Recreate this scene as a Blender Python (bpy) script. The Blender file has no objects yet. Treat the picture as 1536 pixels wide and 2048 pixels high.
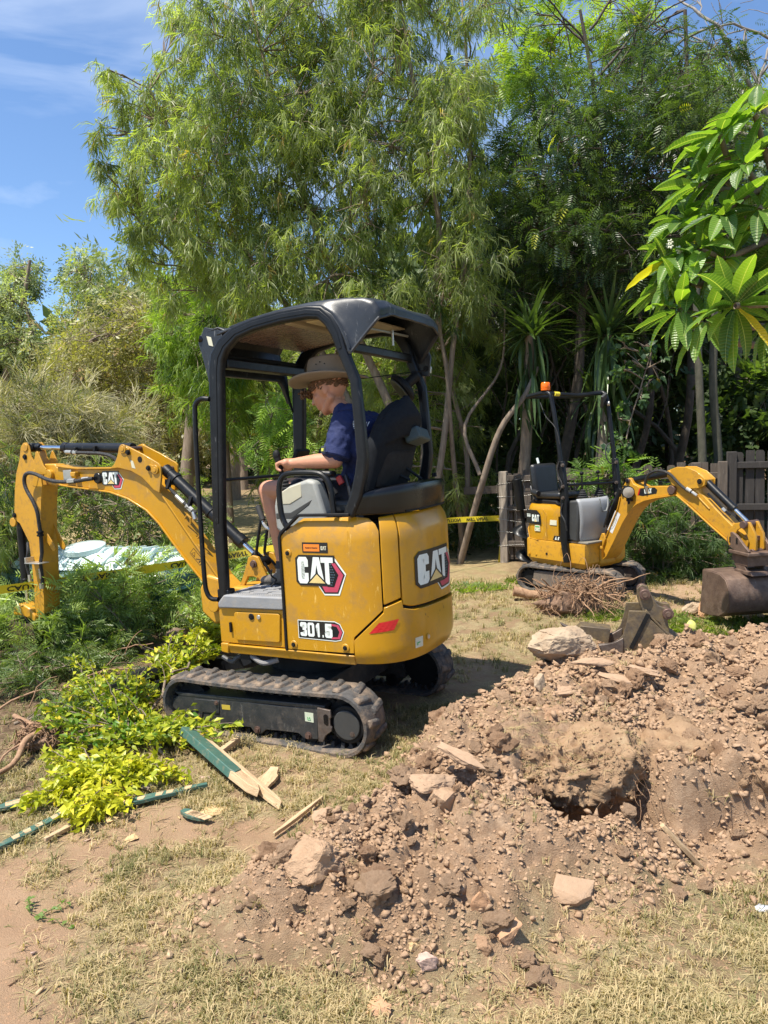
import bpy, bmesh, math, random
import numpy as np
from mathutils import Vector, Matrix
random.seed(7); RNG=np.random.default_rng(7)
sc=bpy.context.scene
C=bpy.data.collections.new('scene_objects'); sc.collection.children.link(C)
# ---------------------------------------------------------------- camera, sky, sun
FPX=1480.; PITCH=.0962; ROLL=.0352; EYE=1.70
Fv=np.array([0,math.cos(PITCH),-math.sin(PITCH)]); _U=np.array([0,math.sin(PITCH),math.cos(PITCH)]); _R=np.array([1.,0,0])
Uv=_U*math.cos(ROLL)+_R*math.sin(ROLL); Rv=_R*math.cos(ROLL)-_U*math.sin(ROLL); EYEP=np.array([0,0,EYE])
cd=bpy.data.cameras.new('camera'); cam=bpy.data.objects.new('camera',cd); C.objects.link(cam)
cam.matrix_world=Matrix(((Rv[0],Uv[0],-Fv[0],0),(Rv[1],Uv[1],-Fv[1],0),(Rv[2],Uv[2],-Fv[2],EYE),(0,0,0,1)))
cd.sensor_fit='VERTICAL'; cd.sensor_height=36; cd.sensor_width=27; cd.lens=FPX/2048*36; cd.clip_start=.05; cd.clip_end=2000
sc.camera=cam
SUNV=Vector((-.36,-.25,1)).normalized()
sl=bpy.data.lights.new('sun','SUN'); sl.energy=5.0; sl.angle=math.radians(.55); sl.color=(1,.935,.82)
so=bpy.data.objects.new('sun',sl); C.objects.link(so); so.rotation_euler=SUNV.to_track_quat('Z','Y').to_euler(); so.location=(-5,-5,15)
W=bpy.data.worlds.new('World'); sc.world=W; W.use_nodes=True; nt=W.node_tree; bgn=nt.nodes['Background']
sky=nt.nodes.new('ShaderNodeTexSky'); sky.sky_type='NISHITA'; sky.sun_disc=False
sky.sun_elevation=math.asin(SUNV.z); sky.sun_rotation=math.atan2(SUNV.x,SUNV.y); sky.air_density=1.0; sky.dust_density=.7; sky.ozone_density=2.6
tc=nt.nodes.new('ShaderNodeTexCoord'); mp=nt.nodes.new('ShaderNodeMapping'); mp.inputs['Scale'].default_value=(1.2,2.2,5.5); mp.inputs['Rotation'].default_value=(.1,.35,.5)
nz=nt.nodes.new('ShaderNodeTexNoise'); nz.inputs['Scale'].default_value=2.1; nz.inputs['Detail'].default_value=7; nz.inputs['Roughness'].default_value=.52; nz.inputs['Distortion'].default_value=.6
cr=nt.nodes.new('ShaderNodeValToRGB'); cr.color_ramp.elements[0].position=.50; cr.color_ramp.elements[1].position=.88
cr.color_ramp.elements[1].color=(.5,.5,.5,1)
mx=nt.nodes.new('ShaderNodeMixRGB'); mx.inputs[2].default_value=(9.0,9.8,11.0,1)
L=nt.links.new
L(tc.outputs['Generated'],mp.inputs[0]); L(mp.outputs[0],nz.inputs['Vector']); L(nz.outputs[0],cr.inputs[0]); L(cr.outputs[0],mx.inputs[0])
bl=nt.nodes.new('ShaderNodeMixRGB'); bl.blend_type='MULTIPLY'; bl.inputs[0].default_value=1; bl.inputs[2].default_value=(1.14,1.32,1.50,1); L(sky.outputs[0],bl.inputs[1]); L(bl.outputs[0],mx.inputs[1]); L(mx.outputs[0],bgn.inputs[0])
bgn.inputs[1].default_value=.082
sc.view_settings.view_transform='Standard'; sc.view_settings.look='None'; sc.view_settings.gamma=1; sc.view_settings.use_curve_mapping=False
sc.view_settings.exposure=.76
sc.cycles.max_bounces=7; sc.cycles.transparent_max_bounces=8
# ---------------------------------------------------------------- helpers
def ray(x,y): return (Rv*(x-768)+Uv*(1024-y)+Fv*FPX)/FPX
def at(x,y,Y):
    d=ray(x,y); return EYEP+d*(Y/d[1])
def gz(x,y,z=0.):
    d=ray(x,y); return EYEP+d*((z-EYE)/d[2])
def tag(o,label=None,cat=None,group=None,kind=None):
    for k,v in (('label',label),('category',cat),('group',group),('kind',kind)):
        if v: o[k]=v
    return o
def empty(name,M=None,loc=None,rz=0):
    o=bpy.data.objects.new(name,None); C.objects.link(o); o.empty_display_size=.2
    if M is not None: o.matrix_world=M
    if loc is not None: o.location=loc; o.rotation_euler=(0,0,rz)
    return o
def smooth_mesh(me,ang):
    me.shade_smooth()
    if ang is not None: me.set_sharp_from_angle(angle=math.radians(ang))
def rotm(rx=0,ry=0,rz=0):
    return np.array(Matrix.Rotation(rz,3,'Z')@Matrix.Rotation(ry,3,'Y')@Matrix.Rotation(rx,3,'X'))
class MB:
    def __init__(s): s.v=[]; s.f=[]; s.m=[]
    def add(s,V,F,m=0):
        o=len(s.v); s.v+= [tuple(map(float,p)) for p in V]; s.f+=[tuple(i+o for i in f) for f in F]; s.m+=[m]*len(F); return s
    def box(s,c,d,R=None,m=0,taper=1):
        V=[]
        for z in (-1,1):
            k=taper if z>0 else 1
            for x,y in ((-1,-1),(1,-1),(1,1),(-1,1)): V.append((x*d[0]/2*k,y*d[1]/2*k,z*d[2]/2))
        V=np.array(V)
        if R is not None: V=V@np.asarray(R).T
        return s.add(V+np.array(c),[(3,2,1,0),(4,5,6,7),(0,1,5,4),(1,2,6,5),(2,3,7,6),(3,0,4,7)],m)
    def prism(s,poly,y0,y1,m=0,ax='xz'):
        n=len(poly)
        if ax=='xz': A=[(x,y0,z) for x,z in poly]; B=[(x,y1,z) for x,z in poly]
        elif ax=='xy': A=[(x,z,y0) for x,z in poly]; B=[(x,z,y1) for x,z in poly]
        else: A=[(y0,x,z) for x,z in poly]; B=[(y1,x,z) for x,z in poly]
        F=[tuple(range(n))[::-1],tuple(range(n,2*n))]+[(i,(i+1)%n,n+(i+1)%n,n+i) for i in range(n)]
        return s.add(A+B,F,m)
    def tube(s,P,r,n=8,m=0,cap=True,sq=None,up=(0,1,0),closed=False):
        """swept section; sq=(w,h): rectangular (w along 'up' vector, h across)"""
        P=np.array(P,float); k=len(P); R=np.broadcast_to(np.asarray(r,float),(k,)) if sq is None else None
        V=[]
        prev=None
        for i in range(k):
            if closed: t=P[(i+1)%k]-P[i-1]
            else: t=P[min(i+1,k-1)]-P[max(i-1,0)]
            t=t/(np.linalg.norm(t)+1e-9)
            if sq is not None:
                a=np.array(up,float); a=a-t*(a@t); a/=np.linalg.norm(a)+1e-9
            elif prev is None:
                a=np.array((0,0,1.)) if abs(t[2])<.9 else np.array((1.,0,0)); a=a-t*(a@t); a/=np.linalg.norm(a)
            else: a=prev-t*(prev@t); a/=np.linalg.norm(a)+1e-9
            prev=a; b=np.cross(t,a)
            if sq is not None:
                w,h=(sq[i] if isinstance(sq[0],(tuple,list)) else sq)
                for p,q in ((-1,-1),(1,-1),(1,1),(-1,1)): V.append(P[i]+a*p*w/2+b*q*h/2)
            else:
                for j in range(n):
                    an=2*math.pi*j/n; V.append(P[i]+(a*math.cos(an)+b*math.sin(an))*R[i])
        if sq is not None: n=4
        F=[]
        for i in range(k if closed else k-1):
            i2=(i+1)%k
            for j in range(n): F.append((i*n+j,i*n+(j+1)%n,i2*n+(j+1)%n,i2*n+j))
        if cap and not closed: F+=[tuple(range(n))[::-1],tuple((k-1)*n+j for j in range(n))]
        return s.add(V,F,m)
    def cyl(s,a,b,r,n=14,m=0,r2=None): return s.tube([a,b],[r,r if r2 is None else r2],n,m)
    def lathe(s,prof,c,R=None,n=16,m=0):
        V=[];k=len(prof)
        for r,z in prof:
            for j in range(n): an=2*math.pi*j/n; V.append((r*math.cos(an),r*math.sin(an),z))
        V=np.array(V)
        if R is not None: V=V@np.asarray(R).T
        F=[(i*n+j,i*n+(j+1)%n,(i+1)*n+(j+1)%n,(i+1)*n+j) for i in range(k-1) for j in range(n)]
        F+=[tuple(range(n))[::-1],tuple((k-1)*n+j for j in range(n))]
        return s.add(V+np.array(c),F,m)
    def ball(s,c,r,nu=12,nv=8,R=None,m=0):
        r=np.broadcast_to(np.asarray(r,float),(3,)); V=[(0,0,-1)]
        for i in range(1,nv):
            t=-math.pi/2+math.pi*i/nv
            for j in range(nu): a=2*math.pi*j/nu; V.append((math.cos(t)*math.cos(a),math.cos(t)*math.sin(a),math.sin(t)))
        V.append((0,0,1)); V=np.array(V)*r
        if R is not None: V=V@np.asarray(R).T
        F=[(0,1+(j+1)%nu,1+j) for j in range(nu)]
        for i in range(nv-2):
            for j in range(nu): F.append((1+i*nu+j,1+i*nu+(j+1)%nu,1+(i+1)*nu+(j+1)%nu,1+(i+1)*nu+j))
        e=len(V)-1; F+=[(e,e-nu+j,e-nu+(j+1)%nu) for j in range(nu)]
        return s.add(V+np.array(c),F,m)
    def cap(s,a,b,r1,r2,n=12,m=0):
        """tapered capsule"""
        a=np.array(a,float); b=np.array(b,float); t=b-a; L_=np.linalg.norm(t); t/=L_+1e-9
        P=[];Rr=[]
        for k in (85,60,30): P.append(a-t*r1*math.sin(math.radians(k))); Rr.append(r1*math.cos(math.radians(k)))
        P+= [a,b]; Rr+=[r1,r2]
        for k in (30,60,85): P.append(b+t*r2*math.sin(math.radians(k))); Rr.append(r2*math.cos(math.radians(k)))
        return s.tube(P,Rr,n,m)
    def grid(s,fn,nu,nv,m=0,close_u=False):
        V=[fn(i/nu,j/nv) for i in range(nu+1) for j in range(nv+1)]
        return s.add(V,[(i*(nv+1)+j,(i+1)*(nv+1)+j,(i+1)*(nv+1)+j+1,i*(nv+1)+j+1) for i in range(nu) for j in range(nv)],m)
    def build(s,name,mats,parent=None,bevel=0,ang=35,seg=2,recalc=True,solid=0,weld=False,link=True):
        me=bpy.data.meshes.new(name); me.from_pydata(s.v,[],s.f)
        mats=mats if isinstance(mats,(list,tuple)) else [mats]
        for mm in mats: me.materials.append(mm)
        if len(mats)>1: me.polygons.foreach_set('material_index',s.m)
        if recalc or weld:
            bm=bmesh.new(); bm.from_mesh(me)
            if weld: bmesh.ops.remove_doubles(bm,verts=bm.verts,dist=1e-5)
            bmesh.ops.recalc_face_normals(bm,faces=bm.faces); bm.to_mesh(me); bm.free()
        if bevel==0: smooth_mesh(me,ang)
        o=bpy.data.objects.new(name,me); C.objects.link(o)
        if parent: o.parent=parent
        if solid: md=o.modifiers.new('solid','SOLIDIFY'); md.thickness=solid; md.offset=-1
        if bevel:
            smooth_mesh(me,ang)
            md=o.modifiers.new('bevel','BEVEL'); md.width=bevel; md.segments=seg; md.limit_method='ANGLE'; md.angle_limit=math.radians(32); md.harden_normals=False
        return o
def bez(P,n=12,closed=False):
    """catmull-rom through points"""
    P=[np.array(p,float) for p in P]; k=len(P); out=[]
    for i in range(k-1 if not closed else k):
        a=P[i-1] if (i>0 or closed) else P[0]*2-P[1]; b=P[i]; c=P[(i+1)%k]; d=P[(i+2)%k] if (i+2<k or closed) else c*2-b
        for j in range(n):
            t=j/n; out.append(.5*((2*b)+(-a+c)*t+(2*a-5*b+4*c-d)*t*t+(-a+3*b-3*c+d)*t**3))
    if not closed: out.append(P[-1])
    return out
def np_mesh(name,V,F,mats,parent=None,attrs=None,smooth=False,mi=None):
    """V (n,3), F (m,k) uniform"""
    me=bpy.data.meshes.new(name); V=np.ascontiguousarray(V,dtype=np.float32); F=np.ascontiguousarray(F,dtype=np.int32)
    m,k=F.shape
    me.vertices.add(len(V)); me.vertices.foreach_set('co',V.ravel())
    me.loops.add(m*k); me.loops.foreach_set('vertex_index',F.ravel())
    me.polygons.add(m); me.polygons.foreach_set('loop_start',np.arange(0,m*k,k,dtype=np.int32))
    try: me.polygons.foreach_set('loop_total',np.full(m,k,dtype=np.int32))
    except Exception: pass
    for mm in (mats if isinstance(mats,(list,tuple)) else [mats]): me.materials.append(mm)
    if mi is not None: me.polygons.foreach_set('material_index',np.asarray(mi,dtype=np.int32))
    me.update(calc_edges=True); me.validate()
    for an,av in (attrs or {}).items():
        at_=me.attributes.new(an,'FLOAT','POINT'); at_.data.foreach_set('value',np.asarray(av,dtype=np.float32))
    if smooth: me.shade_smooth()
    o=bpy.data.objects.new(name,me); C.objects.link(o)
    if parent: o.parent=parent
    return o
# numpy gradient noise
_perm=np.random.default_rng(3).permutation(4096); _ga=np.random.default_rng(4).uniform(0,2*math.pi,4096)
def pn(x,y,seed=0):
    x=np.asarray(x,float)+seed*17.31; y=np.asarray(y,float)+seed*9.77
    xi=np.floor(x).astype(int); yi=np.floor(y).astype(int); xf=x-xi; yf=y-yi
    def g(ix,iy,dx,dy):
        a=_ga[_perm[(_perm[ix&4095]+iy)&4095]]; return np.cos(a)*dx+np.sin(a)*dy
    u=xf**3*(xf*(xf*6-15)+10); v=yf**3*(yf*(yf*6-15)+10)
    n0=g(xi,yi,xf,yf)*(1-u)+g(xi+1,yi,xf-1,yf)*u; n1=g(xi,yi+1,xf,yf-1)*(1-u)+g(xi+1,yi+1,xf-1,yf-1)*u
    return (n0*(1-v)+n1*v)*1.4
def fbm(x,y,o=4,seed=0,gain=.5):
    s=0;a=1.
    for i in range(o): s=s+a*pn(x*2**i,y*2**i,seed+i*3); a*=gain
    return s
_wr=np.random.default_rng(12).random((4096,3))
def domes(x,y,seed=0):
    """rounded lumps, one per cell, of random size"""
    x=np.asarray(x,float)+seed*5.7; y=np.asarray(y,float)+seed*3.3; xi=np.floor(x).astype(int); yi=np.floor(y).astype(int); best=np.zeros(x.shape)
    for dx in (-1,0,1):
        for dy in (-1,0,1):
            cx=xi+dx; cy=yi+dy; q=_wr[_perm[(_perm[cx&4095]+cy)&4095]]; r=.35+.5*q[...,2]**1.5; d2=((cx+q[...,0]-x)**2+(cy+q[...,1]-y)**2)/(r*r); best=np.maximum(best,np.sqrt(np.clip(1-d2,0,1))*r*(.3+.9*q[...,2]))
    return best
_v3=np.random.default_rng(15).uniform(-1,1,4096)
def vn3(P,f,seed=0):
    P=P*f+seed*7.13+50; I=np.floor(P).astype(int); t=P-I; t=t*t*(3-2*t); s=0
    for a in (0,1):
        for b in (0,1):
            for c in (0,1):
                w=(t[:,0] if a else 1-t[:,0])*(t[:,1] if b else 1-t[:,1])*(t[:,2] if c else 1-t[:,2])
                s=s+w*_v3[_perm[(_perm[(_perm[(I[:,0]+a)&4095]+I[:,1]+b)&4095]+I[:,2]+c)&4095]]
    return s
def ss(a,b,x):
    t=np.clip((x-a)/(b-a),0,1); return t*t*(3-2*t)
# ---------------------------------------------------------------- materials
def _n(nt,t,**k):
    n=nt.nodes.new(t)
    for a,b in k.items(): n.inputs[a].default_value=b
    return n
def mat(name,col,rough=.6,metal=0,col2=None,scale=6,bump=0,bscale=60,dirt=None,coat=0,spec=.5,stretch=None,wear=None):
    m=bpy.data.materials.new(name); m.use_nodes=True; nt=m.node_tree; b=nt.nodes['Principled BSDF']; L=nt.links.new
    b.inputs['Roughness'].default_value=rough; b.inputs['Metallic'].default_value=metal; b.inputs['Specular IOR Level'].default_value=spec
    if coat: b.inputs['Coat Weight'].default_value=coat; b.inputs['Coat Roughness'].default_value=.12
    tc=nt.nodes.new('ShaderNodeTexCoord'); src=tc.outputs['Object']
    if stretch:
        mp=nt.nodes.new('ShaderNodeMapping'); mp.inputs['Scale'].default_value=stretch; L(src,mp.inputs[0]); src=mp.outputs[0]
    def noise(s,d=5,r=.6):
        n=_n(nt,'ShaderNodeTexNoise',Scale=s,Detail=d,Roughness=r); L(src,n.inputs['Vector']); return n.outputs[0]
    def ramp(f,a,c,lo=0,hi=1):
        r=nt.nodes.new('ShaderNodeValToRGB'); r.color_ramp.elements[0].position=a; r.color_ramp.elements[1].position=c
        r.color_ramp.elements[0].color=(lo,lo,lo,1); r.color_ramp.elements[1].color=(hi,hi,hi,1); L(f,r.inputs[0]); return r.outputs[0]
    def mix(f,a,c):
        x=nt.nodes.new('ShaderNodeMixRGB'); L(f,x.inputs[0])
        for i,q in ((1,a),(2,c)):
            if isinstance(q,tuple): x.inputs[i].default_value=(*q,1)
            else: L(q,x.inputs[i])
        return x.outputs[0]
    c2=col2 or tuple(q*.8 for q in col)
    out=mix(ramp(noise(scale),.35,.68),col,c2)
    if dirt:
        dc,amt,dsc=dirt; out=mix(ramp(noise(dsc,8,.7),.62-amt*.25,.80-amt*.12,0,min(1,amt*1.6)),out,dc)
    if wear:
        wc,amt,wsc=wear
        n=_n(nt,'ShaderNodeTexNoise',Scale=wsc,Detail=9,Roughness=.75); mp2=nt.nodes.new('ShaderNodeMapping'); mp2.inputs['Scale'].default_value=(1,1,.25); mp2.inputs['Rotation'].default_value=(0,.6,0)
        L(tc.outputs['Object'],mp2.inputs[0]); L(mp2.outputs[0],n.inputs['Vector']); out=mix(ramp(n.outputs[0],.64-amt*.06,.70,0,.85),out,wc)
    L(out,b.inputs['Base Color'])
    rr=nt.nodes.new('ShaderNodeMapRange'); rr.inputs['To Min'].default_value=max(.03,rough-.10); rr.inputs['To Max'].default_value=min(1,rough+.14)
    L(noise(scale*2.3,6,.7),rr.inputs[0]); L(rr.outputs[0],b.inputs['Roughness'])
    if bump:
        bp=_n(nt,'ShaderNodeBump',Strength=min(1,bump),Distance=.01*max(1,bump)); L(noise(bscale,7,.65),bp.inputs['Height']); L(bp.outputs[0],b.inputs['Normal'])
    return m
def leafmat(name,dark,light,odd=(.30,.20,.06),trans=.45,rough=.45,tr_boost=1.5):
    """dark..light chosen by the per-leaf 'tint' attribute"""
    m=bpy.data.materials.new(name); m.use_nodes=True; nt=m.node_tree; L=nt.links.new; nt.nodes.remove(nt.nodes['Principled BSDF']); out=nt.nodes['Material Output']
    a=nt.nodes.new('ShaderNodeAttribute'); a.attribute_name='tint'
    r=nt.nodes.new('ShaderNodeValToRGB'); e=r.color_ramp.elements; e[0].position=0; e[0].color=(*dark,1); e[1].position=.93; e[1].color=(*light,1)
    x=e.new(1.0); x.color=(*odd,1); L(a.outputs['Fac'],r.inputs[0])
    p=_n(nt,'ShaderNodeBsdfPrincipled',Roughness=rough); p.inputs['Specular IOR Level'].default_value=.35; L(r.outputs[0],p.inputs['Base Color'])
    t=nt.nodes.new('ShaderNodeBsdfTranslucent'); g=nt.nodes.new('ShaderNodeMixRGB'); g.blend_type='MULTIPLY'; g.inputs[0].default_value=1; g.inputs[2].default_value=(1.25*tr_boost,1.4*tr_boost,.35*tr_boost,1)
    L(r.outputs[0],g.inputs[1]); L(g.outputs[0],t.inputs[0])
    ms=nt.nodes.new('ShaderNodeMixShader'); ms.inputs[0].default_value=trans; L(p.outputs[0],ms.inputs[1]); L(t.outputs[0],ms.inputs[2]); L(ms.outputs[0],out.inputs[0])
    return m
YEL=mat('cat_yellow_paint',(.50,.25,.006),.38,col2=(.455,.222,.005),scale=3,dirt=((.27,.165,.065),.5,7),coat=.2,bump=.12,bscale=9,wear=((.80,.52,.14),.6,26))
YEL2=mat('worn_yellow_paint',(.54,.275,.015),.48,col2=(.48,.235,.015),scale=3,dirt=((.16,.09,.045),.42,22),coat=.1,bump=.15,bscale=30,wear=((.35,.2,.08),.7,30))
YELR=mat('rear_yellow_paint',(.50,.25,.006),.30,col2=(.455,.222,.005),scale=3,dirt=((.26,.155,.06),.42,7),coat=.25,bump=.05,bscale=9)
BLK=mat('black_steel_paint',(.005,.0055,.007),.38,spec=.3,col2=(.011,.012,.014),scale=8,coat=.03,bump=.08,bscale=40,dirt=((.08,.07,.058),.14,30),wear=((.09,.09,.09),.5,40))
BLKM=mat('matt_black',(.007,.007,.008),.6,spec=.25,col2=(.013,.013,.013),scale=10,bump=.1,dirt=((.09,.075,.06),.15,20))
GLOSSB=mat('gloss_black_plastic',(.005,.005,.006),.22,spec=.35,col2=(.007,.007,.008),scale=4,coat=.08)
ROOF=mat('scuffed_roof_skin',(.016,.018,.022),.36,col2=(.026,.029,.034),scale=7,bump=.1,bscale=22,dirt=((.16,.15,.13),.16,34),wear=((.22,.22,.22),.8,36))
RUB=mat('track_rubber',(.055,.053,.051),.8,spec=.2,col2=(.095,.090,.085),scale=18,bump=.6,bscale=60,dirt=((.30,.215,.145),.68,8))
RUBD=mat('dark_rubber',(.025,.025,.026),.7,bump=.2,bscale=50,dirt=((.14,.11,.08),.2,18))
DSTEEL=mat('dirty_track_frame',(.020,.022,.024),.5,col2=(.045,.043,.04),scale=12,bump=.25,bscale=35,dirt=((.16,.13,.10),.34,14),wear=((.20,.19,.17),.9,30))
STEEL=mat('worn_steel',(.16,.13,.11),.5,metal=.5,col2=(.09,.07,.06),scale=22,bump=.25,dirt=((.2,.11,.06),.35,30))
RUST=mat('rusty_bucket_steel',(.19,.125,.09),.55,metal=.3,col2=(.11,.07,.052),scale=11,bump=.35,bscale=60,dirt=((.26,.19,.14),.4,18),wear=((.30,.25,.21),.6,26))
DBUCK=mat('dark_bucket_steel',(.10,.078,.058),.5,metal=.25,col2=(.20,.145,.075),scale=14,bump=.3,bscale=60,dirt=((.22,.16,.10),.35,18),wear=((.25,.22,.19),.5,26))
CHR=mat('chrome_rod',(.75,.76,.78),.12,metal=1,scale=4)
ZINC=mat('zinc_fitting',(.55,.54,.50),.35,metal=.8,scale=30)
BOLT=mat('rusty_bolt',(.16,.10,.08),.5,metal=.5,scale=30)
HOSE=mat('black_hose',(.02,.02,.021),.55,bump=.6,bscale=220,dirt=((.16,.13,.1),.3,40))
GREYP=mat('grey_step_plastic',(.22,.225,.235),.6,col2=(.27,.27,.27),scale=10,bump=.2,bscale=90,dirt=((.36,.30,.23),.34,18))
GREYD=mat('dark_grey_plastic',(.045,.046,.045),.5,bump=.1,dirt=((.16,.14,.12),.2,20))
POD=mat('console_grey_plastic',(.30,.31,.29),.5,col2=(.26,.265,.25),scale=8,bump=.1,bscale=90,dirt=((.38,.34,.27),.3,24))
POD2=mat('console_cream_plastic',(.52,.49,.36),.5,col2=(.47,.44,.33),scale=8,bump=.08,bscale=90)
VINYL=mat('black_seat_vinyl',(.014,.015,.016),.36,col2=(.02,.02,.022),scale=8,bump=.2,bscale=30)
FABR=mat('charcoal_seat_cloth',(.012,.0135,.017),.9,spec=.15,col2=(.016,.018,.021),scale=30,bump=.25,bscale=260)
FABR2=mat('brown_grey_seat_cloth',(.026,.023,.022),.9,spec=.15,col2=(.033,.03,.028),scale=30,bump=.25,bscale=260)
MAG=mat('decal_magenta',(.50,.055,.11),.4,col2=(.42,.045,.09),scale=12)
DWHITE=mat('decal_white',(.74,.78,.72),.4,col2=(.66,.73,.68),scale=5)
DYEL=mat('decal_triangle',(.62,.47,.17),.4,col2=(.7,.55,.24),scale=12)
DBLK=mat('decal_black',(.012,.013,.015),.35)
DORG=mat('decal_orange',(.80,.22,.02),.45)
DRED=mat('reflector_red',(.60,.012,.018),.3,coat=.3)
DCREAM=mat('label_cream',(.66,.64,.48),.5)
DGRN=mat('label_green',(.10,.42,.12),.5)
CREAM=mat('roof_liner',(.34,.28,.19),.6,col2=(.28,.23,.16),scale=5)
SKYL=mat('tinted_roof_window',(.17,.115,.10),.25,col2=(.25,.175,.145),scale=5,coat=.3,stretch=(1,6,1),wear=((.3,.24,.22),.5,30))
# ---------------------------------------------------------------- ground
MOUND=[(-0.85,2.6),(-0.6,2.2),(-0.25,2.15),(0.10,2.05),(0.36,2.22),(0.80,2.42),(1.3,2.62),(2.1,2.85),(3.2,3.3),(4.1,4.1),(3.9,5.4),(2.95,5.6),(1.9,5.5),(1.35,5.05),(0.95,4.70),(0.53,4.22),(0.16,4.05),(-0.02,3.64),(-0.30,2.98),(-0.62,2.75)]
def polydist(x,y,poly):
    """signed distance, positive inside"""
    x=np.asarray(x,float); y=np.asarray(y,float); d=np.full(x.shape,1e9); ins=np.zeros(x.shape,bool); n=len(poly)
    for i in range(n):
        x0,y0=poly[i]; x1,y1=poly[(i+1)%n]; ex,ey=x1-x0,y1-y0
        t=np.clip(((x-x0)*ex+(y-y0)*ey)/(ex*ex+ey*ey),0,1); d=np.minimum(d,np.hypot(x-x0-t*ex,y-y0-t*ey))
        c=((y0>y)!=(y1>y))&(x<(x1-x0)*(y-y0)/(y1-y0+1e-12)+x0); ins^=c
    return np.where(ins,d,-d)
GA=[(0.05,3.02,.19,.34),(-.40,2.62,.09,.2),(1.1,4.35,.17,.40),(1.8,4.35,.15,.55),(2.9,4.5,.13,.6),(1.7,3.75,.14,.5),(.72,3.42,.13,.30),(.35,2.45,.07,.35),(2.4,3.9,.12,.5),(.5,3.9,.1,.3)]
def bank_y(x): return 3.22+.16*np.sin(x*2.3+1.2)+.05*np.sin(x*9)
def hsoil(x,y):
    d=polydist(x,y,MOUND)+.10*pn(x*3.1,y*3.1,5)
    return ss(-.02,.30,d),d
def h(x,y):
    x=np.asarray(x,float); y=np.asarray(y,float)
    z=.030*fbm(x*.7,y*.7,3,1)+.008*fbm(x*4,y*4,3,2)
    z=z*ss(0,1.2,np.hypot(x+.45,(y-4.7)*.8)+.25)
    m,d=hsoil(x,y)
    s=.055+0*x
    for gx,gy,ga,gs in GA: s=s+ga*np.exp(-((x-gx)**2+(y-gy)**2)/(2*gs*gs))
    s=s+.055*fbm(x*2.2,y*2.2,3,11)+.034*fbm(x*6.5,y*6.5,3,12)+.018*np.abs(fbm(x*17,y*17,3,13))
    s=np.maximum(s,.01)+.085*domes(x*5.2,y*5.2,1)*ss(-.3,.3,fbm(x*1.6,y*1.6,2,44))+.042*domes(x*12,y*12,2)+.024*domes(x*26,y*26,3)+.010*domes(x*48,y*48,4)+.034*(.4-np.abs(pn(x*8,y*8,61)))+.026*(.4-np.abs(pn(x*19,y*19,62)))+.013*(.4-np.abs(pn(x*41,y*41,63)))
    # step of the dug edge and the hole under the sod slab
    bk=ss(-.035,.035,y-bank_y(x)); rx=ss(.45,.62,x)*(1-ss(2.6,3.2,x)); near=ss(-1.0,-.05,y-bank_y(x))
    s=s-rx*(1-bk)*near*.19*ss(.9,1.4,x)+.05*rx*bk*ss(.5,.0,y-bank_y(x))
    s=s-.40*np.exp(-(((x-.88)/.27)**2+((y-3.08)/.20)**2)**2)
    z=z+m*s
    # shallow scrape at right behind the heap and under machine
    z=z-.05*ss(0,.4,polydist(x,y,[(2.1,7.0),(2.9,6.7),(4.3,8.0),(3.0,8.1)]))
    # bare dusty patch bottom left, slightly lower
    # ground falls away gently under the far trees, rises far behind
    z=z+.012*np.clip(y-11,0,30)+.0*x
    z=z+ss(5.0,6.5,y)*ss(-1.2,-2.2,x)*.05
    return z
def hit(px,py,dz=0):
    d=ray(px,py); t0=.5; ts=np.linspace(1.2,60,2400); P=EYEP[None]+d[None]*ts[:,None]
    below=P[:,2]-dz<h(P[:,0],P[:,1]); i=int(np.argmax(below)) if below.any() else len(ts)-1
    a,b=ts[max(i-1,0)],ts[i]
    for _ in range(18):
        mth=(a+b)/2; p=EYEP+d*mth
        if p[2]-dz<float(h(p[0],p[1])): b=mth
        else: a=mth
    p=EYEP+d*b; return np.array([p[0],p[1],float(h(p[0],p[1]))])
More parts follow.
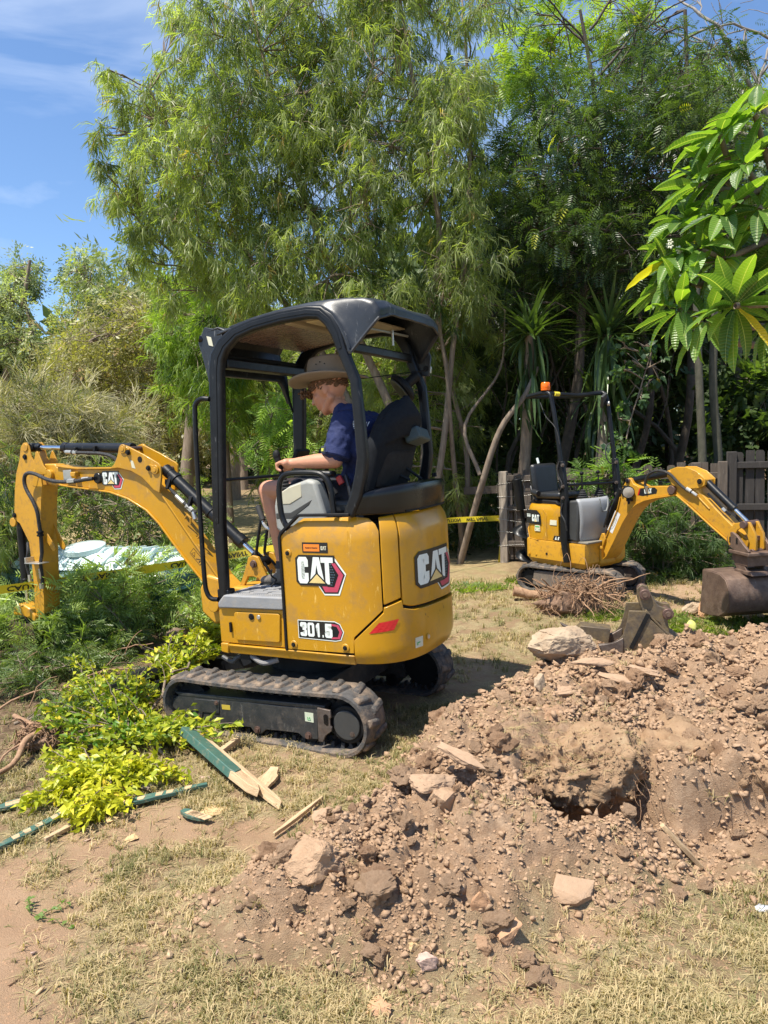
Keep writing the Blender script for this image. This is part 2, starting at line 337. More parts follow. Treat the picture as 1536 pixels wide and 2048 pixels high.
def ground_mat():
    m=bpy.data.materials.new('ground_soil_and_dry_grass'); m.use_nodes=True; nt=m.node_tree; b=nt.nodes['Principled BSDF']; L=nt.links.new
    tc=nt.nodes.new('ShaderNodeTexCoord'); src=tc.outputs['Object']
    def noise(s,d=6,r=.65,st=None):
        n=_n(nt,'ShaderNodeTexNoise',Scale=s,Detail=d,Roughness=r)
        if st:
            mp=nt.nodes.new('ShaderNodeMapping'); mp.inputs['Scale'].default_value=st[:3]; mp.inputs['Rotation'].default_value=(0,0,st[3]); L(src,mp.inputs[0]); L(mp.outputs[0],n.inputs['Vector'])
        else: L(src,n.inputs['Vector'])
        return n.outputs[0]
    def ramp(f,*st):
        r=nt.nodes.new('ShaderNodeValToRGB'); e=r.color_ramp.elements
        while len(e)<len(st): e.new(.5)
        for q,(p,c) in zip(e,st): q.position=p; q.color=(*c,1) if isinstance(c,tuple) else (c,c,c,1)
        L(f,r.inputs[0]); return r.outputs[0]
    def mix(f,a,c,bt='MIX'):
        x=nt.nodes.new('ShaderNodeMixRGB'); x.blend_type=bt
        if isinstance(f,float): x.inputs[0].default_value=f
        else: L(f,x.inputs[0])
        for i,q in ((1,a),(2,c)):
            if isinstance(q,tuple): x.inputs[i].default_value=(*q,1)
            else: L(q,x.inputs[i])
        return x.outputs[0]
    soil=ramp(noise(3.2,8,.7),(.30,(.30,.19,.115)),(.52,(.41,.275,.175)),(.72,(.50,.35,.23)))
    soil=mix(ramp(noise(38,5,.7),(.40,0.),(.66,.7)),soil,(.30,.185,.11))
    dusty=ramp(noise(2.3,6,.6),(.35,(.38,.24,.145)),(.65,(.46,.305,.19)))
    straw=ramp(noise(46,4,.75,(1,5,1,.5)),(.33,(.17,.115,.06)),(.5,(.34,.26,.14)),(.68,(.52,.42,.25)))
    straw2=ramp(noise(46,4,.75,(5,1,1,.2)),(.33,(.15,.11,.055)),(.5,(.33,.26,.14)),(.68,(.50,.41,.25)))
    straw=mix(ramp(noise(7,3,.6),(.45,0.),(.55,1.)),straw,straw2)
    straw=mix(ramp(noise(2.1,7,.7),(.50,0.),(.64,.65)),straw,(.10,.13,.04))
    straw=mix(ramp(noise(4.3,8,.75),(.46,0.),(.56,.95)),straw,(.27,.18,.105))
    litter=ramp(noise(16,8,.8),(.36,(.055,.035,.02)),(.5,(.17,.11,.07)),(.66,(.36,.26,.17)))
    def attr(n):
        a=nt.nodes.new('ShaderNodeAttribute'); a.attribute_name=n; return a.outputs['Fac']
    lawn=ramp(noise(9,6,.7),(.35,(.26,.20,.09)),(.62,(.46,.36,.19)))
    c=mix(attr('lawn'),straw,lawn); c=mix(attr('dust'),c,dusty); c=mix(attr('litter'),c,litter); c=mix(attr('soil'),c,soil)
    L(c,b.inputs['Base Color']); b.inputs['Roughness'].default_value=.95; b.inputs['Specular IOR Level'].default_value=.15
    bp=_n(nt,'ShaderNodeBump',Strength=.9,Distance=.012); 
    hb=nt.nodes.new('ShaderNodeMath'); hb.operation='ADD'; L(noise(60,8,.75),hb.inputs[0]); L(noise(210,4,.7),hb.inputs[1]); L(hb.outputs[0],bp.inputs['Height']); L(bp.outputs[0],b.inputs['Normal'])
    return m
DUST=[(-2.6,3.05),(-1.45,3.0),(-1.02,2.55),(-.92,2.1),(-.85,1.2),(-3,1.2)]
def build_ground():
    # rows get denser towards the heap: one sheet from under the photographer to beyond the far trees
    ys=[-2,-1,0,.4,.7]; y=.9
    while y<7: ys.append(y); y+=.0075+.0026*max(0,y-2)
    while y<90: ys.append(y); y*=1.018
    ys=np.array(ys); n=370
    V=[]
    u=np.linspace(-1,1,n); u=np.sign(u)*(np.abs(u)*(.55+.45*np.abs(u)**2))
    X=np.outer(ys*.74+1.9,u); Y=np.repeat(ys[:,None],n,1)
    Y=Y+.15*np.abs(X)*0
    Z=h(X,Y); V=np.stack([X,Y,Z],-1).reshape(-1,3); r=len(ys)
    i=np.arange(r-1)[:,None]*n+np.arange(n-1)[None]; F=np.stack([i,i+1,i+n+1,i+n],-1).reshape(-1,4)
    xs,yy=V[:,0],V[:,1]
    m,_=hsoil(xs,yy); 
    extra=ss(0,.3,polydist(xs,yy,[(-.15,3.6),(.1,4.3),(1.1,5.35),(.7,5.9),(.1,5.6),(-.3,4.4)])+.15*pn(xs*3,yy*3,6))*.75
    extra=np.maximum(extra,ss(-.1,.2,polydist(xs,yy,[(2.1,7.0),(2.9,6.6),(4.6,7.6),(4.6,8.3),(2.6,8.4)])+.15*pn(xs*3,yy*3,8))*.8)
    extra=np.maximum(extra,ss(-.05,.2,polydist(xs,yy,[(-1.0,3.55),(-.2,3.45),(-.1,3.9),(-1.0,4.2)])+.12*pn(xs*4,yy*4,9))*.7)
    soil=np.clip(np.maximum(m*1.3-.1+.35*pn(xs*5,yy*5,3),extra),0,1)
    dust=ss(-.08,.28,polydist(xs,yy,DUST)+.18*fbm(xs*2.5,yy*2.5,3,4)); dust=np.maximum(dust,.8*ss(.25,.5,fbm(xs*1.7,yy*1.7,3,21))*ss(4.2,3.2,yy))
    lit=np.clip(ss(12.5,16,yy)*(.6+.8*fbm(xs*.25,yy*.4,3,14))+ss(1.3,2.0,xs)*ss(8.4,9.3,yy)+.9*ss(-.95,-1.35,xs+.22*(yy-3.5))*ss(3.3,3.7,yy)*ss(12,9,yy),0,1)
    lawn=ss(8,11,yy)*ss(24,20,yy); lit=lit*(1-lawn*ss(1.,-1.,xs)*ss(12,14,yy)*.75)
    o=np_mesh('ground',V,F,ground_mat(),attrs=dict(soil=soil,dust=dust,litter=lit,lawn=lawn),smooth=True)
    tag(o,kind='structure')
    # the land beyond, out to the horizon
    b=MB(); b.box((0,300,-1.2),(1600,1400,.2)); 
    f=mat('far_ground_litter',(.20,.16,.09),.95,col2=(.30,.24,.13),scale=.3)
    tag(b.build('far_ground',f,ang=None),kind='structure')
build_ground()
# ---------------------------------------------------------------- foliage tools
def frames(D,roll,up=(0,0,1)):
    D=D/np.linalg.norm(D,axis=1,keepdims=True); upv=np.broadcast_to(np.array(up,float),D.shape)
    bad=np.abs((D*upv).sum(1))>.97; upv=np.where(bad[:,None],np.array([.3,.9,.1]),upv)
    y=np.cross(upv,D); y/=np.linalg.norm(y,axis=1,keepdims=True); z=np.cross(D,y)
    c,s=np.cos(roll)[:,None],np.sin(roll)[:,None]; y2=y*c+z*s; z2=z*c-y*s
    return np.stack([D,y2,z2],-1)      # columns = axes
def scatter(name,tpls,P,D,S,tint,mats,parent=None,rolljit=.5,label=None,up=(0,0,1)):
    P=np.asarray(P,float); D=np.asarray(D,float); n=len(P); Vs=[];Fs=[];Ts=[]; o=0
    which=RNG.integers(0,len(tpls),n); roll=RNG.normal(0,rolljit,n)
    M=frames(D,roll,up)
    for k,(tv,tf) in enumerate(tpls):
        idx=np.nonzero(which==k)[0]
        if len(idx)==0: continue
        q=np.einsum('nij,vj->nvi',M[idx],tv)*np.asarray(S)[idx][:,None,None]+P[idx][:,None,:]
        Vs.append(q.reshape(-1,3)); f=tf[None]+(np.arange(len(idx))*len(tv))[:,None,None]+o; Fs.append(f.reshape(-1,tf.shape[1])); Ts.append(np.repeat(np.asarray(tint)[idx],len(tv))); o+=len(idx)*len(tv)
    return np_mesh(name,np.concatenate(Vs),np.concatenate(Fs),mats,parent,attrs=dict(tint=np.concatenate(Ts)))
def T_frond(pairs=11,bend=1.1,ll=.22,lw=.035,sweep=.5,up=.0,seed=0,arch=.0):
    """feathery leaf of length 1 along +x curving down; each leaflet is one narrow triangle"""
    r=random.Random(seed); V=[];F=[]
    def p(t): 
        a=bend*t; return (math.sin(a)/bend if bend else t, 0, (-(1-math.cos(a))/bend if bend else 0)), (math.cos(a),0,-math.sin(a))
    for i in range(pairs):
        t=.12+.88*(i+.5)/pairs; (x,y,z),(dx,_,dz)=p(t); l=ll*(.55+.9*math.sin(math.pi*min(1,t*.9+.1)))*.8
        for s in (-1,1):
            ax=math.cos(sweep)*r.uniform(.7,1.2); b=len(V); q=r.uniform(.85,1.15); zz=up+r.uniform(-.25,.15)
            tip=(x+(dx*sweep)*l*q, s*l*q, z+dz*sweep*l*q+zz*l)
            V+=[(x-dx*lw,y,z-dz*lw),(x+dx*lw,y,z+dz*lw),tip]; F.append((b,b+1,b+2))
    return np.array(V),np.array(F)
def T_stream(n,seed,w=.05,bend=1.5,seg=2,spread=.35,slen=(.6,1)):
    """hanging spray of narrow blades"""
    r=random.Random(seed); V=[];F=[]
    for i in range(n):
        L_=r.uniform(*slen); a0=r.gauss(0,spread); e0=r.gauss(.1,spread); b0=bend*r.uniform(.7,1.3); p=np.array((r.uniform(0,.35),0,0)); roll=r.uniform(-.8,.8)
        base=len(V)
        for k in range(seg+1):
            t=k/seg; an=e0-b0*t; d=np.array((math.cos(a0)*math.cos(an),math.sin(a0)*math.cos(an),math.sin(an))); sd=np.array((-math.sin(a0),math.cos(a0),roll)); ww=w*.5*(.6+.8*math.sin(math.pi*min(1,t*.85+.1)))*(1 if k<seg else .15)
            V+=[p-sd*ww,p+sd*ww]; p=p+d*L_/seg
            if k: b=base+2*(k-1); F+=[(b,b+1,b+3),(b,b+3,b+2)]
    return np.array(V),np.array(F)
def T_pinnate(pairs,seed,ll=.32,w=.07,bend=.7,sweep=.45):
    r=random.Random(seed); V=[];F=[]
    for i in range(pairs):
        t=.1+.9*(i+.5)/pairs; a=bend*t; x=math.sin(a)/bend; z=-(1-math.cos(a))/bend; l=ll*(.5+.8*math.sin(math.pi*(t*.8+.15)))
        for s in (-1,1):
            d=np.array((sweep*math.cos(a),s,-sweep*math.sin(a)-r.uniform(.05,.35))); d/=np.linalg.norm(d); u=np.array((w*.5,0,0)); o=np.array((x,0,z)); q=l*r.uniform(.8,1.1); b=len(V)
            V+=[o,o+d*q*.45-u,o+d*q,o+d*q*.45+u]; F+=[(b,b+1,b+2),(b,b+2,b+3)]
    return np.array(V),np.array(F)
def T_leaf(w=.35,fold=.08,bend=.25):
    V=[(0,0,0),(.45,w/2,fold),(.45,-w/2,fold),(.5,0,-.02),(1,0,-bend)]
    return np.array(V),np.array([(0,3,1),(0,2,3),(3,4,1),(3,2,4)])
def T_sprig(n=6,lw=.3,ll=.45,seed=0,bend=.4,splay=.9):
    """short twig of simple leaves"""
    r=random.Random(seed); V=[];F=[]
    for i in range(n):
        t=(i+.6)/n; a=(i%2*2-1)*r.uniform(.4,1)*splay; x=t*.8; z=-bend*t*t; l=ll*r.uniform(.7,1.1); w=l*lw/2; e=r.uniform(-.5,.4)
        d=np.array([math.cos(a),math.sin(a),e]); d/=np.linalg.norm(d); s=np.cross(d,(0,0,1)); s/=np.linalg.norm(s); b=len(V); o=np.array((x,0,z))
        V+=[o,o+d*l*.5+s*w,o+d*l,o+d*l*.5-s*w]; F+=[(b,b+1,b+2),(b,b+2,b+3)]
    return np.array(V),np.array(F)
def T_needles(n=12,ll=.6,w=.012,seed=0,droop=.4,spread=.45):
    r=random.Random(seed); V=[];F=[]
    for i in range(n):
        x=r.random()*.7; a=r.gauss(0,spread); e=r.gauss(.05,spread); l=ll*r.uniform(.5,1.1); d=np.array([math.cos(a)*math.cos(e),math.sin(a)*math.cos(e),math.sin(e)])
        o=np.array((x,0,-droop*x*x)); s=np.array((0,w,w*r.choice((-1,1)))); b=len(V); mid=o+d*l*.55; tip=o+d*l-np.array((0,0,droop*l*.5))
        V+=[o-s,o+s,mid+s*.8,mid-s*.8,tip]; F+=[(b,b+1,b+2),(b,b+2,b+3),(b+3,b+2,b+4)]
    return np.array(V),np.array(F)
def tubes(name,L_,m,parent=None,n=5):
    """joined branches: list of (points, r0, r1)"""
    Vs=[];Fs=[];o=0
    an=np.arange(n)*2*math.pi/n; cs=np.cos(an); sn=np.sin(an)
    for P,r0,r1 in L_:
        P=np.asarray(P,float); k=len(P)
        if k<2: continue
        t=np.gradient(P,axis=0); t/=np.linalg.norm(t,axis=1,keepdims=True)+1e-9
        a=np.cross(t,np.where(np.abs(t[:,2:3])>.9,np.array([[1.,0,0]]),np.array([[0,0,1.]]))); a/=np.linalg.norm(a,axis=1,keepdims=True)+1e-9
        for i in range(1,k):
            q=a[i-1]-t[i]*(a[i-1]@t[i]); a[i]=q/(np.linalg.norm(q)+1e-9)
        b=np.cross(t,a); r=np.linspace(r0,r1,k)[:,None,None]
        V=P[:,None,:]+(a[:,None,:]*cs[None,:,None]+b[:,None,:]*sn[None,:,None])*r
        Vs.append(V.reshape(-1,3)); i=np.arange(k-1)[:,None]*n; j=np.arange(n)[None]; j2=(j+1)%n
        Fs.append(np.stack([i+j,i+j2,i+n+j2,i+n+j],-1).reshape(-1,4)+o); o+=k*n
    return np_mesh(name,np.concatenate(Vs),np.concatenate(Fs),m,parent,smooth=True)
def curve(a,b,lift=0,jit=.1,n=7,sag=None):
    a=np.array(a,float); b=np.array(b,float); d=np.linalg.norm(b-a); m=(a+b)/2+RNG.normal(0,jit,3)*d+np.array((0,0,lift*d))
    t=np.linspace(0,1,n)[:,None]; P=(1-t)**2*a+2*t*(1-t)*m+t*t*b
    P[1:-1]+=RNG.normal(0,.012*d,(n-2,3)); return P
def inball(n,shell=.55):
    d=RNG.normal(0,1,(n,3)); d/=np.linalg.norm(d,axis=1,keepdims=True); r=(shell+(1-shell)*RNG.random(n)); r=np.where(RNG.random(n)<.3,RNG.random(n)*.7,r)
    return d*r[:,None],d
BARK=mat('grey_brown_bark',(.17,.125,.09),.9,col2=(.27,.21,.155),scale=9,bump=.7,bscale=40,stretch=(3,3,.6))
BARKL=mat('pale_smooth_bark',(.30,.245,.18),.85,col2=(.42,.36,.28),scale=7,bump=.4,bscale=40,stretch=(3,3,.7))
BARKD=mat('dark_bark',(.055,.042,.032),.9,col2=(.10,.08,.06),scale=9,bump=.6,bscale=40)
def make_tree(name,label,cat,base,trunks,clumps,tpl,m,bark,per=1.0,size=(.2,.3),droop=.6,tintf=(.5,.18),tw=1.0,group=None,odd=.01,rolljit=.5,shell=.55,out=.6,twigr=.008,jit=.25,flat=1.0,topbright=.25):
    """trunks: list of (points, r0, r1) absolute; clumps: (x,y,z,r,count)"""
    root=empty(name,loc=base); tag(root,label,cat,group); B0=np.array(base)
    br=[(bez(P,5),r0,r1) for P,r0,r1 in trunks]; TP=np.concatenate([np.array(p) for p,_,_ in br])
    P=[];D=[];T=[];S=[]; tw_=[]
    zc=[c[2] for c in clumps]; z0,z1=min(zc),max(zc)+1e-3
    for (x,y,z,r,cnt) in clumps:
        c=np.array((x,y,z)); d=np.linalg.norm((TP-c)*np.array([1,1,.8]),axis=1)+np.maximum(0,TP[:,2]-z)*2; s=TP[int(np.argmin(d))]
        cv=curve(s,c,.12,.08); tw_.append((cv,max(.010,.022*r*tw),twigr*1.4)); cnt=int(cnt*per)
        rr=np.array([r,r,r*flat]); nt_=max(4,cnt//9)
        o,dd=inball(nt_,shell); ends=c+o*rr
        for e in ends: 
            s2=cv[RNG.integers(3,len(cv))]; tw_.append((curve(s2,e,.15,.1,5),twigr*tw,twigr*.35*tw))
        k=RNG.integers(0,nt_,cnt); pos=ends[k]+RNG.normal(0,r*.16,(cnt,3)); dirn=dd[k]*out+RNG.normal(0,.55,(cnt,3)); dirn[:,2]-=droop
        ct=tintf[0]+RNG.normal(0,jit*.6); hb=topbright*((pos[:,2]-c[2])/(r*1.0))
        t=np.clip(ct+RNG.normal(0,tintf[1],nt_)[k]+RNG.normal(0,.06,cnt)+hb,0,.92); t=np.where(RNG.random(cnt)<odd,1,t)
        P.append(pos);D.append(dirn);T.append(t);S.append(RNG.uniform(size[0],size[1],cnt))
    t1=tubes('trunk',[(np.array(p)-B0,a,b) for p,a,b in br],bark,root,7)
    if tw_: tubes('branches',[(p-B0,a,b) for p,a,b in tw_],bark,root,4)
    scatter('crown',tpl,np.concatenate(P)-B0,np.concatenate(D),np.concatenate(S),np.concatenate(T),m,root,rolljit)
    return root
# ================================================================ machine frames
def mframe(x0,y0,yaw,pitch=0,z0=0):
    u=np.array([-math.cos(yaw),math.sin(yaw),0]);v=np.array([math.sin(yaw),math.cos(yaw),0]);z=np.array([0,0,1.])
    u2=u*math.cos(pitch)-z*math.sin(pitch); z2=z*math.cos(pitch)+u*math.sin(pitch); y=-v
    return Matrix(((u2[0],y[0],z2[0],x0),(u2[1],y[1],z2[1],y0),(u2[2],y[2],z2[2],z0),(0,0,0,1)))
# ---- logo pieces in unit space
L_C=[(.16,0),(.84,0),(1,.12),(1,.40),(.66,.40),(.66,.22),(.60,.17),(.40,.17),(.34,.22),(.34,.78),(.40,.83),(.60,.83),(.66,.78),(.66,.63),(1,.63),(1,.88),(.84,1),(.16,1),(0,.88),(0,.12)]
L_A=[(0,0),(.30,1),(.70,1),(1,0),(.70,0),(.66,.16),(.57,.46),(.5,.72),(.43,.46),(.34,.16),(.30,0)]
L_T=[(0,1),(1,1),(1,.80),(.67,.80),(.67,0),(.33,0),(.33,.80),(0,.80)]
DIG={'3':[(0,.25),(0,.1),(.15,0),(.85,0),(1,.1),(1,.42),(.85,.52),(1,.6),(1,.9),(.85,1),(.15,1),(0,.9),(0,.7),(.33,.7),(.33,.83),(.67,.83),(.67,.62),(.35,.60),(.35,.44),(.67,.42),(.67,.17),(.33,.17),(.33,.28)],
'0':None,'1':[(.45,0),(.8,0),(.8,1),(.5,1),(.15,.82),(.15,.66),(.45,.70)],
'.':[(.3,0),(.75,0),(.75,.18),(.3,.18)],
'5':[(0,.1),(.15,0),(.85,0),(1,.12),(1,.56),(.85,.68),(.36,.66),(.38,.84),(.92,.84),(.92,1),(.06,1),(.03,.48),(.60,.50),(.66,.44),(.66,.22),(.60,.17),(.38,.17),(.33,.22),(.33,.32),(0,.32)]}
def O_poly():
    return [[(.16,0),(.84,0),(1,.12),(1,.5),(.66,.5),(.66,.22),(.60,.17),(.40,.17),(.34,.22),(.34,.5),(0,.5),(0,.12)],[(.16,1),(.84,1),(1,.88),(1,.5),(.66,.5),(.66,.78),(.60,.83),(.40,.83),(.34,.78),(.34,.5),(0,.5),(0,.88)]]
def decal(name,layers,fn,parent,sub=0,mats=None):
    """layers: (polygon in (a,b), material index, height); fn(a,b,h)->xyz"""
    bm=bmesh.new()
    for poly,mi,hh in layers:
        vs=[bm.verts.new((a,b,hh)) for a,b in poly]; f=bm.faces.new(vs); f.material_index=mi
    bmesh.ops.triangulate(bm,faces=bm.faces[:])
    if sub: bmesh.ops.subdivide_edges(bm,edges=[e for e in bm.edges if e.calc_length()>sub],cuts=3,use_grid_fill=True); bmesh.ops.triangulate(bm,faces=bm.faces[:])
    for v in bm.verts: v.co=Vector(fn(*v.co))
    me=bpy.data.meshes.new(name); bm.to_mesh(me); bm.free()
    for mm in mats: me.materials.append(mm)
    o=bpy.data.objects.new(name,me); C.objects.link(o); o.parent=parent; return o
def place(poly,x,y,w,hh,mi,lv): return ([(x+a*w,y+b*hh) for a,b in poly],mi,lv)
HEXM=[DBLK,MAG,DWHITE,DYEL,BLKM]
def cat_logo(w,hgt,hexa=True):
    """w,h: size of the three letters"""
    g=.012*w/.24; L_=[]
    if hexa:
        H=[(.62*w,.62*hgt),(.62*w,hgt*1.02),(.99*w,hgt*1.0),(1.30*w,.36*hgt),(1.10*w,-.34*hgt),(.72*w,-.36*hgt),(.55*w,.0)]
        H0=[(x+(.035*w if x>.8*w else 0),y+(.035*hgt if y>0 else -.06*hgt)) for x,y in H]; L_.append((H0,2,.0006)); L_.append((H,0,.0010))
        H1=[(.66*w,.60*hgt),(.66*w,hgt*.96),(.97*w,hgt*.96),(1.26*w,.36*hgt),(1.08*w,-.28*hgt),(.74*w,-.30*hgt),(.62*w,.05*hgt)]; L_.append((H1,1,.0014))
        H2=[(.70*w,.60*hgt),(.74*w,hgt*.84),(.93*w,hgt*.84),(1.13*w,.36*hgt),(1.0*w,-.10*hgt),(.82*w,-.10*hgt),(.74*w,.05*hgt)]; L_.append((H2,4,.0018))
        # honeycomb dots
        for i in range(6):
            for j in range(9):
                x=(.80+.045*i+(.022 if j%2 else 0))*w; y=(-.02+.095*j)*hgt
                if x<(1.06-abs(y/hgt-.36)*.28)*w: r=.016*w; L_.append(([(x+r*math.cos(k*1.047),y+r*math.sin(k*1.047)) for k in range(6)],5,.0020))
    B=[(-g*1.2,.06*hgt),(-g*1.2,.95*hgt),(.04*w,hgt+g),(w+g,hgt+g),(w+g,.80*hgt),(.89*w,.78*hgt),(.89*w,-g),(.05*w,-g)]
    L_.append((B,0,.0022))
    lw=.30*w
    L_.append(place(L_C,0,0,lw,hgt,2,.0026)); L_.append(place(L_A,.325*w,0.0,.42*w,hgt,2,.0026)); L_.append(place(L_T,.66*w,0,.34*w,hgt,2,.0026))
    cx=.535*w; L_.append(([(cx-.30*w,-.01*hgt),(cx+.30*w,-.01*hgt),(cx,.44*hgt)],0,.0030)); L_.append(([(cx-.225*w,.03*hgt),(cx+.225*w,.03*hgt),(cx,.36*hgt)],3,.0034))
    return L_
def text_mesh(s,size,font_off=.0,xs=1.):
    cu=bpy.data.curves.new('t','FONT'); cu.body=s; cu.size=size; cu.offset=font_off; cu.resolution_u=2; cu.align_x='CENTER'; cu.align_y='CENTER'
    o=bpy.data.objects.new('t',cu); C.objects.link(o); dg=bpy.context.evaluated_depsgraph_get(); me=bpy.data.meshes.new_from_object(o.evaluated_get(dg)); bpy.data.objects.remove(o)
    for v in me.vertices: v.co.x*=xs
    return me
def text_obj(name,s,size,fn,m,parent,off=.0,xs=1.):
    me=text_mesh(s,size,off,xs)
    for v in me.vertices: v.co=Vector(fn(v.co.x,v.co.y))
    me.materials.clear(); me.materials.append(m); o=bpy.data.objects.new(name,me); C.objects.link(o); o.parent=parent; return o
def bolt(p,r,hh,n,parent,m=BOLT,name='bolt'):
    b=MB(); n=np.array(n,float); n/=np.linalg.norm(n); p=np.array(p,float)
    b.cyl(p-n*.003,p+n*hh*.35,r*1.45,12); b.tube([p,p+n*hh],r,6); return b.build(name,m,parent,ang=30)
# ---- tracked undercarriage
def belt(L0,L1,y0,y1,rr,rf,zc_r,zc_f,parent,pitch=.062,lug=.022,mat_=RUB):
    """closed rubber loop; rear wheel centre (-L0,zc_r) radius rr, front (L1,zc_f) radius rf"""
    path=[]
    for k in range(0,13): a=math.pi/2+math.pi*k/12; path.append((-L0+rr*math.cos(a),zc_r+rr*math.sin(a)))
    nb=16
    for k in range(1,nb): t=k/nb; path.append((-L0+(L0+L1)*t,zc_r-rr+(zc_f-rf-zc_r+rr)*t))
    for k in range(0,13): a=-math.pi/2+math.pi*k/12; path.append((L1+rf*math.cos(a),zc_f+rf*math.sin(a)))
    for k in range(1,nb): t=k/nb; path.append((L1-(L0+L1)*t,zc_f+rf+(zc_r+rr-zc_f-rf)*t-.010*math.sin(math.pi*t)))
    P=np.array(path); cum=np.concatenate([[0],np.cumsum(np.linalg.norm(np.roll(P,-1,0)-P,axis=1))]); tot=cum[-1]; PP=np.vstack([P,P[:1]])
    def ev(s):
        s%=tot; i=min(int(np.searchsorted(cum,s,side='right'))-1,len(P)-1); t=(s-cum[i])/(cum[i+1]-cum[i]+1e-9); p=PP[i]*(1-t)+PP[i+1]*t; d=PP[i+1]-PP[i]; d=d/np.linalg.norm(d); return p,d,np.array([d[1],-d[0]])   # outward = right of CCW travel
    n=180; V=[];prof=[(y0,-.012),(y0,.006),(y0+.012,.013),((y0+y1)/2,.016),(y1-.012,.013),(y1,.006),(y1,-.012),(y1-.02,-.02),(y0+.02,-.02)]
    for i in range(n):
        p,d,o=ev(tot*i/n)
        for y,q in prof: e=p+o*q; V.append((e[0],y,e[1]))
    k=len(prof); b=MB(); b.add(V,[(i*k+j,i*k+(j+1)%k,((i+1)%n)*k+(j+1)%k,((i+1)%n)*k+j) for i in range(n) for j in range(k)])
    rb=b.build('rubber_belt',mat_,parent,ang=50)
    nl=int(tot/pitch/2)*2; w=(y1-y0); L2=[]
    for side in (0,1):
        ya,yb=((y0+.008,y0+w*.60) if side else (y0+w*.40,y1-.008)); V=[]
        for q,sx in ((.010,.030),(.010+lug,.017)):
            for yy,dd in ((ya,-1),(yb,-1),(yb,1),(ya,1)):
                sk=.040*((yy-(y0+y1)/2)/w)*(1 if side else -1); inset=.012 if q>.012 else 0
                V.append((dd*sx*.9+sk,yy+(inset if yy==ya else -inset),q))
        b=MB(); b.add(V,[(3,2,1,0),(4,5,6,7),(0,1,5,4),(1,2,6,5),(2,3,7,6),(3,0,4,7)]); L2.append(b.build('tread_lug',mat_,parent,bevel=.006,seg=1))
    for i in range(nl):
        p,d,o=ev(tot*i/nl); q=L2[i%2]
        if i>1: q=q.copy(); C.objects.link(q); q.parent=parent
        q.matrix_local=Matrix(((d[0],0,o[0],p[0]),(0,1,0,0),(d[1],0,o[1],p[1]),(0,0,0,1)))
    b=MB()
    for i in range(nl):
        p,d,o=ev(tot*(i+.5)/nl); yc=(y0+y1)/2
        for yy in (yc-w*.13,yc+w*.13):
            e=p-o*.030; R=np.array([[d[0],0,-o[0]],[0,1,0],[d[1],0,-o[1]]]); b.box((e[0],yy,e[1]),(.028,.045,.038),R,taper=.6)
    tag(b.build('drive_teeth',RUBD,parent),kind='stuff')
    return ev
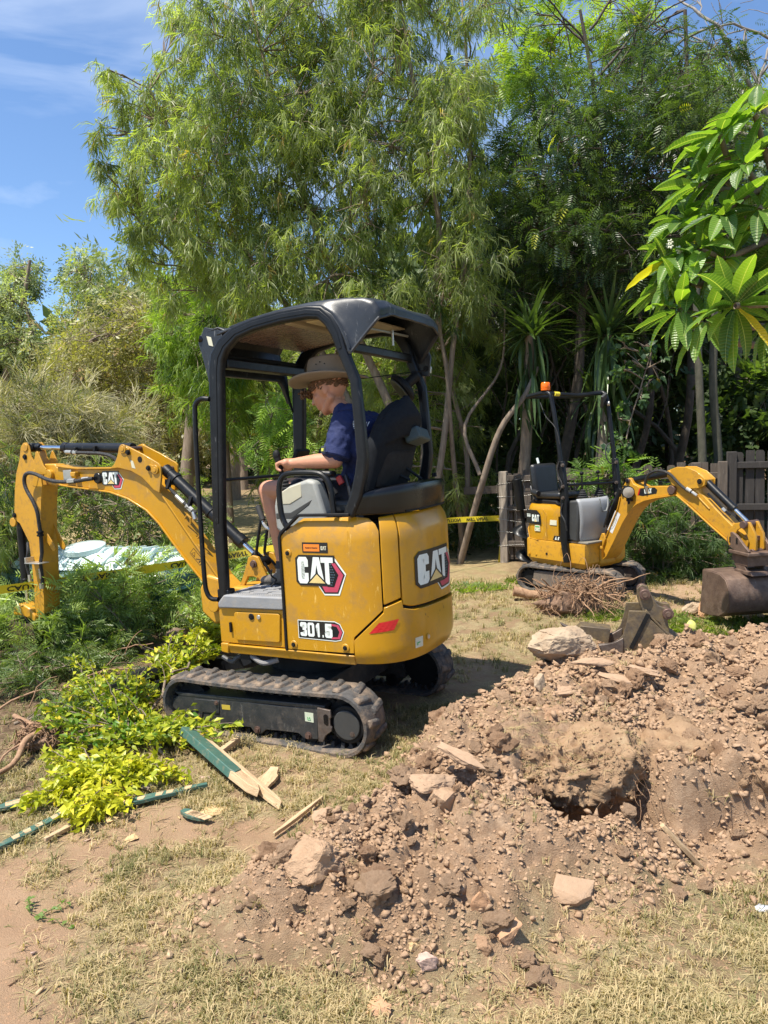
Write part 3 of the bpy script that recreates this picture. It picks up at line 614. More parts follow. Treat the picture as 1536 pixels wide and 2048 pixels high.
# ================================================================ large excavator
def excavator():
    root=empty('mini_excavator',mframe(-.448,4.628,.4714,.0195))
    tag(root,'large yellow mini excavator with black canopy and number 301.5, driver aboard','excavator')
    # --- shell outline (plan) of the house
    n_=2.9; cu_,A_,B_=-.42,.425,.47
    O_=[(.375,.47)]
    for i in range(0,61):
        t=math.pi/2*(1-i/30); c,s=math.cos(t),math.sin(t); O_.append((cu_-A_*abs(c)**(2/n_),B_*(abs(s)**(2/n_))*(1 if s>=0 else -1)))
    O_.append((.375,-.47)); O_=np.array(O_); cum=np.concatenate([[0],np.cumsum(np.linalg.norm(np.diff(O_,axis=0),axis=1))])
    STOT=cum[-1]
    def shell(s,z,off=0.):
        s=min(max(s,0),STOT-1e-6); i=int(np.searchsorted(cum,s,side='right'))-1; t=(s-cum[i])/(cum[i+1]-cum[i]); p=O_[i]*(1-t)+O_[i+1]*t
        i0=max(i-1,0); i1=min(i+2,len(O_)-1); d=O_[i1]-O_[i0]; d/=np.linalg.norm(d); nrm=np.array([d[1],-d[0]]); nrm=-nrm if nrm@(p-np.array([-.2,0]))<0 else nrm
        k=-.045*float(ss(1.19,1.29,z))**1.5-.022*float(ss(.54,.455,z)); q=p+nrm*(off+k); return (q[0],q[1],z)
    def patch(name,sa,sb,zlo,zhi,off,m,ns=26,nz=10,th=.02,bev=.005,parent=root,extra=()):
        S_=sorted(set(list(np.linspace(sa,sb,ns))+list(extra))); V=[];k=nz+1
        for o in (off,off-th):
            for s in S_:
                a,b=zlo(s),zhi(s)
                for j in range(k): V.append(shell(s,a+(b-a)*j/nz,o))
        n=len(S_); N=n*k; F=[]
        for i in range(n-1):
            for j in range(nz): q=i*k+j; F.append((q,q+k,q+k+1,q+1)); F.append((N+q+1,N+q+k+1,N+q+k,N+q))
            for j in (0,nz): q=i*k+j; F.append((q,N+q,N+q+k,q+k))
        for i in (0,n-1):
            for j in range(nz): q=i*k+j; F.append((q,q+1,N+q+1,N+q))
        b=MB(); b.add(V,F); return b.build(name,m,parent,bevel=bev,ang=40)
    itp=lambda xs,ys: (lambda s: float(np.interp(s,xs,ys)))
    # inner dark core so that the gaps between panels read as gaps
    b=MB(); core=[(x*.96-.005,y*.955) for x,y in O_]; core=[(min(x,-.14),y) for x,y in core if True]
    b.prism(core,.50,1.23,ax='xy'); b.build('inner_bodywork',BLKM,root)
    b=MB(); b.prism([(.36,.44),(-.14,.44),(-.14,-.44),(.36,-.44)],.47,.735,ax='xy'); b.build('floor_box',BLKM,root)
    # side panel beside the door (wraps the rear corner)
    patch('side_panel',.462,1.084,itp([.462,.912,.918,1.084],[.527,.534,.622,.772]),itp([.462,.49,.612,.95,1.03,1.07,1.084],[1.150,1.186,1.275,1.281,1.272,1.240,1.205]),.006,YEL,ns=30,extra=(.49,.612,.912,.918,1.03,1.07))
    # recessed edge line panel + upper chamfer: strip between the side panel and the rear door
    patch('corner_strip',1.092,1.190,itp([1.092,1.19],[.80,.83]),itp([1.092,1.19],[1.275,1.283]),.010,YELR,ns=8)
    patch('rear_door',1.198,1.99,itp([1.198,1.262,1.99],[.79,.770,.735]),itp([1.198,1.99],[1.284,1.288]),.008,YELR,ns=30)
    patch('counterweight',.921,2.30,itp([.921,2.4],[.472,.472]),itp([.921,1.088,1.092,1.19,1.196,1.262,2.0,2.06,2.30],[.606,.758,.785,.815,.772,.752,.72,1.2,1.2]),.016,YELR,ns=44,th=.05,bev=.008,extra=(1.088,1.092,1.19,1.196,2.0,2.06))
    patch('far_side_panel',2.31,STOT-.02,lambda s:.49,lambda s:1.2,.004,YEL,ns=12)
    patch('side_skirt',.045,.914,lambda s:.462,lambda s:.520,.012,YEL,ns=14,th=.03,bev=.008)
    # step box with locker door
    b=MB(); b.prism([(.392,.525),(.392,.742),(-.078,.748),(-.078,.525)],.40,.462); b.build('step_box',YEL,root,bevel=.006)
    b=MB(); b.prism([(.385,.470),(.385,.525),(.33,.525),(.33,.462)],.38,.476); b.build('front_corner_post',YEL,root,bevel=.006)
    pl=[(.268,.560),(.262,.550),(-.040,.556),(-.052,.566),(-.062,.715),(-.052,.728),(.258,.722),(.270,.710)]
    b=MB(); b.prism(pl,.462,.474); d=b.build('locker_door',YEL,root,bevel=.005)
    b=MB(); b.cyl((.14,.474,.700),(.14,.480,.700),.019,16); b.build('lock_rim',BLKM,d,bevel=.002)
    b=MB(); b.cyl((.14,.480,.700),(.14,.483,.700),.010,14); b.build('keyhole',GLOSSB,d)
    b=MB(); b.cyl((.086,.474,.700),(.086,.482,.700),.013,16); b.build('latch_button',ZINC,d,bevel=.002)
    b=MB(); b.box((.304,.470,.625),(.012,.012,.06)); b.build('door_hinge',BLKM,d)
    for p in ((-.148,1.083),(-.150,.556),(-.490,.562)):
        b=MB(); R=rotm(math.pi/2,0,0); b.lathe([(.024,0),(.021,.0035),(.014,.004)],(p[0],.478,p[1]),R=rotm(-math.pi/2,0,0),n=18); b.build('bolt_recess',YEL2,root)
        bolt((p[0],.482,p[1]),.009,.010,(0,1,0),root,BLKM)
    # decals
    fs=lambda z0,s0,off=.0075: (lambda a,b_,h_: shell(s0+a,z0+b_,off+h_))
    M5=HEXM+[SKYL]; M5[5]=mat('decal_dots',(.07,.13,.17),.5)
    decal('logo_decal',cat_logo(.232,.150),fs(.914,.585),root,.03,M5)
    decal('rear_logo_decal',cat_logo(.40,.170),lambda a,b_,h_:shell(1.315+a*.98,.875+b_-.012*a,.0095+h_),root,.03,M5)
    # model number
    Ls=[]; x=0; hh=.080
    nb=[(-.010,-.008),(-.012,.080),(.0,.090),(.225,.086),(.225,-.012),(.0,-.012)]
    Ls.append(([(-.016,-.014),(-.016,.092),(.228,.096),(.262,.082),(.284,.038),(.264,-.010),(.228,-.018)],2,.0004))
    Ls.append(([(-.012,-.010),(-.012,.088),(.228,.091),(.258,.079),(.278,.038),(.260,-.006),(.228,-.013)],0,.0008))
    Ls.append(([(.200,.082),(.252,.076),(.273,.038),(.256,-.002),(.200,-.006)],1,.0012)); Ls.append(([(.205,.070),(.240,.066),(.255,.038),(.243,.008),(.205,.006)],4,.0016))
    x=0
    for ch,w in (('3',.044),('0',.045),('1',.036),('.',.018),('5',.048)):
        for pq in (O_poly() if ch=='0' else [DIG[ch]]): Ls.append(place(pq,x,0,w,hh,2,.0026))
        x+=w+.005
    decal('model_number_decal',Ls,fs(.611,.577),root,.03,M5)
    # dealer sticker
    Ls=[([(0,0),(.166,0),(.166,.058),(0,.058)],0,.0004),([(.008,.008),(.112,.008),(.112,.048),(.008,.048)],1,.0008)]
    Ls+=[place(L_C,.121,.016,.011,.022,2,.0010),place(L_A,.1325,.016,.013,.022,2,.0010),place(L_T,.145,.016,.012,.022,2,.0010)]
    dl=decal('dealer_sticker',Ls,fs(1.088,.622),root,0,[DBLK,DORG,DCREAM])
    text_obj('sticker_text','Hastings Deering',.0125,lambda x,y:shell(.622+.060+x,1.116+y,.0092),DBLK,dl,.0004,.95)
    decal('red_reflector',[([(1.006,.647),(1.062,.706),(1.168,.718),(1.136,.660)],0,.0)],lambda a,b_,h_:shell(a,b_,.0185),root,.03,[DRED])
    dl=decal('cream_label',[([(1.262,.534),(1.322,.534),(1.326,.592),(1.264,.592)],0,0),([(1.275,.548),(1.283,.548),(1.283,.558),(1.300,.560),(1.300,.566),(1.275,.564)],1,.001)],lambda a,b_,h_:shell(a,b_,.0178+h_),root,0,[DCREAM,DGRN])
    p=np.array(shell(1.376,.574,.017)); p2=np.array(shell(1.376,.574,.021)); b=MB(); b.cyl(p,p2,.020,18); o=b.build('lifting_point_ring',YEL2,root,bevel=.002); b=MB(); b.cyl(p2,p2+(p2-p)*.5,.012,16); b.build('ring_plug',ZINC,o)
    b=MB()
    for s,z,w in ((1.36,.70,.012),(1.385,.685,.008),(1.43,.66,.006),(1.54,.69,.01),(1.58,.715,.009),(1.62,.745,.007),(1.60,.70,.014),(1.66,.735,.012),(1.72,.75,.012),(1.51,.68,.012),(1.49,.615,.006)):
        q=[shell(s+RNG.uniform(-w,w)*.6,z+RNG.uniform(-w,w),.0178) for _ in range(3)]; b.add(q,[(0,1,2)])
    b.build('paint_chips',DSTEEL,root,ang=None,recalc=False)
    # black trim along the panel top front edge
    P=[(-.098,.470,.52),(-.100,.474,.80),(-.098,.474,1.172),(-.110,.474,1.198),(-.225,.472,1.292),(-.24,.470,1.297),(-.56,.47,1.299)]
    b=MB(); b.tube(P,0,sq=(.026,.016),up=(0,1,0)); b.build('door_seal_trim',BLKM,root,bevel=.003)
    # engine hood (gloss black) behind the seat
    def hood(u,v):
        s=.93+u*(STOT-.93*2+.02); z0=1.292; top=1.40+.05*math.sin(math.pi*u)**.6; prof=[(0,z0,.0),(.35,1.33,.006),(.75,top-.012,.010),(.9,top,-.004),(1,top+.002,-.05)]
        zz=np.interp(v,[q[0] for q in prof],[q[1] for q in prof]); off=np.interp(v,[q[0] for q in prof],[q[2] for q in prof])
        q=shell(s,1.15,off-.01); return (q[0],q[1],zz)
    b=MB(); b.grid(hood,40,10); b.build('engine_hood_side',GLOSSB,root,solid=.006)
    b=MB(); topo=[hood(i/30,1) for i in range(31)]; b.add([(x*.98,y*.98,z-.006) for x,y,z in topo],[tuple(range(31))]); b.build('engine_hood_top',GREYD,root,ang=None)
    b=MB(); b.tube([hood(i/30,.05) for i in range(8,31)],.006,6); b.build('hood_seam',BLKM,root)
    for i,(a,bb) in enumerate([((-.70,-.02,1.45),(-.62,.02,1.50)),((-.74,-.1,1.45),(-.66,-.06,1.52)),((-.76,-.26,1.455),(-.76,-.26,1.48)),((-.72,-.32,1.45),(-.72,-.32,1.475))]):
        b=MB(); b.tube([a,bb],.009,7); b.build('hood_hinge_bolt',BLKM,root)
    # step / floor
    b=MB(); b.prism([(.376,.742),(.378,.772),(.352,.800),(.33,.822),(-.098,.826),(-.098,.752)],.435,.485); b.build('step_edge',GREYP,root,bevel=.009,seg=3)
    b=MB(); b.prism([(.345,.435),(-.10,.435),(-.10,-.43),(.345,-.43)],.790,.820,ax='xy'); fl=b.build('floor_plate',GREYP,root,bevel=.004)
    for i in range(3):
        for j in range(6):
            x=.27-.135*i-(.06 if j%2 else 0); y=.36-.06*j
            if x<-.03 : continue
            b=MB(); b.prism([(x-.055,y-.024),(x+.05,y-.024),(x+.062,y),(x+.05,y+.024),(x-.055,y+.024),(x-.042,y)],.8205,.8245,ax='xy'); b.build('floor_tread',GREYP,fl,bevel=.002)
    b=MB(); 
    for i in range(26): b.ball((.30-.0155*i,.418,.823),(.004,.004,.002),6,4)
    b.build('floor_studs',GREYP,fl)
    # --- canopy frame
    PTH=[(.350,.78),(.350,.90),(.350,1.25),(.315,1.75),(.290,2.14),(.272,2.22),(.225,2.285),(.13,2.345),(.0,2.375),(-.19,2.395),(-.36,2.398),(-.44,2.385),(-.495,2.335),(-.535,2.265),(-.56,2.18),(-.628,2.01),(-.640,1.80),(-.648,1.60),(-.632,1.51),(-.600,1.40),(-.545,1.29)]
    WD=[.05,.062,.078,.088,.098,.098,.090,.075,.072,.070,.070,.070,.070,.066,.056,.054,.056,.060,.066,.068,.062]
    for y in (.445,-.425):
        P=[(x,y,z) for x,z in PTH]; b=MB(); b.tube(P,0,sq=[(.050,w) for w in WD],up=(0,1,0)); o=b.build('canopy_frame_hoop',BLK,root,bevel=.013,seg=3)
        b=MB(); sg=1 if y>0 else -1
        b.tube([(x,y+sg*.0255,z) for x,z in PTH[2:15]],0,sq=[(.006,w*.34) for w in WD[2:15]],up=(0,1,0)); b.build('frame_rib',BLK,o,bevel=.002)
        # foot plate
        b=MB(); b.box((.355,y-sg*.02,.80),(.085,.07,.10)); b.build('frame_foot',BLK,o,bevel=.008)
    b=MB(); b.tube([(.262,.42,2.185),(.262,-.40,2.185)],0,sq=(.055,.075),up=(0,0,1)); b.build('front_header_beam',BLK,root,bevel=.008)
    b=MB(); b.tube([(.285,.42,2.235),(.285,-.40,2.235)],.016,8); b.build('header_seal_tube',BLKM,root)
    b=MB(); b.tube([(-.56,.42,2.20),(-.56,-.40,2.20)],0,sq=(.05,.04),up=(0,0,1)); b.build('rear_header_beam',BLK,root,bevel=.008)
    # visor above the front
    def visor(u,v):
        y=.40-.80*u; pr=[(.235,2.375),(.33,2.415),(.41,2.40),(.455,2.33),(.435,2.25),(.405,2.17),(.40,2.05),(.375,1.93)]; k=v*(len(pr)-1); i=min(int(k),len(pr)-2); t=k-i
        e=abs(2*u-1)**6; x=pr[i][0]*(1-t)+pr[i+1][0]*t; z=pr[i][1]*(1-t)+pr[i+1][1]*t
        zmin=2.13-.20*float(ss(.80,1,abs(2*u-1))); z=max(z,zmin); return (x-.03*e,y,z-.012*e)
    b=MB(); b.grid(visor,28,14); b.build('front_visor',ROOF,root,solid=.010)
    vs=root
    b=MB(); b.cyl((.43,.385,2.345),(.446,.398,2.352),.020,14); b.build('visor_lamp_hole',GLOSSB,root)
    b=MB(); b.prism([(.340,2.295),(.372,2.305),(.385,2.36),(.352,2.35)],.398,.402); b.build('visor_label',DCREAM,root)
    b=MB(); b.prism([(.262,2.38),(.40,2.415),(.455,2.33),(.42,2.20),(.39,2.06),(.375,1.94),(.352,1.95),(.345,2.14),(.30,2.27)],.384,.398); b.build('visor_side',ROOF,root,bevel=.004)
    # roof skin
    def roof(u,v):
        a=1-2*v; y=.466*a; yy=abs(a); c=float(ss(.855,.965,yy))   # c=1 at the corner posts
        mid=[(.26,2.375),(.12,2.405),(0,2.430),(-.19,2.452),(-.36,2.460),(-.48,2.458),(-.58,2.452),(-.68,2.440),(-.735,2.412),(-.758,2.365),(-.755,2.315)]
        cor=[(.26,2.372),(.12,2.398),(0,2.420),(-.19,2.438),(-.36,2.440),(-.45,2.428),(-.515,2.385),(-.560,2.320),(-.588,2.26),(-.605,2.21),(-.612,2.175)]
        k=u*(len(mid)-1); i=min(int(k),len(mid)-2); t=k-i
        pm=[mid[i][q]*(1-t)+mid[i+1][q]*t for q in (0,1)]; pc=[cor[i][q]*(1-t)+cor[i+1][q]*t for q in (0,1)]
        x=pm[0]*(1-c)+pc[0]*c; z=pm[1]*(1-c)+pc[1]*c
        x-=.035*(1-a*a)*float(ss(.5,1,u)); z+=.012*math.exp(-((yy-.60)/.14)**2)-.006*math.exp(-(yy/.2)**2); z+=float(ss(.7,1,u))*(.045*(1-yy*yy)*(1-c)); z-=.018*float(ss(.90,1,yy))
        return (x,y,z)
    b=MB(); b.grid(roof,44,100); b.build('roof_skin',ROOF,root,solid=.014,ang=60)
    b=MB(); b.tube([roof(1,i/100)for i in range(101)],.009,6); b.build('roof_rear_lip',ROOF,root)
    b=MB(); b.tube([(x,y*.995,z+.006) for x,y,z in [roof(i/44,.008) for i in range(3,43)]],.006,6); b.build('roof_edge_seam',ROOF,root)
    # under the roof: tinted window at the front, cream liner at the back
    b=MB(); b.box((.035,0,2.352),(.42,.80,.008),R=rotm(0,.12,0)); b.build('tinted_roof_window',SKYL,root)
    b=MB(); b.box((-.20,0,2.372),(.045,.82,.03),R=rotm(0,.1,0)); b.build('roof_crossrib',CREAM,root,bevel=.005)
    b=MB(); b.box((-.375,0,2.387),(.32,.82,.008)); ln=b.build('roof_liner',CREAM,root)
    b=MB(); b.box((-.30,.14,2.378),(.10,.32,.010)); b.build('liner_hatch',mat('liner_patch',(.55,.46,.28),.6),ln,bevel=.003)
    b=MB(); b.tube([(-.56,.30,2.27),(-.42,.30,2.36)],.006,6); b.tube([(-.62,-.05,2.33),(-.62,-.05,2.24)],.007,6); b.tube([(-.60,.28,2.31),(-.61,-.28,2.32)],.008,6); b.build('rear_roof_stays',ZINC,root)
    b=MB(); b.prism([(-.60,2.10),(-.685,2.10),(-.69,2.14),(-.62,2.17)],-.452,-.448); o=b.build('rear_hinge_plate',ZINC,root,bevel=.003); b=MB(); b.cyl((-.655,-.44,2.13),(-.655,-.435,2.13),.018,12); b.build('hinge_pin',BLKM,o)
    b=MB(); b.prism([(-.52,2.39),(-.64,2.33),(-.69,2.20),(-.67,2.08),(-.60,2.09),(-.555,2.19)],-.455,-.440); b.build('far_roof_side',ROOF,root,bevel=.004)
    # grab rails
    P=bez([(.342,.47,1.985),(.395,.475,1.990),(.436,.478,1.965),(.450,.478,1.90),(.462,.478,1.60),(.468,.478,1.30),(.470,.478,.92),(.458,.478,.83),(.43,.475,.795),(.385,.47,.790)],6); b=MB(); b.tube(P,.0145,10); b.build('front_grab_rail',BLK,root)
    P=bez([(-.155,.452,1.20),(-.110,.452,1.28),(-.098,.452,1.38),(-.102,.452,1.46),(-.125,.452,1.510),(-.18,.452,1.532),(-.34,.452,1.530),(-.405,.452,1.505),(-.438,.452,1.44),(-.452,.452,1.30)],7); b=MB(); b.tube(P,.0165,10); b.build('side_grab_rail',BLK,root)
    b=MB(); b.tube([(.315,.42,1.505),(.315,-.41,1.497)],.011,8); b.build('front_guard_bar',BLK,root)
    # fan on the far rear post
    fc=np.array((-.545,-.33,2.02)); fd=np.array((.55,.45,-.55)); fd/=np.linalg.norm(fd)
    Rf=np.array(Vector(fd).to_track_quat('Z','Y').to_matrix()); b=MB(); b.lathe([(.03,-.03),(.07,-.02),(.098,0),(.102,.012),(.098,.024),(.06,.034),(.0,.036)],fc,Rf,24); fan=b.build('cab_fan_housing',BLKM,root)
    b=MB(); b.cyl(fc-fd*.02,fc-fd*.115,.032,14); b.build('fan_motor',BLKM,root,bevel=.004)
    for k in range(5):
        b=MB(); b.lathe([(.018+.017*k,.0),(.0195+.017*k,.003),(.018+.017*k,.006)],fc+fd*.032,Rf,22); b.build('fan_guard_ring',GREYD,fan)
    b=MB(); b.tube([fc-fd*.10,(-.62,-.40,2.06),(-.645,-.42,1.98)],.010,8); b.tube([(-.64,-.405,1.99),(-.645,-.405,1.86)],.014,8); b.build('fan_bracket',BLKM,root)
    b=MB(); b.tube(bez([(-.66,-.44,2.12),(-.40,-.2,2.085),(-.25,0,2.06)],6),.003,5); b.build('roof_cable',BLKM,root)
    # seat
    def sb(u,v):   # seat back: lathe-like rounded slab, u round, v up
        z=1.36+.56*v; w=(.235+.02*math.sin(math.pi*v))*(1-.0*v); w*=float(np.interp(v,[0,.55,.75,.88,.96,1],[.95,1,.86,.64,.40,.05])); th=float(np.interp(v,[0,.2,.6,.85,1],[.075,.085,.075,.065,.02])); x0=-.50-.17*v**1.3-.03*math.sin(math.pi*v)
        a=2*math.pi*u; cx=math.cos(a); sy=math.sin(a); k=.55
        return (x0+th*abs(cx)**k*(1 if cx>0 else -1),w*abs(sy)**k*(1 if sy>0 else -1),z)
    b=MB(); b.grid(sb,32,26); seat=b.build('seat_back',FABR,root,ang=80,weld=True)
    b=MB()
    def pouch(u,v):
        y=(.21-.42*u); e=1-abs(2*u-1)**5; z=1.40+.23*v+.03*(abs(2*u-1)**3)*(1-v); x0=-.50-.17*((z-1.36)/.56)**1.3; return (x0-.085-.045*e*math.sin(math.pi*(.15+.7*v)),y,z)
    b.grid(pouch,16,8); b.build('seat_back_pouch',FABR2,seat,solid=.008)
    b=MB(); b.box((-.735,-.07,1.705),(.10,.20,.075),R=rotm(.12,.35,.15)); b.build('book_in_pouch',mat('slate_bag',(.05,.075,.08),.6),seat,bevel=.012)
    def hoodc(u,v):
        a=math.pi*(-.02+1.04*u); z=1.64+.30*v; w=.25*float(np.interp(v,[0,.4,.7,1],[1,.90,.66,.08])); x0=-.53-.17*((z-1.36)/.56)**1.3; th=.135*float(np.interp(v,[0,.5,1],[1,.9,.12])); 
        lowc=.07*math.sin(a)**2*(1-v); return (x0-th*math.sin(a),w*math.cos(a),z+lowc)
    b=MB(); b.grid(hoodc,22,12); b.build('headrest_cover_flap',FABR,seat,solid=.008,ang=80)
    b=MB(); b.box((-.34,0,1.315),(.42,.44,.10)); b.build('seat_cushion',VINYL,root,bevel=.035,seg=4)
    b=MB(); b.prism([(-.50,1.20),(-.16,1.20),(-.20,1.28),(-.50,1.28)],-.2,.2); b.build('seat_base',GREYD,root,bevel=.01)
    b=MB(); b.prism([(-.49,1.385),(-.475,1.40),(-.525,1.475),(-.545,1.475),(-.555,1.46),(-.515,1.39)],.268,.278); b.build('recline_handle',mat('pale_grey_plastic',(.55,.55,.54),.45),root,bevel=.004)
    b=MB(); b.tube(bez([(-.40,.215,1.50),(-.43,.23,1.42),(-.45,.235,1.30)],5),.012,8,sq=None); b.build('seatbelt_strap',VINYL,root)
    b=MB(); b.box((-.375,.235,1.475),(.035,.02,.05),R=rotm(0,.5,0)); b.build('seatbelt_buckle',mat('buckle_red',(.45,.03,.03),.4),root,bevel=.004)
    # side consoles (near and far) with arm rests and joysticks
    for sg in (1,-1):
        y0,y1=(.225,.33) if sg>0 else (-.33,-.225)
        body=[(.03,1.20),(.035,1.335),(.02,1.40),(-.08,1.455),(-.205,1.490),(-.262,1.478),(-.315,1.30),(-.33,1.18),(-.02,1.16)]
        b=MB(); b.prism(body,y0,y1); cb=b.build('side_console',POD,root,bevel=.022,seg=3)
        ys=y1 if sg>0 else y0
        b=MB(); b.prism([(.012,1.345),(.008,1.40),(-.08,1.446),(-.165,1.470),(-.172,1.39),(-.085,1.347)],ys-.012,ys+.003); b.build('console_cover',POD2,cb,bevel=.005)
        b=MB(); b.prism([(.02,1.262),(.02,1.296),(-.085,1.300),(-.24,1.375),(-.215,1.340),(-.09,1.262)],ys-.012,ys+.002); b.build('console_groove',GREYD,cb,bevel=.004)
        b=MB(); yc=(y0+y1)/2-.02*sg; b.lathe([(.045,0),(.05,.012),(.035,.02),(.045,.032),(.030,.04),(.038,.052),(.024,.06),(.03,.07),(.015,.08)],(-.0,yc,1.425),rotm(0,.15,0),16); b.build('joystick_boot',RUBD,cb)
        b=MB(); b.tube([(.0,yc,1.48),(.02,yc,1.56),(.035,yc,1.62)],[.012,.015,.02],10); b.ball((.04,yc,1.635),(.024,.02,.034),10,8); b.build('joystick',BLKM,root)
        b=MB(); b.box((-.25,yc,1.520),(.20,.075,.034),R=rotm(0,-.06,0)); b.build('arm_rest',VINYL,root,bevel=.016,seg=3)
        b=MB(); b.tube([(-.30,yc,1.50),(-.36,yc,1.40)],.012,8); b.build('arm_rest_arm',BLKM,root)
    b=MB(); b.box((.20,-.25,1.625),(.03,.15,.085),R=rotm(0,-.5,0)); b.tube([(.20,-.25,1.60),(.15,-.27,1.35)],.014,8); b.build('monitor',BLKM,root,bevel=.006)
    # travel levers, pedals
    for y in (.03,-.06):
        b=MB(); b.tube(bez([(.30,y,.86),(.345,y,.93),(.405,y,.985),(.40,y,1.05),(.365,y,1.19),(.35,y,1.23)],5),.010,8); b.build('travel_lever',BLK,root)
    b=MB(); b.tube(bez([(.372,.02,1.28),(.345,.03,1.235),(.325,.04,1.195),(.26,.08,1.170),(.12,.10,1.13)],5),.011,8); b.build('lever_rod',ZINC,root)
    b=MB(); b.tube([(.385,.01,1.31),(.335,.035,1.222)],[.021,.018],12); b.build('lever_grip',RUBD,root)
    b=MB(); b.box((.22,-.02,.85),(.16,.22,.045)); b.build('pedal_box',BLKM,root,bevel=.006)
    for x in (.19,.225,.26):
        bolt((x,.02,.872),.010,.030,(0,0,1),root,ZINC,'pedal_bolt')
    b=MB(); b.tube(bez([(.10,.3,.95),(.12,.28,.91),(.10,.26,.88),(.13,.28,.84)],5),.006,6); b.tube(bez([(-.08,.40,1.08),(-.06,.38,1.0),(-.09,.38,.92),(-.07,.36,.84)],5),.009,6); b.build('loose_cable',BLKM,root)
    # --- boom swing bracket, boom, stick
    br=[(.515,.79),(.44,.95),(.43,.985),(.395,1.0),(.35,.99),(.335,.955),(.285,.86),(.285,.835),(.32,.80),(.36,.852),(.40,.862),(.44,.86),(.475,.80)]
    for y in (.085,-.085):
        b=MB(); b.prism(br,y-.011,y+.011); o=b.build('cylinder_bracket_plate',YEL2,root,bevel=.004)
        yy=y+(.011 if y>0 else -.011); sg=1 if y>0 else -1
        b=MB(); b.cyl((.385,yy,.945),(.385,yy+sg*.010,.945),.026,16); b.build('pin_boss',BOLT,o,bevel=.003)
    b=MB(); b.cyl((.385,-.12,.945),(.385,.12,.945),.016,12); b.build('cylinder_pin',BOLT,root)
    b=MB(); b.prism([(.30,.50),(.52,.50),(.60,.60),(.60,.78),(.50,.80),(.30,.80)],-.16,.16); b.build('swing_post',YEL2,root,bevel=.012)
    b=MB(); b.prism([(.76,.52),(.86,.60),(.865,.76),(.80,.86),(.70,.84),(.58,.74),(.58,.56)],-.085,.085); b.build('boom_foot',YEL2,root,bevel=.018,seg=3)
    b=MB(); b.cyl((.72,-.13,.66),(.72,.13,.66),.045,18); b.build('boom_foot_pin',YEL2,root,bevel=.004)
    top=[(2.175,1.640),(2.08,1.625),(1.95,1.612),(1.646,1.604),(1.52,1.602),(1.38,1.570),(1.28,1.520),(1.18,1.440),(1.10,1.340),(1.00,1.21),(.90,1.08),(.793,.95),(.70,.83),(.62,.72)]
    bot=[(2.20,1.52),(2.14,1.493),(2.0,1.475),(1.846,1.457),(1.646,1.433),(1.475,1.383),(1.307,1.300),(1.201,1.208),(1.10,1.09),(1.007,.982),(.93,.90),(.850,.82),(.78,.72),(.70,.62)]
    web_t=[(x,z-.006) for x,z in top]; web_b=[(x,z+.006) for x,z in bot]
    b=MB(); b.prism(web_t+web_b[::-1],-.060,.060); boom=b.build('boom',YEL,root,bevel=.004)
    for nm,PL,dz in (('boom_top_flange',top,.0),('boom_bottom_flange',bot,.0)):
        b=MB(); b.tube([(x,0,z) for x,z in PL],0,sq=(.150,.012),up=(0,1,0)); b.build(nm,YEL,boom,bevel=.003)
    # raised side doubler line along the boom, lifting eyes
    b=MB(); b.tube([(.98,.05,1.235),(.955,.05,1.262),(.925,.05,1.24),(.93,.05,1.20)],.007,6); b.tube([(.88,.05,1.10),(.855,.05,1.125),(.83,.05,1.10),(.835,.05,1.07)],.007,6); b.build('hose_guide_loop',YEL2,boom)
    brk=[(1.60,1.600),(1.555,1.632),(1.530,1.666),(1.512,1.70),(1.497,1.745),(1.470,1.762),(1.440,1.760),(1.406,1.748),(1.27,1.688),(1.14,1.622),(1.122,1.60),(1.125,1.52),(1.150,1.42),(1.20,1.44),(1.30,1.53),(1.40,1.578),(1.52,1.604)]
    for y in (.083,-.083):
        b=MB(); b.prism(brk,y-.008,y+.008); o=b.build('boom_top_bracket',YEL,root,bevel=.003)
        yo=y+(.008 if y>0 else -.008); sg=1 if y>0 else -1
        for (cx,cz,lx,lz) in ((1.452,1.735,1.405,1.708),(1.168,1.580,1.225,1.592)):
            b=MB(); d=np.array((lx-cx,lz-cz)); b.tube([(cx,yo,cz),(lx,yo,lz)],0,sq=(.012,.052),up=(0,1,0)); b.cyl((cx,yo-.004*sg,cz),(cx,yo+.012*sg,cz),.032,18); e=b.build('pin_keeper',YEL,o,bevel=.003)
            b=MB(); b.cyl((cx,yo+.010*sg,cz),(cx,yo+.016*sg,cz),.017,16); b.build('pin_end',YEL2,e,bevel=.002)
            bolt((lx,yo+.006*sg,lz),.013,.016,(0,sg,0),o,BLKM)
        b=MB(); b.cyl((1.305,yo-.001*sg,1.655),(1.305,yo+.002*sg,1.655),.021,16); b.build('bracket_hole',BLKM,o)
    b=MB(); b.prism([(1.370,1.645),(1.395,1.655),(1.385,1.60),(1.352,1.592)],.0915,.0925); b.build('pale_label',DCREAM,root)
    for x,z in ((1.452,1.735),(1.168,1.580)):
        b=MB(); b.cyl((x,-.09,z),(x,.09,z),.016,12); b.build('bracket_pin',BOLT,root)
    bf=lambda x0,z0,ang,off=.0612:(lambda a,c,h_:(x0-(a*math.cos(ang)-c*math.sin(ang)),off+h_,z0+a*math.sin(ang)+c*math.cos(ang)))
    M6=M5
    decal('boom_logo_decal',cat_logo(.155,.088),bf(1.712,1.490,-.02),root,0,M6)
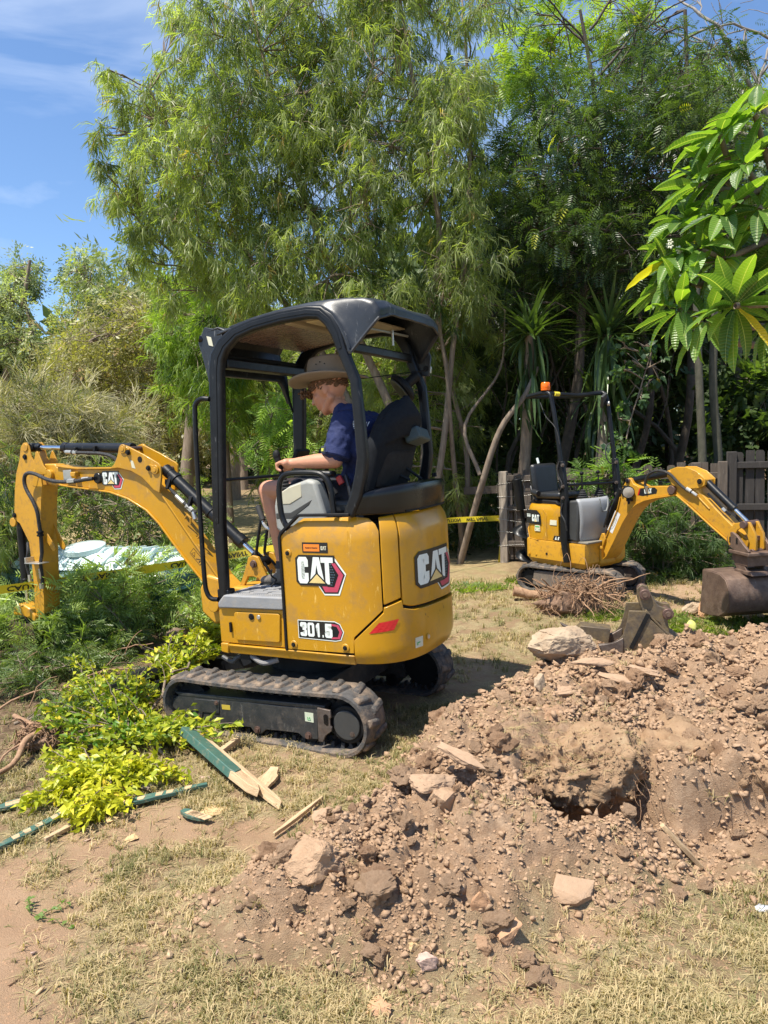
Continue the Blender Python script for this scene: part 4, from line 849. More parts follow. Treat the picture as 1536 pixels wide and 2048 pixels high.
    o=decal('warning_decal',[([(0,0),(.118,0),(.118,.052),(0,.052)],0,0),([(.004,.004),(.114,.004),(.114,.048),(.004,.048)],1,.0006),([(.010,.010),(.050,.010),(.030,.042)],0,.0012),([(.017,.015),(.043,.015),(.030,.036)],1,.0018),([(.062,.012),(.066,.008),(.100,.034),(.098,.040)],0,.0012),([(.094,.010),(.106,.014),(.104,.030),(.096,.026)],0,.0012)],bf(.948,1.000,-.80),root,0,[DBLK,YEL])
    # boom cylinder
    A=np.array((1.168,0,1.580)); Bp=np.array((.385,0,.945)); d=(Bp-A)/np.linalg.norm(Bp-A)
    b=MB(); b.cyl(A-d*.0,A+d*.06,.042,16); b.cyl(A+d*.03,A+d*.80,.040,20); b.cyl(A+d*.76,A+d*.82,.046,20); b.cyl(A+d*.10,A+d*.13,.047,20); b.cyl(A+d*.48,A+d*.50,.046,20); b.build('boom_cylinder_barrel',BLK,root,bevel=.003)
    b=MB(); b.cyl(A+d*.80,Bp,.0185,16); b.build('boom_cylinder_rod',CHR,root); b=MB(); b.cyl(Bp-d*.085,Bp-d*.01,.028,16); b.cyl(Bp+np.array((0,-.05,0)),Bp+np.array((0,.05,0)),.034,16); b.build('rod_eye',BLK,root,bevel=.003)
    q=A+d*.12+np.array((.03,.05,-.045)); b=MB(); b.tube(bez([A+d*.08+np.array((.01,.05,-.02)),q,A+d*.30+np.array((.035,.055,-.045)),A+d*.42+np.array((.03,.055,-.04))],6),.012,8); b.build('boom_hose',HOSE,root)
    b=MB(); b.cyl(A+d*.22+np.array((.036,.055,-.047)),A+d*.30+np.array((.036,.055,-.047)),.015,10); b.cyl(A+d*.33+np.array((.036,.055,-.046)),A+d*.39+np.array((.036,.055,-.046)),.019,6); b.cyl(A+d*.40+np.array((.036,.055,-.046)),A+d*.44+np.array((.05,.06,-.07)),.016,8); b.build('hose_fitting',ZINC,root)
    b=MB()
    for k in (.14,.36): b.tube([A+d*k+np.array((.0,.0,-.0))+np.array((.03,.03,.03)),A+d*k+np.array((.045,.06,-.05))],0,sq=(.03,.025)); 
    b.build('hose_clamp',BLKM,root,bevel=.003)
    # stick cylinder
    A=np.array((1.452,0,1.735)); Bp=np.array((2.485,0,1.790)); d=(Bp-A)/np.linalg.norm(Bp-A)
    b=MB(); b.cyl(A,A+d*.70,.037,20); b.cyl(A+d*.66,A+d*.705,.041,20); b.cyl(A+d*.0,A+d*.05,.040,16); b.build('stick_cylinder_barrel',BLK,root,bevel=.003)
    b=MB(); b.cyl(A+d*.70,Bp,.0165,16); b.build('stick_cylinder_rod',CHR,root)
    b=MB(); b.cyl(Bp-d*.07,Bp-d*.0,.028,14); b.cyl(Bp+np.array((0,-.045,0)),Bp+np.array((0,.045,0)),.034,16); b.build('rod_eye',BLK,root,bevel=.003)
    b=MB(); b.tube(bez([(2.10,.045,1.742),(2.02,.05,1.733),(1.85,.055,1.722),(1.72,.055,1.712),(1.60,.05,1.68),(1.53,.04,1.60)],6),.013,8); b.build('stick_hose',HOSE,root)
    b=MB(); b.cyl((2.08,.05,1.739),(2.02,.05,1.735),.015,10); b.cyl((2.0,.05,1.734),(1.965,.05,1.731),.017,6); b.build('hose_fitting',ZINC,root)
    for x in (1.98,1.78):
        b=MB(); b.box((x,.045,1.745),(.022,.03,.05)); b.build('hose_clamp',BLKM,root,bevel=.004)
    # stick
    sk=[(2.512,1.828),(2.545,1.80),(2.575,1.70),(2.625,1.60),(2.662,1.47),(2.688,1.32),(2.700,1.24),(2.640,1.205),(2.555,1.06),(2.545,.86),(2.545,.70),(2.560,.55),(2.545,.47),(2.49,.46),(2.455,.50),(2.445,.60),(2.42,.90),(2.398,1.20),(2.372,1.38),(2.345,1.50),(2.352,1.60),(2.41,1.68),(2.440,1.72),(2.455,1.80),(2.480,1.830)]
    for y in (.068,-.068):
        b=MB(); b.prism([p for p in sk],y-.006,y+.006); o=b.build('stick_side_plate',YEL2,root,bevel=.002)
        sg=1 if y>0 else -1; yo=y+.006*sg
        b=MB(); b.cyl((2.492,yo-.002*sg,1.792),(2.492,yo+.008*sg,1.792),.030,16); b.cyl((2.715,yo-.01*sg,1.215),(2.715,yo+.008*sg,1.215),.036,16); e=b.build('pin_boss',YEL2,o,bevel=.003)
        bolt((2.505,yo,1.72),.015,.014,(0,sg,0),o,BLKM); bolt((2.690,yo,1.27),.014,.014,(0,sg,0),o,BLKM)
    inn=[(2.345,1.50),(2.372,1.38),(2.398,1.20),(2.42,.90),(2.445,.60),(2.455,.50)]
    b=MB(); b.tube([(x+.004,0,z) for x,z in inn],0,sq=(.128,.010),up=(0,1,0)); b.build('stick_inner_plate',YEL2,root,bevel=.002)
    b=MB(); b.tube([(2.655,0,1.44),(2.675,0,1.33),(2.62,0,1.21),(2.535,0,1.05),(2.53,0,.86),(2.53,0,.60)],0,sq=(.128,.010),up=(0,1,0)); b.build('stick_outer_plate',YEL2,root,bevel=.002)
    b=MB(); b.prism([(2.345,1.10),(2.30,1.03),(2.292,1.005),(2.31,.985),(2.34,.99),(2.375,1.06),(2.40,1.20)],-.050,-.040); b.prism([(2.385,1.13),(2.315,1.03),(2.305,1.005),(2.32,.985),(2.345,.99),(2.40,1.07)],.030,.040); b.build('thumb_lugs',YEL2,root,bevel=.003)
    b=MB(); b.tube([(2.43,.066,1.49),(2.40,.066,1.56),(2.40,.066,1.62)],0,sq=(.022,.05),up=(0,1,0)); b.cyl((2.26,-.08,1.575),(2.26,.085,1.575),.040,18); b.build('boom_nose_boss',YEL2,root,bevel=.004)
    b=MB(); b.prism([(2.33,1.66),(2.21,1.655),(2.15,1.60),(2.15,1.51),(2.22,1.485),(2.30,1.50),(2.36,1.56)],-.055,.055); b.build('boom_nose',YEL2,root,bevel=.01)
    b=MB(); b.prism([(2.41,1.66),(2.375,1.73),(2.355,1.76),(2.34,1.74),(2.30,1.65),(2.27,1.62),(2.27,1.58),(2.38,1.58)],-.062,-.050); b.prism([(2.41,1.66),(2.375,1.73),(2.355,1.76),(2.34,1.74),(2.30,1.65),(2.27,1.62),(2.27,1.58),(2.38,1.58)],.074,.086); b.build('stick_ear',YEL2,root,bevel=.003)
    # bucket cylinder
    A=np.array((2.725,0,1.215)); Bp=np.array((2.735,0,.52))
    d=(Bp-A)/np.linalg.norm(Bp-A); b=MB(); b.cyl(A,A+d*.50,.036,18); b.cyl(A+d*.46,A+d*.51,.040,18); b.build('bucket_cylinder_barrel',BLK,root,bevel=.003)
    b=MB(); b.cyl(A+d*.50,Bp,.017,14); b.build('bucket_cylinder_rod',CHR,root)
    b=MB(); b.prism([(2.80,.47),(2.79,.53),(2.735,.565),(2.66,.560),(2.59,.53),(2.54,.48),(2.54,.42),(2.60,.45),(2.70,.47)],-.095,.095); b.build('bucket_link',YEL2,root,bevel=.01)
    # bucket, mostly hidden in the cut branches
    b=MB()
    pr=[(2.76,.44),(2.80,.34),(2.78,.22),(2.69,.13),(2.58,.09),(2.46,.12)]
    b.tube([(x,0,z) for x,z in pr],0,sq=(.30,.012),up=(0,1,0))
    for y in (-.15,.15): b.prism(pr+[(2.50,.42)],y-.006,y+.006)
    b.build('digging_bucket',DBUCK,root)
    # hoses on the stick
    P=bez([(1.768,.10,1.535),(1.83,.115,1.530),(1.95,.120,1.520),(2.10,.125,1.522),(2.22,.13,1.545),(2.33,.13,1.585),(2.41,.13,1.597),(2.455,.13,1.575),(2.468,.13,1.52),(2.445,.13,1.46),(2.39,.13,1.38),(2.362,.125,1.30),(2.365,.115,1.20),(2.372,.105,1.10),(2.385,.10,.98)],6)
    b=MB(); b.tube(P,.0145,9); b.build('hydraulic_hose',HOSE,root)
    b=MB(); b.tube(bez([(2.385,.10,.98),(2.41,.10,.90),(2.42,.09,.80),(2.43,.09,.72)],5),.013,9); b.build('lower_hose',HOSE,root)
    b=MB(); b.lathe([(.020,-.02),(.026,-.018),(.026,-.006),(.020,-.004),(.020,.004),(.026,.006),(.026,.02),(.020,.022)],(2.372,.108,1.13),n=14); b.build('hose_clamp',BLKM,root)
    b=MB(); b.box((2.44,.11,.905),(.17,.09,.008)); b.box((2.52,.11,.925),(.012,.08,.045)); b.build('hose_bracket',ZINC,root,bevel=.002)
    b=MB(); b.tube([(2.425,.095,.86),(2.43,.092,.78)],[.017,.014],10); b.tube([(2.432,.09,.74),(2.434,.09,.70)],.018,6); b.build('hose_fitting',ZINC,root)
    b=MB(); b.tube(bez([(2.60,.05,1.05),(2.57,.08,.98),(2.60,.08,.88),(2.59,.07,.78)],5),.011,8); b.build('small_hose',HOSE,root); b=MB(); b.cyl((2.59,.07,.80),(2.59,.07,.68),.014,10); b.build('hose_ferrule',ZINC,root)
    b=MB(); b.box((2.045,.085,1.565),(.085,.006,.08)); b.build('hose_support_plate',ZINC,root,bevel=.002)
    b=MB(); b.box((1.97,.085,1.572),(.05,.04,.035)); b.build('hose_block',YEL2,root,bevel=.006)
    b=MB(); b.cyl((2.00,.12,1.522),(1.93,.118,1.524),.019,6); b.cyl((1.86,.112,1.533),(1.80,.105,1.535),.016,10); b.build('hose_fitting',ZINC,root)
    b=MB(); b.cyl((1.745,.058,1.535),(1.745,.085,1.535),.040,20); b.build('hose_port_grommet',GLOSSB,root,bevel=.008); 
    # --- undercarriage
    b=MB(); b.cyl((0,0,.33),(0,0,.48),.30,32); b.build('slew_ring',BLKM,root)
    b=MB(); b.box((0,0,.25),(.60,.80,.16)); b.build('undercarriage_centre',DSTEEL,root,bevel=.01)
    for sg in (1,-1):
        yo=.6175*sg; yi=(.6175-.215)*sg; y0,y1=min(yo,yi),max(yo,yi)
        tr=empty('track'); tr.parent=root
        belt(.50,.585,y0,y1,.168,.160,.168,.160,tr)
        yp=.585*sg
        pl=[(.705,.130),(.700,.175),(.640,.213),(.513,.218),(-.10,.226),(-.351,.240),(-.345,.062),(-.256,.054),(-.215,.081),(-.091,.078),(.007,.072),(.045,.041),(.088,.038),(.115,.072),(.308,.066),(.342,.038),(.387,.034),(.418,.055),(.569,.05),(.66,.09)]
        b=MB(); b.prism(pl,yp-.05*sg if sg>0 else yp,yp if sg>0 else yp+.05); fr=b.build('track_frame_plate',DSTEEL,tr,bevel=.004)
        b=MB(); b.prism([(.68,.225),(-.40,.262),(-.40,.24),(.64,.205)],y0+.03,y1-.03); b.build('track_frame_top',DSTEEL,tr,bevel=.004)
        b=MB(); b.box((.1,(y0+y1)/2,.15),(.95,.10,.12)); b.build('track_beam',DSTEEL,tr)
        b=MB(); b.prism([(.521,.200),(.332,.208),(.337,.130),(.463,.124),(.472,.083),(.520,.088)],min(yp,yp+.006*sg),max(yp,yp+.006*sg)); ac=b.build('access_plate',DSTEEL,fr,bevel=.002)
        for x,z in ((.495,.097),(.352,.193)): bolt((x,yp+.006*sg,z),.010,.010,(0,sg,0),ac)
        for x,z in ((.365,.062),(.066,.066),(-.284,.078)): bolt((x,yp,z),.0145,.018,(0,sg,0),fr)
        if sg>0:
            b=MB(); b.prism([(.316,.158),(.318,.186),(.256,.188),(.254,.160)],yp,yp+.0015); b.build('yellow_label',mat('label_yellow',(.55,.40,.05),.5),fr)
            b=MB(); b.prism([(-.267,.158),(-.267,.210),(-.323,.209),(-.323,.156)],yp,yp+.0015); e=b.build('white_green_label',mat('label_pale',(.55,.60,.45),.5),fr)
            b=MB(); b.tube([(-.285,yp+.002,.185),(-.285,yp+.002,.170),(-.305,yp+.002,.170),(-.300,yp+.002,.185),(-.292,yp+.002,.178)],.0022,5); b.build('green_arrow_mark',DGRN,e)
        bq=[(-.362,.252),(-.445,.246),(-.449,.205),(-.440,.200),(-.440,.160),(-.449,.150),(-.447,.130),(-.405,.098),(-.388,.060),(-.358,.060)]
        b=MB(); b.prism(bq,min(yp+.006*sg,yp+.020*sg),max(yp+.006*sg,yp+.020*sg)); br_=b.build('guide_bracket',STEEL,tr,bevel=.003)
        b=MB(); b.prism([(-.403,.170),(-.401,.212),(-.412,.222),(-.425,.220),(-.432,.208),(-.430,.165),(-.420,.158)],min(yp+.020*sg,yp+.022*sg),max(yp+.020*sg,yp+.022*sg)); b.build('bracket_slot',GLOSSB,br_)
        b=MB(); b.cyl((-.53,yp-.08*sg,.165),(-.53,yp-.012*sg,.165),.105,30); b.build('final_drive_housing',BLKM,tr,bevel=.006)
        b=MB(); b.cyl((-.53,yp-.013*sg,.165),(-.53,yp,.165),.082,30); fd_=b.build('final_drive_cover',GREYD,tr,bevel=.004)
        bolt((-.565,yp,.120),.011,.004,(0,sg,0),fd_,STEEL,'drain_plug')
        b=MB()
        for k in range(14):
            a=2*math.pi*k/14; b.box((-.50+.128*math.cos(a),(y0+y1)/2,.168+.128*math.sin(a)),(.03,.04,.022),rotm(0,-a,0))
        b.cyl((-.50,(y0+y1)/2-.02,.168),(-.50,(y0+y1)/2+.02,.168),.12,24); b.build('drive_sprocket',BLKM,tr)
        b=MB(); b.cyl((.585,(y0+y1)/2-.03,.16),(.585,(y0+y1)/2+.03,.16),.125,24); b.build('front_idler',BLKM,tr,bevel=.006)
        for x in (.365,.066,-.284):
            b=MB(); b.cyl((x,(y0+y1)/2-.05,.072),(x,(y0+y1)/2+.05,.072),.045,16); b.build('track_roller',BLKM,tr)
    # blade at the front
    b=MB(); b.prism([(1.16,-.02),(1.20,-.03),(1.185,.08),(1.195,.17),(1.22,.215),(1.20,.22),(1.165,.18),(1.155,.08)],-.62,.62); b.build('dozer_blade',BLK,root,bevel=.004)
    for y in (.50,-.05):
        b=MB(); b.prism([(1.05,.05),(1.15,.04),(1.16,.17),(1.10,.15)],y-.012,y+.012); b.prism([(1.05,.05),(1.15,.04),(1.16,.17),(1.10,.15)],y+.06,y+.084); b.build('blade_gusset',DSTEEL,root,bevel=.004)
    for y in (.25,-.25):
        b=MB(); b.tube([(.30,y*.9,.26),(1.16,y,.10)],0,sq=(.06,.09)); b.build('blade_arm',BLK,root,bevel=.005)
    b=MB(); b.tube(bez([(.22,.38,.455),(.30,.42,.43),(.34,.43,.40),(.42,.42,.42)],5),.014,8); b.build('underbody_pipe',GREYD,root)
    b=MB(); b.tube(bez([(.02,.40,.43),(.10,.44,.415),(.18,.43,.44),(.24,.40,.45)],5),.016,8); b.build('underbody_hose',mat('pale_hose',(.22,.21,.20),.6,dirt=((.3,.22,.15),.4,30)),root)
    b=MB(); b.box((.23,.42,.425),(.07,.05,.07),rotm(0,.4,0)); b.build('underbody_bracket',BLKM,root,bevel=.004)
    return root
EX=excavator()
# ================================================================ driver
def driver():
    root=empty('person',EX.matrix_world.copy() if False else mframe(-.448,4.628,.4714,.0195))
    tag(root,'young man in wide hat, navy work shirt and shorts, seated driving the large excavator','person')
    SKIN=mat('skin',(.50,.245,.145),.5,col2=(.57,.26,.16),scale=14,bump=.1,bscale=120)
    SHIRT=mat('navy_shirt',(.009,.017,.075),.8,col2=(.012,.022,.095),scale=9,bump=.5,bscale=26)
    SHORT=mat('dark_shorts',(.012,.014,.024),.85,bump=.3,bscale=40)
    HAIR=mat('auburn_hair',(.10,.045,.018),.5,col2=(.19,.09,.035),scale=60,bump=.8,bscale=140)
    HAT=mat('taupe_felt',(.23,.185,.145),.9,col2=(.28,.225,.175),scale=6,bump=.15,bscale=120)
    BAND=mat('brown_leather',(.03,.018,.013),.5)
    BOOT=mat('grey_boot',(.10,.085,.07),.7,col2=(.15,.13,.11),scale=20,bump=.3)
    hip=np.array((-.40,0,1.37)); ch=np.array((-.405,0,1.66)); 
    def voxel(b,name,m,vs,par,smooth=3,disp=0):
        o=b.build(name,m,par,ang=None,recalc=False)
        md=o.modifiers.new('remesh','REMESH'); md.mode='VOXEL'; md.voxel_size=vs; md.use_smooth_shade=True
        md=o.modifiers.new('smooth','SMOOTH'); md.iterations=smooth; md.factor=.5
        if disp:
            tx=bpy.data.textures.new('folds','CLOUDS'); tx.noise_scale=.055; tx.noise_depth=2
            md=o.modifiers.new('folds','DISPLACE'); md.texture=tx; md.strength=disp; md.mid_level=.5
        return o
    b=MB()
    # torso
    b.cap(hip+(0,-.07,0),hip+(0,.07,0),.105,.105); b.cap((-.40,0,1.40),(-.42,0,1.60),.115,.125); b.cap((-.42,-.06,1.66),(-.42,.06,1.66),.118,.118); b.cap((-.385,-.13,1.80),(-.385,.13,1.80),.062,.062)
    b.cap((-.36,0,1.82),(-.235,0,1.925),.062,.054)     # neck leans forward
    # head: skull, face, jaw (built upright, then nodded forward)
    hc=np.array((-.185,0,2.020)); nb0=len(b.v)
    NOD=rotm(0,.30,0)
    def nod(p): return (np.array(p)-hc)@NOD.T*1.13+hc+np.array((-.005,0,0))
    b.ball(hc+(-.015,0,.02),(.098,.076,.095),20,14); b.ball(hc+(.045,0,-.035),(.055,.058,.070),16,12); b.cap(hc+(.030,0,-.075),hc+(.052,0,-.105),.044,.026)
    b.cap(hc+(-.03,.055,-.06),hc+(.045,.02,-.105),.022,.020); b.cap(hc+(-.03,-.055,-.06),hc+(.045,-.02,-.105),.022,.020)
    b.cap(hc+(.088,0,.004),hc+(.113,0,-.040),.009,.0125); b.cap(hc+(.102,.010,-.042),hc+(.102,-.010,-.042),.009,.009)       # nose
    b.cap(hc+(.085,.016,-.068),hc+(.085,-.016,-.068),.010,.010); b.cap(hc+(.080,.014,-.082),hc+(.080,-.014,-.082),.0105,.0105)   # lips
    b.cap(hc+(.075,.04,.016),hc+(.088,.01,.016),.011,.010); b.cap(hc+(.075,-.04,.016),hc+(.088,-.01,.016),.011,.010)       # brow
    b.cap(hc+(.05,.048,-.028),hc+(.065,.035,-.045),.018,.018); b.cap(hc+(.05,-.048,-.028),hc+(.065,-.035,-.045),.018,.018)
    for s in (1,-1): b.ball(hc+(-.020,.074*s,-.012),(.020,.010,.032),10,8,R=rotm(0,-.2,0))
    for i in range(nb0,len(b.v)): b.v[i]=tuple(nod(b.v[i]))
    # arms + hands
    def arm(sh,el,wr,s):
        b.cap(sh,el,.056,.047); b.cap(el,(el*.55+wr*.45),.048,.046); b.cap((el*.55+wr*.45),wr,.046,.030)
        d=(wr-el)/np.linalg.norm(wr-el); pm=wr+d*.045; b.cap(wr,pm+(0,0,-.004),.030,.034); b.cap(pm+(0,.022*s,.004),pm+(0,-.024*s,.0),.028,.028)
        for i,(L_,w) in enumerate(((.046,.0112),(.050,.0118),(.047,.0112),(.038,.010))):
            y=(.034-.0235*i)*s; k0=pm+d*.025+np.array((0,y,.010)); k1=k0+d*L_*.75+np.array((0,0,-.010)); k2=k1+np.array((-.004,0,-.030)); k3=k2+d*-.022+np.array((0,0,-.010))
            b.cap(k0,k1,w*1.15,w,8); b.cap(k1,k2,w,w*.9,8); b.cap(k2,k3,w*.9,w*.8,8)
        t0=wr+d*.02+np.array((0,-.020*s,-.012)); t1=t0+d*.035+np.array((0,-.010*s,-.026)); t2=t1+d*.026+np.array((0,.006*s,-.012)); b.cap(t0,t1,.013,.0115,8); b.cap(t1,t2,.0115,.009,8)
    shL=np.array((-.385,.175,1.80)); elL=np.array((-.355,.245,1.590)); wrL=np.array((-.075,.245,1.585))
    arm(shL,elL,wrL,1); arm(shL*(1,-1,1),elL*(1,-1,1),wrL*(1,-1,1),-1)
    # legs
    for s in (1,-1):
        hp=np.array((-.36,.085*s,1.385)); kn=np.array((.215,.125*s,1.425)); an=np.array((.150,.105*s,.93))
        if s<0: kn=kn+(.03,0,.0); an=an+(.05,-.02,.0)
        b.cap(hp,kn,.092,.060); b.cap(kn+(.008,0,-.005),kn*.6+an*.4+(-.020,0,0),.058,.056); b.cap(kn*.6+an*.4+(-.015,0,0),an,.054,.034)
    body=voxel(b,'body',SKIN,.0065,root,4)
    # eyes and brows
    for s in (1,-1):
        e=MB(); e.ball(nod(hc+(.074,.030*s,.0)),(.012,.013,.008),10,8); e.build('eye',mat('eye',(.10,.07,.05),.3),body)
    # hair
    b=MB(); r=random.Random(5)
    for i in range(420):
        a=r.uniform(0,2*math.pi); z=r.uniform(-.018,.045); x=hc[0]-.018+.092*math.cos(a); y=.074*math.sin(a)
        if math.cos(a)>.35: z=r.uniform(.015,.05); x+=.018
        elif abs(math.sin(a))>.8: z=r.uniform(.0,.05)
        q=nod((x,y,hc[2]+z)); b.ball(q,(r.uniform(.010,.020),r.uniform(.004,.007),r.uniform(.004,.007)),6,4,R=rotm(r.random(),r.random(),r.random()))
    for i in range(150):
        q=hc+np.array((r.uniform(.075,.150),r.uniform(-.06,.065),r.uniform(.0,.035))); q=nod(q); b.ball(q,(r.uniform(.008,.016),r.uniform(.004,.007),r.uniform(.004,.008)),6,4,R=rotm(r.random(),r.random()*3,r.random()*3))
    b.build('hair',HAIR,root,ang=None)
    # shirt
    b=MB(); b.cap(hip+(0,-.075,0),hip+(0,.075,0),.120,.120); b.cap((-.40,0,1.40),(-.42,0,1.60),.135,.140); b.cap((-.42,-.065,1.66),(-.42,.065,1.66),.134,.134); b.cap((-.385,-.14,1.80),(-.385,.14,1.80),.076,.076); b.cap((-.45,-.09,1.76),(-.45,.09,1.76),.08,.08)
    b.cap((-.35,-.03,1.855),(-.30,.03,1.875),.066,.055); b.cap((-.35,.03,1.855),(-.31,-.03,1.872),.066,.055)
    for s in (1,-1):
        sh=shL*(1,s,1); el=elL*(1,s,1); b.cap(sh,sh*.22+el*.78+(-.0,0,.0),.080,.076)
    sh_=voxel(b,'shirt',SHIRT,.008,root,4,.030)
    b=MB()
    for s in (1,-1):
        sh=shL*(1,s,1); el=elL*(1,s,1); c=sh*.16+el*.84; d=(el-sh)/np.linalg.norm(el-sh); b.lathe([(.070,-.030),(.083,-.026),(.085,.012),(.078,.022),(.062,.022)],c-d*.0,np.array(Vector(d).to_track_quat('Z','Y').to_matrix()),20)
    b.build('sleeve_cuff',SHIRT,sh_)
    b=MB(); b.box((-.335,.334,1.655),(.030,.006,.040),R=rotm(.25,.0,0)); tb=b.build('sleeve_tab',mat('dark_tab',(.02,.03,.05),.7),sh_,bevel=.003)
    b=MB(); b.box((-.332,.3385,1.655),(.015,.003,.018),R=rotm(.25,.0,0)); b.build('tab_badge',mat('badge_yellow',(.5,.5,.08),.5),tb)
    # emblem on the back of the shoulder: toothed ring with an arrow and script strokes
    b=MB(); c=np.array((-.508,.185,1.785)); a_=np.array((-.8,-.6,0)); u_=np.array((.10,-.08,.99)); nn=np.array((-.6,.8,.1))
    EM=mat('print_white',(.62,.68,.74),.6)
    def pt(x,y): 
        return c+a_*x+u_*y+nn*(.016-3.2*x*x)
    for k in range(15):
        a=math.radians(120+k*12); b.tube([pt(.045*math.cos(a),.045*math.sin(a)),pt(.051*math.cos(a),.051*math.sin(a))],.0028,4)
    b.tube([pt(.043*math.cos(math.radians(q)),.043*math.sin(math.radians(q))) for q in range(100,300,12)],.0018,4)
    b.tube([pt(-.012,-.02),pt(-.022,.062)],[.005,.001],5); b.tube([pt(-.022,.062),pt(.02,.0),pt(.0,-.035)],.0022,5); b.tube([pt(.0,.012),pt(.015,.018),pt(.012,-.01),pt(.03,.012),pt(.03,-.012),pt(.045,.014)],.0026,5)
    b.build('shirt_emblem',EM,sh_)
    # shorts
    b=MB()
    b.cap(hip+(-.01,-.09,-.01),hip+(-.01,.09,-.01),.118,.118)
    for s in (1,-1): hp=np.array((-.36,.088*s,1.385)); kn=np.array((.215,.125*s,1.425)); b.cap(hp,hp*.42+kn*.58,.108,.092)
    voxel(b,'shorts',SHORT,.009,root,4,.012)
    # boots
    for s in (1,-1):
        an=np.array((.150,.105*s,.93)); an=an+((.05,-.02,.0) if s<0 else (0,0,0)); b=MB(); b.cap(an,an+(0,0,-.06),.046,.048); b.cap(an+(-.02,0,-.065),an+(.11,.0,-.082),.042,.036); b.ball(an+(.135,0,-.085),(.045,.042,.030))
        bo=voxel(b,'boot',BOOT,.008,root,2); b=MB(); b.prism([(an[0]-.065,an[1]-.038),(an[0]-.04,an[1]-.042),(an[0]+.16,an[1]-.045),(an[0]+.185,an[1]),(an[0]+.16,an[1]+.045),(an[0]-.04,an[1]+.042),(an[0]-.065,an[1]+.038)],an[2]-.122,an[2]-.10,ax='xy'); b.build('boot_sole',BLKM,bo,bevel=.006)
        b=MB(); b.lathe([(.036,.0),(.046,.01),(.047,.05),(.040,.055)],an+(0,0,-.01),n=16); b.build('sock',mat('dark_sock',(.03,.03,.035),.9),bo)
    # hat
    tilt=rotm(0,.05,0); c=np.array((-.195,0,2.078))
    def brim(u,v):
        a=2*math.pi*u; r_=.085+.148*v; rx=1.10; x=math.cos(a)*r_*rx; y=math.sin(a)*r_*.92; z=.030*v*v*math.sin(a)**2*1.3-.016*v*math.cos(a)**2*v; z+=.006*math.sin(3*a)*v
        p=np.array((x,y,z))@tilt.T+c; return tuple(p)
    b=MB(); b.grid(brim,48,8); br=b.build('hat_brim',HAT,root,solid=.006,weld=True,ang=80)
    def crown(u,v):
        a=2*math.pi*u; w=float(np.interp(v,[0,.1,.5,.72,.82,.9,1],[1.03,1.0,.94,.86,.70,.42,0])); z=float(np.interp(v,[0,.1,.5,.72,.82,.9,1],[0,.012,.085,.128,.140,.134,.120])); x=math.cos(a)*.142*w; y=math.sin(a)*.112*w
        if z>.09: y*=1-.12*math.cos(a)*ss(.09,.14,z); z-=.018*math.exp(-(y/.03)**2)*float(ss(.75,.95,v))
        p=np.array((x-.004,y,z))@tilt.T+c; return tuple(p)
    b=MB(); b.grid(crown,40,22); cw=b.build('hat_crown',HAT,root,weld=True,ang=80)
    b=MB(); b.tube([np.array((.144*math.cos(a)-.004,.115*math.sin(a),.014+.003*math.sin(5*a)))@tilt.T+c for a in np.linspace(0,2*math.pi,41)],0,sq=(.016,.006),up=(0,0,1),cap=False); b.build('hat_band',BAND,cw,bevel=.002)
    for x,z in ((.01,.085),(-.018,.095),(-.045,.082)):
        y=math.sqrt(max(0,1-(x/.134)**2))*.108; b=MB(); p=np.array((x,y,z))@tilt.T+c; b.cyl(p,p+(0,.003,0),.0038,8); b.build('vent_eyelet',BLKM,cw)
    # sunglasses pushed round the hat
    b=MB(); R_=lambda x,y,z: np.array((x,y,z))@tilt.T+c
    for s in (1,-1): b.tube(bez([R_(.150,.060*s,.045),R_(.08,.108*s,.046),(R_(-.01,.121*s,.044)),R_(-.05,.121*s,.030)],6),.0032,6)
    for s in (1,-1): b.ball(R_(.152,.030*s,.030),(.008,.030,.020),12,8)
    b.tube([R_(.153,-.06,.046),R_(.158,0,.044),R_(.153,.06,.046)],.0035,6); tag(b.build('sunglasses',GLOSSB,root))
    return root
driver()
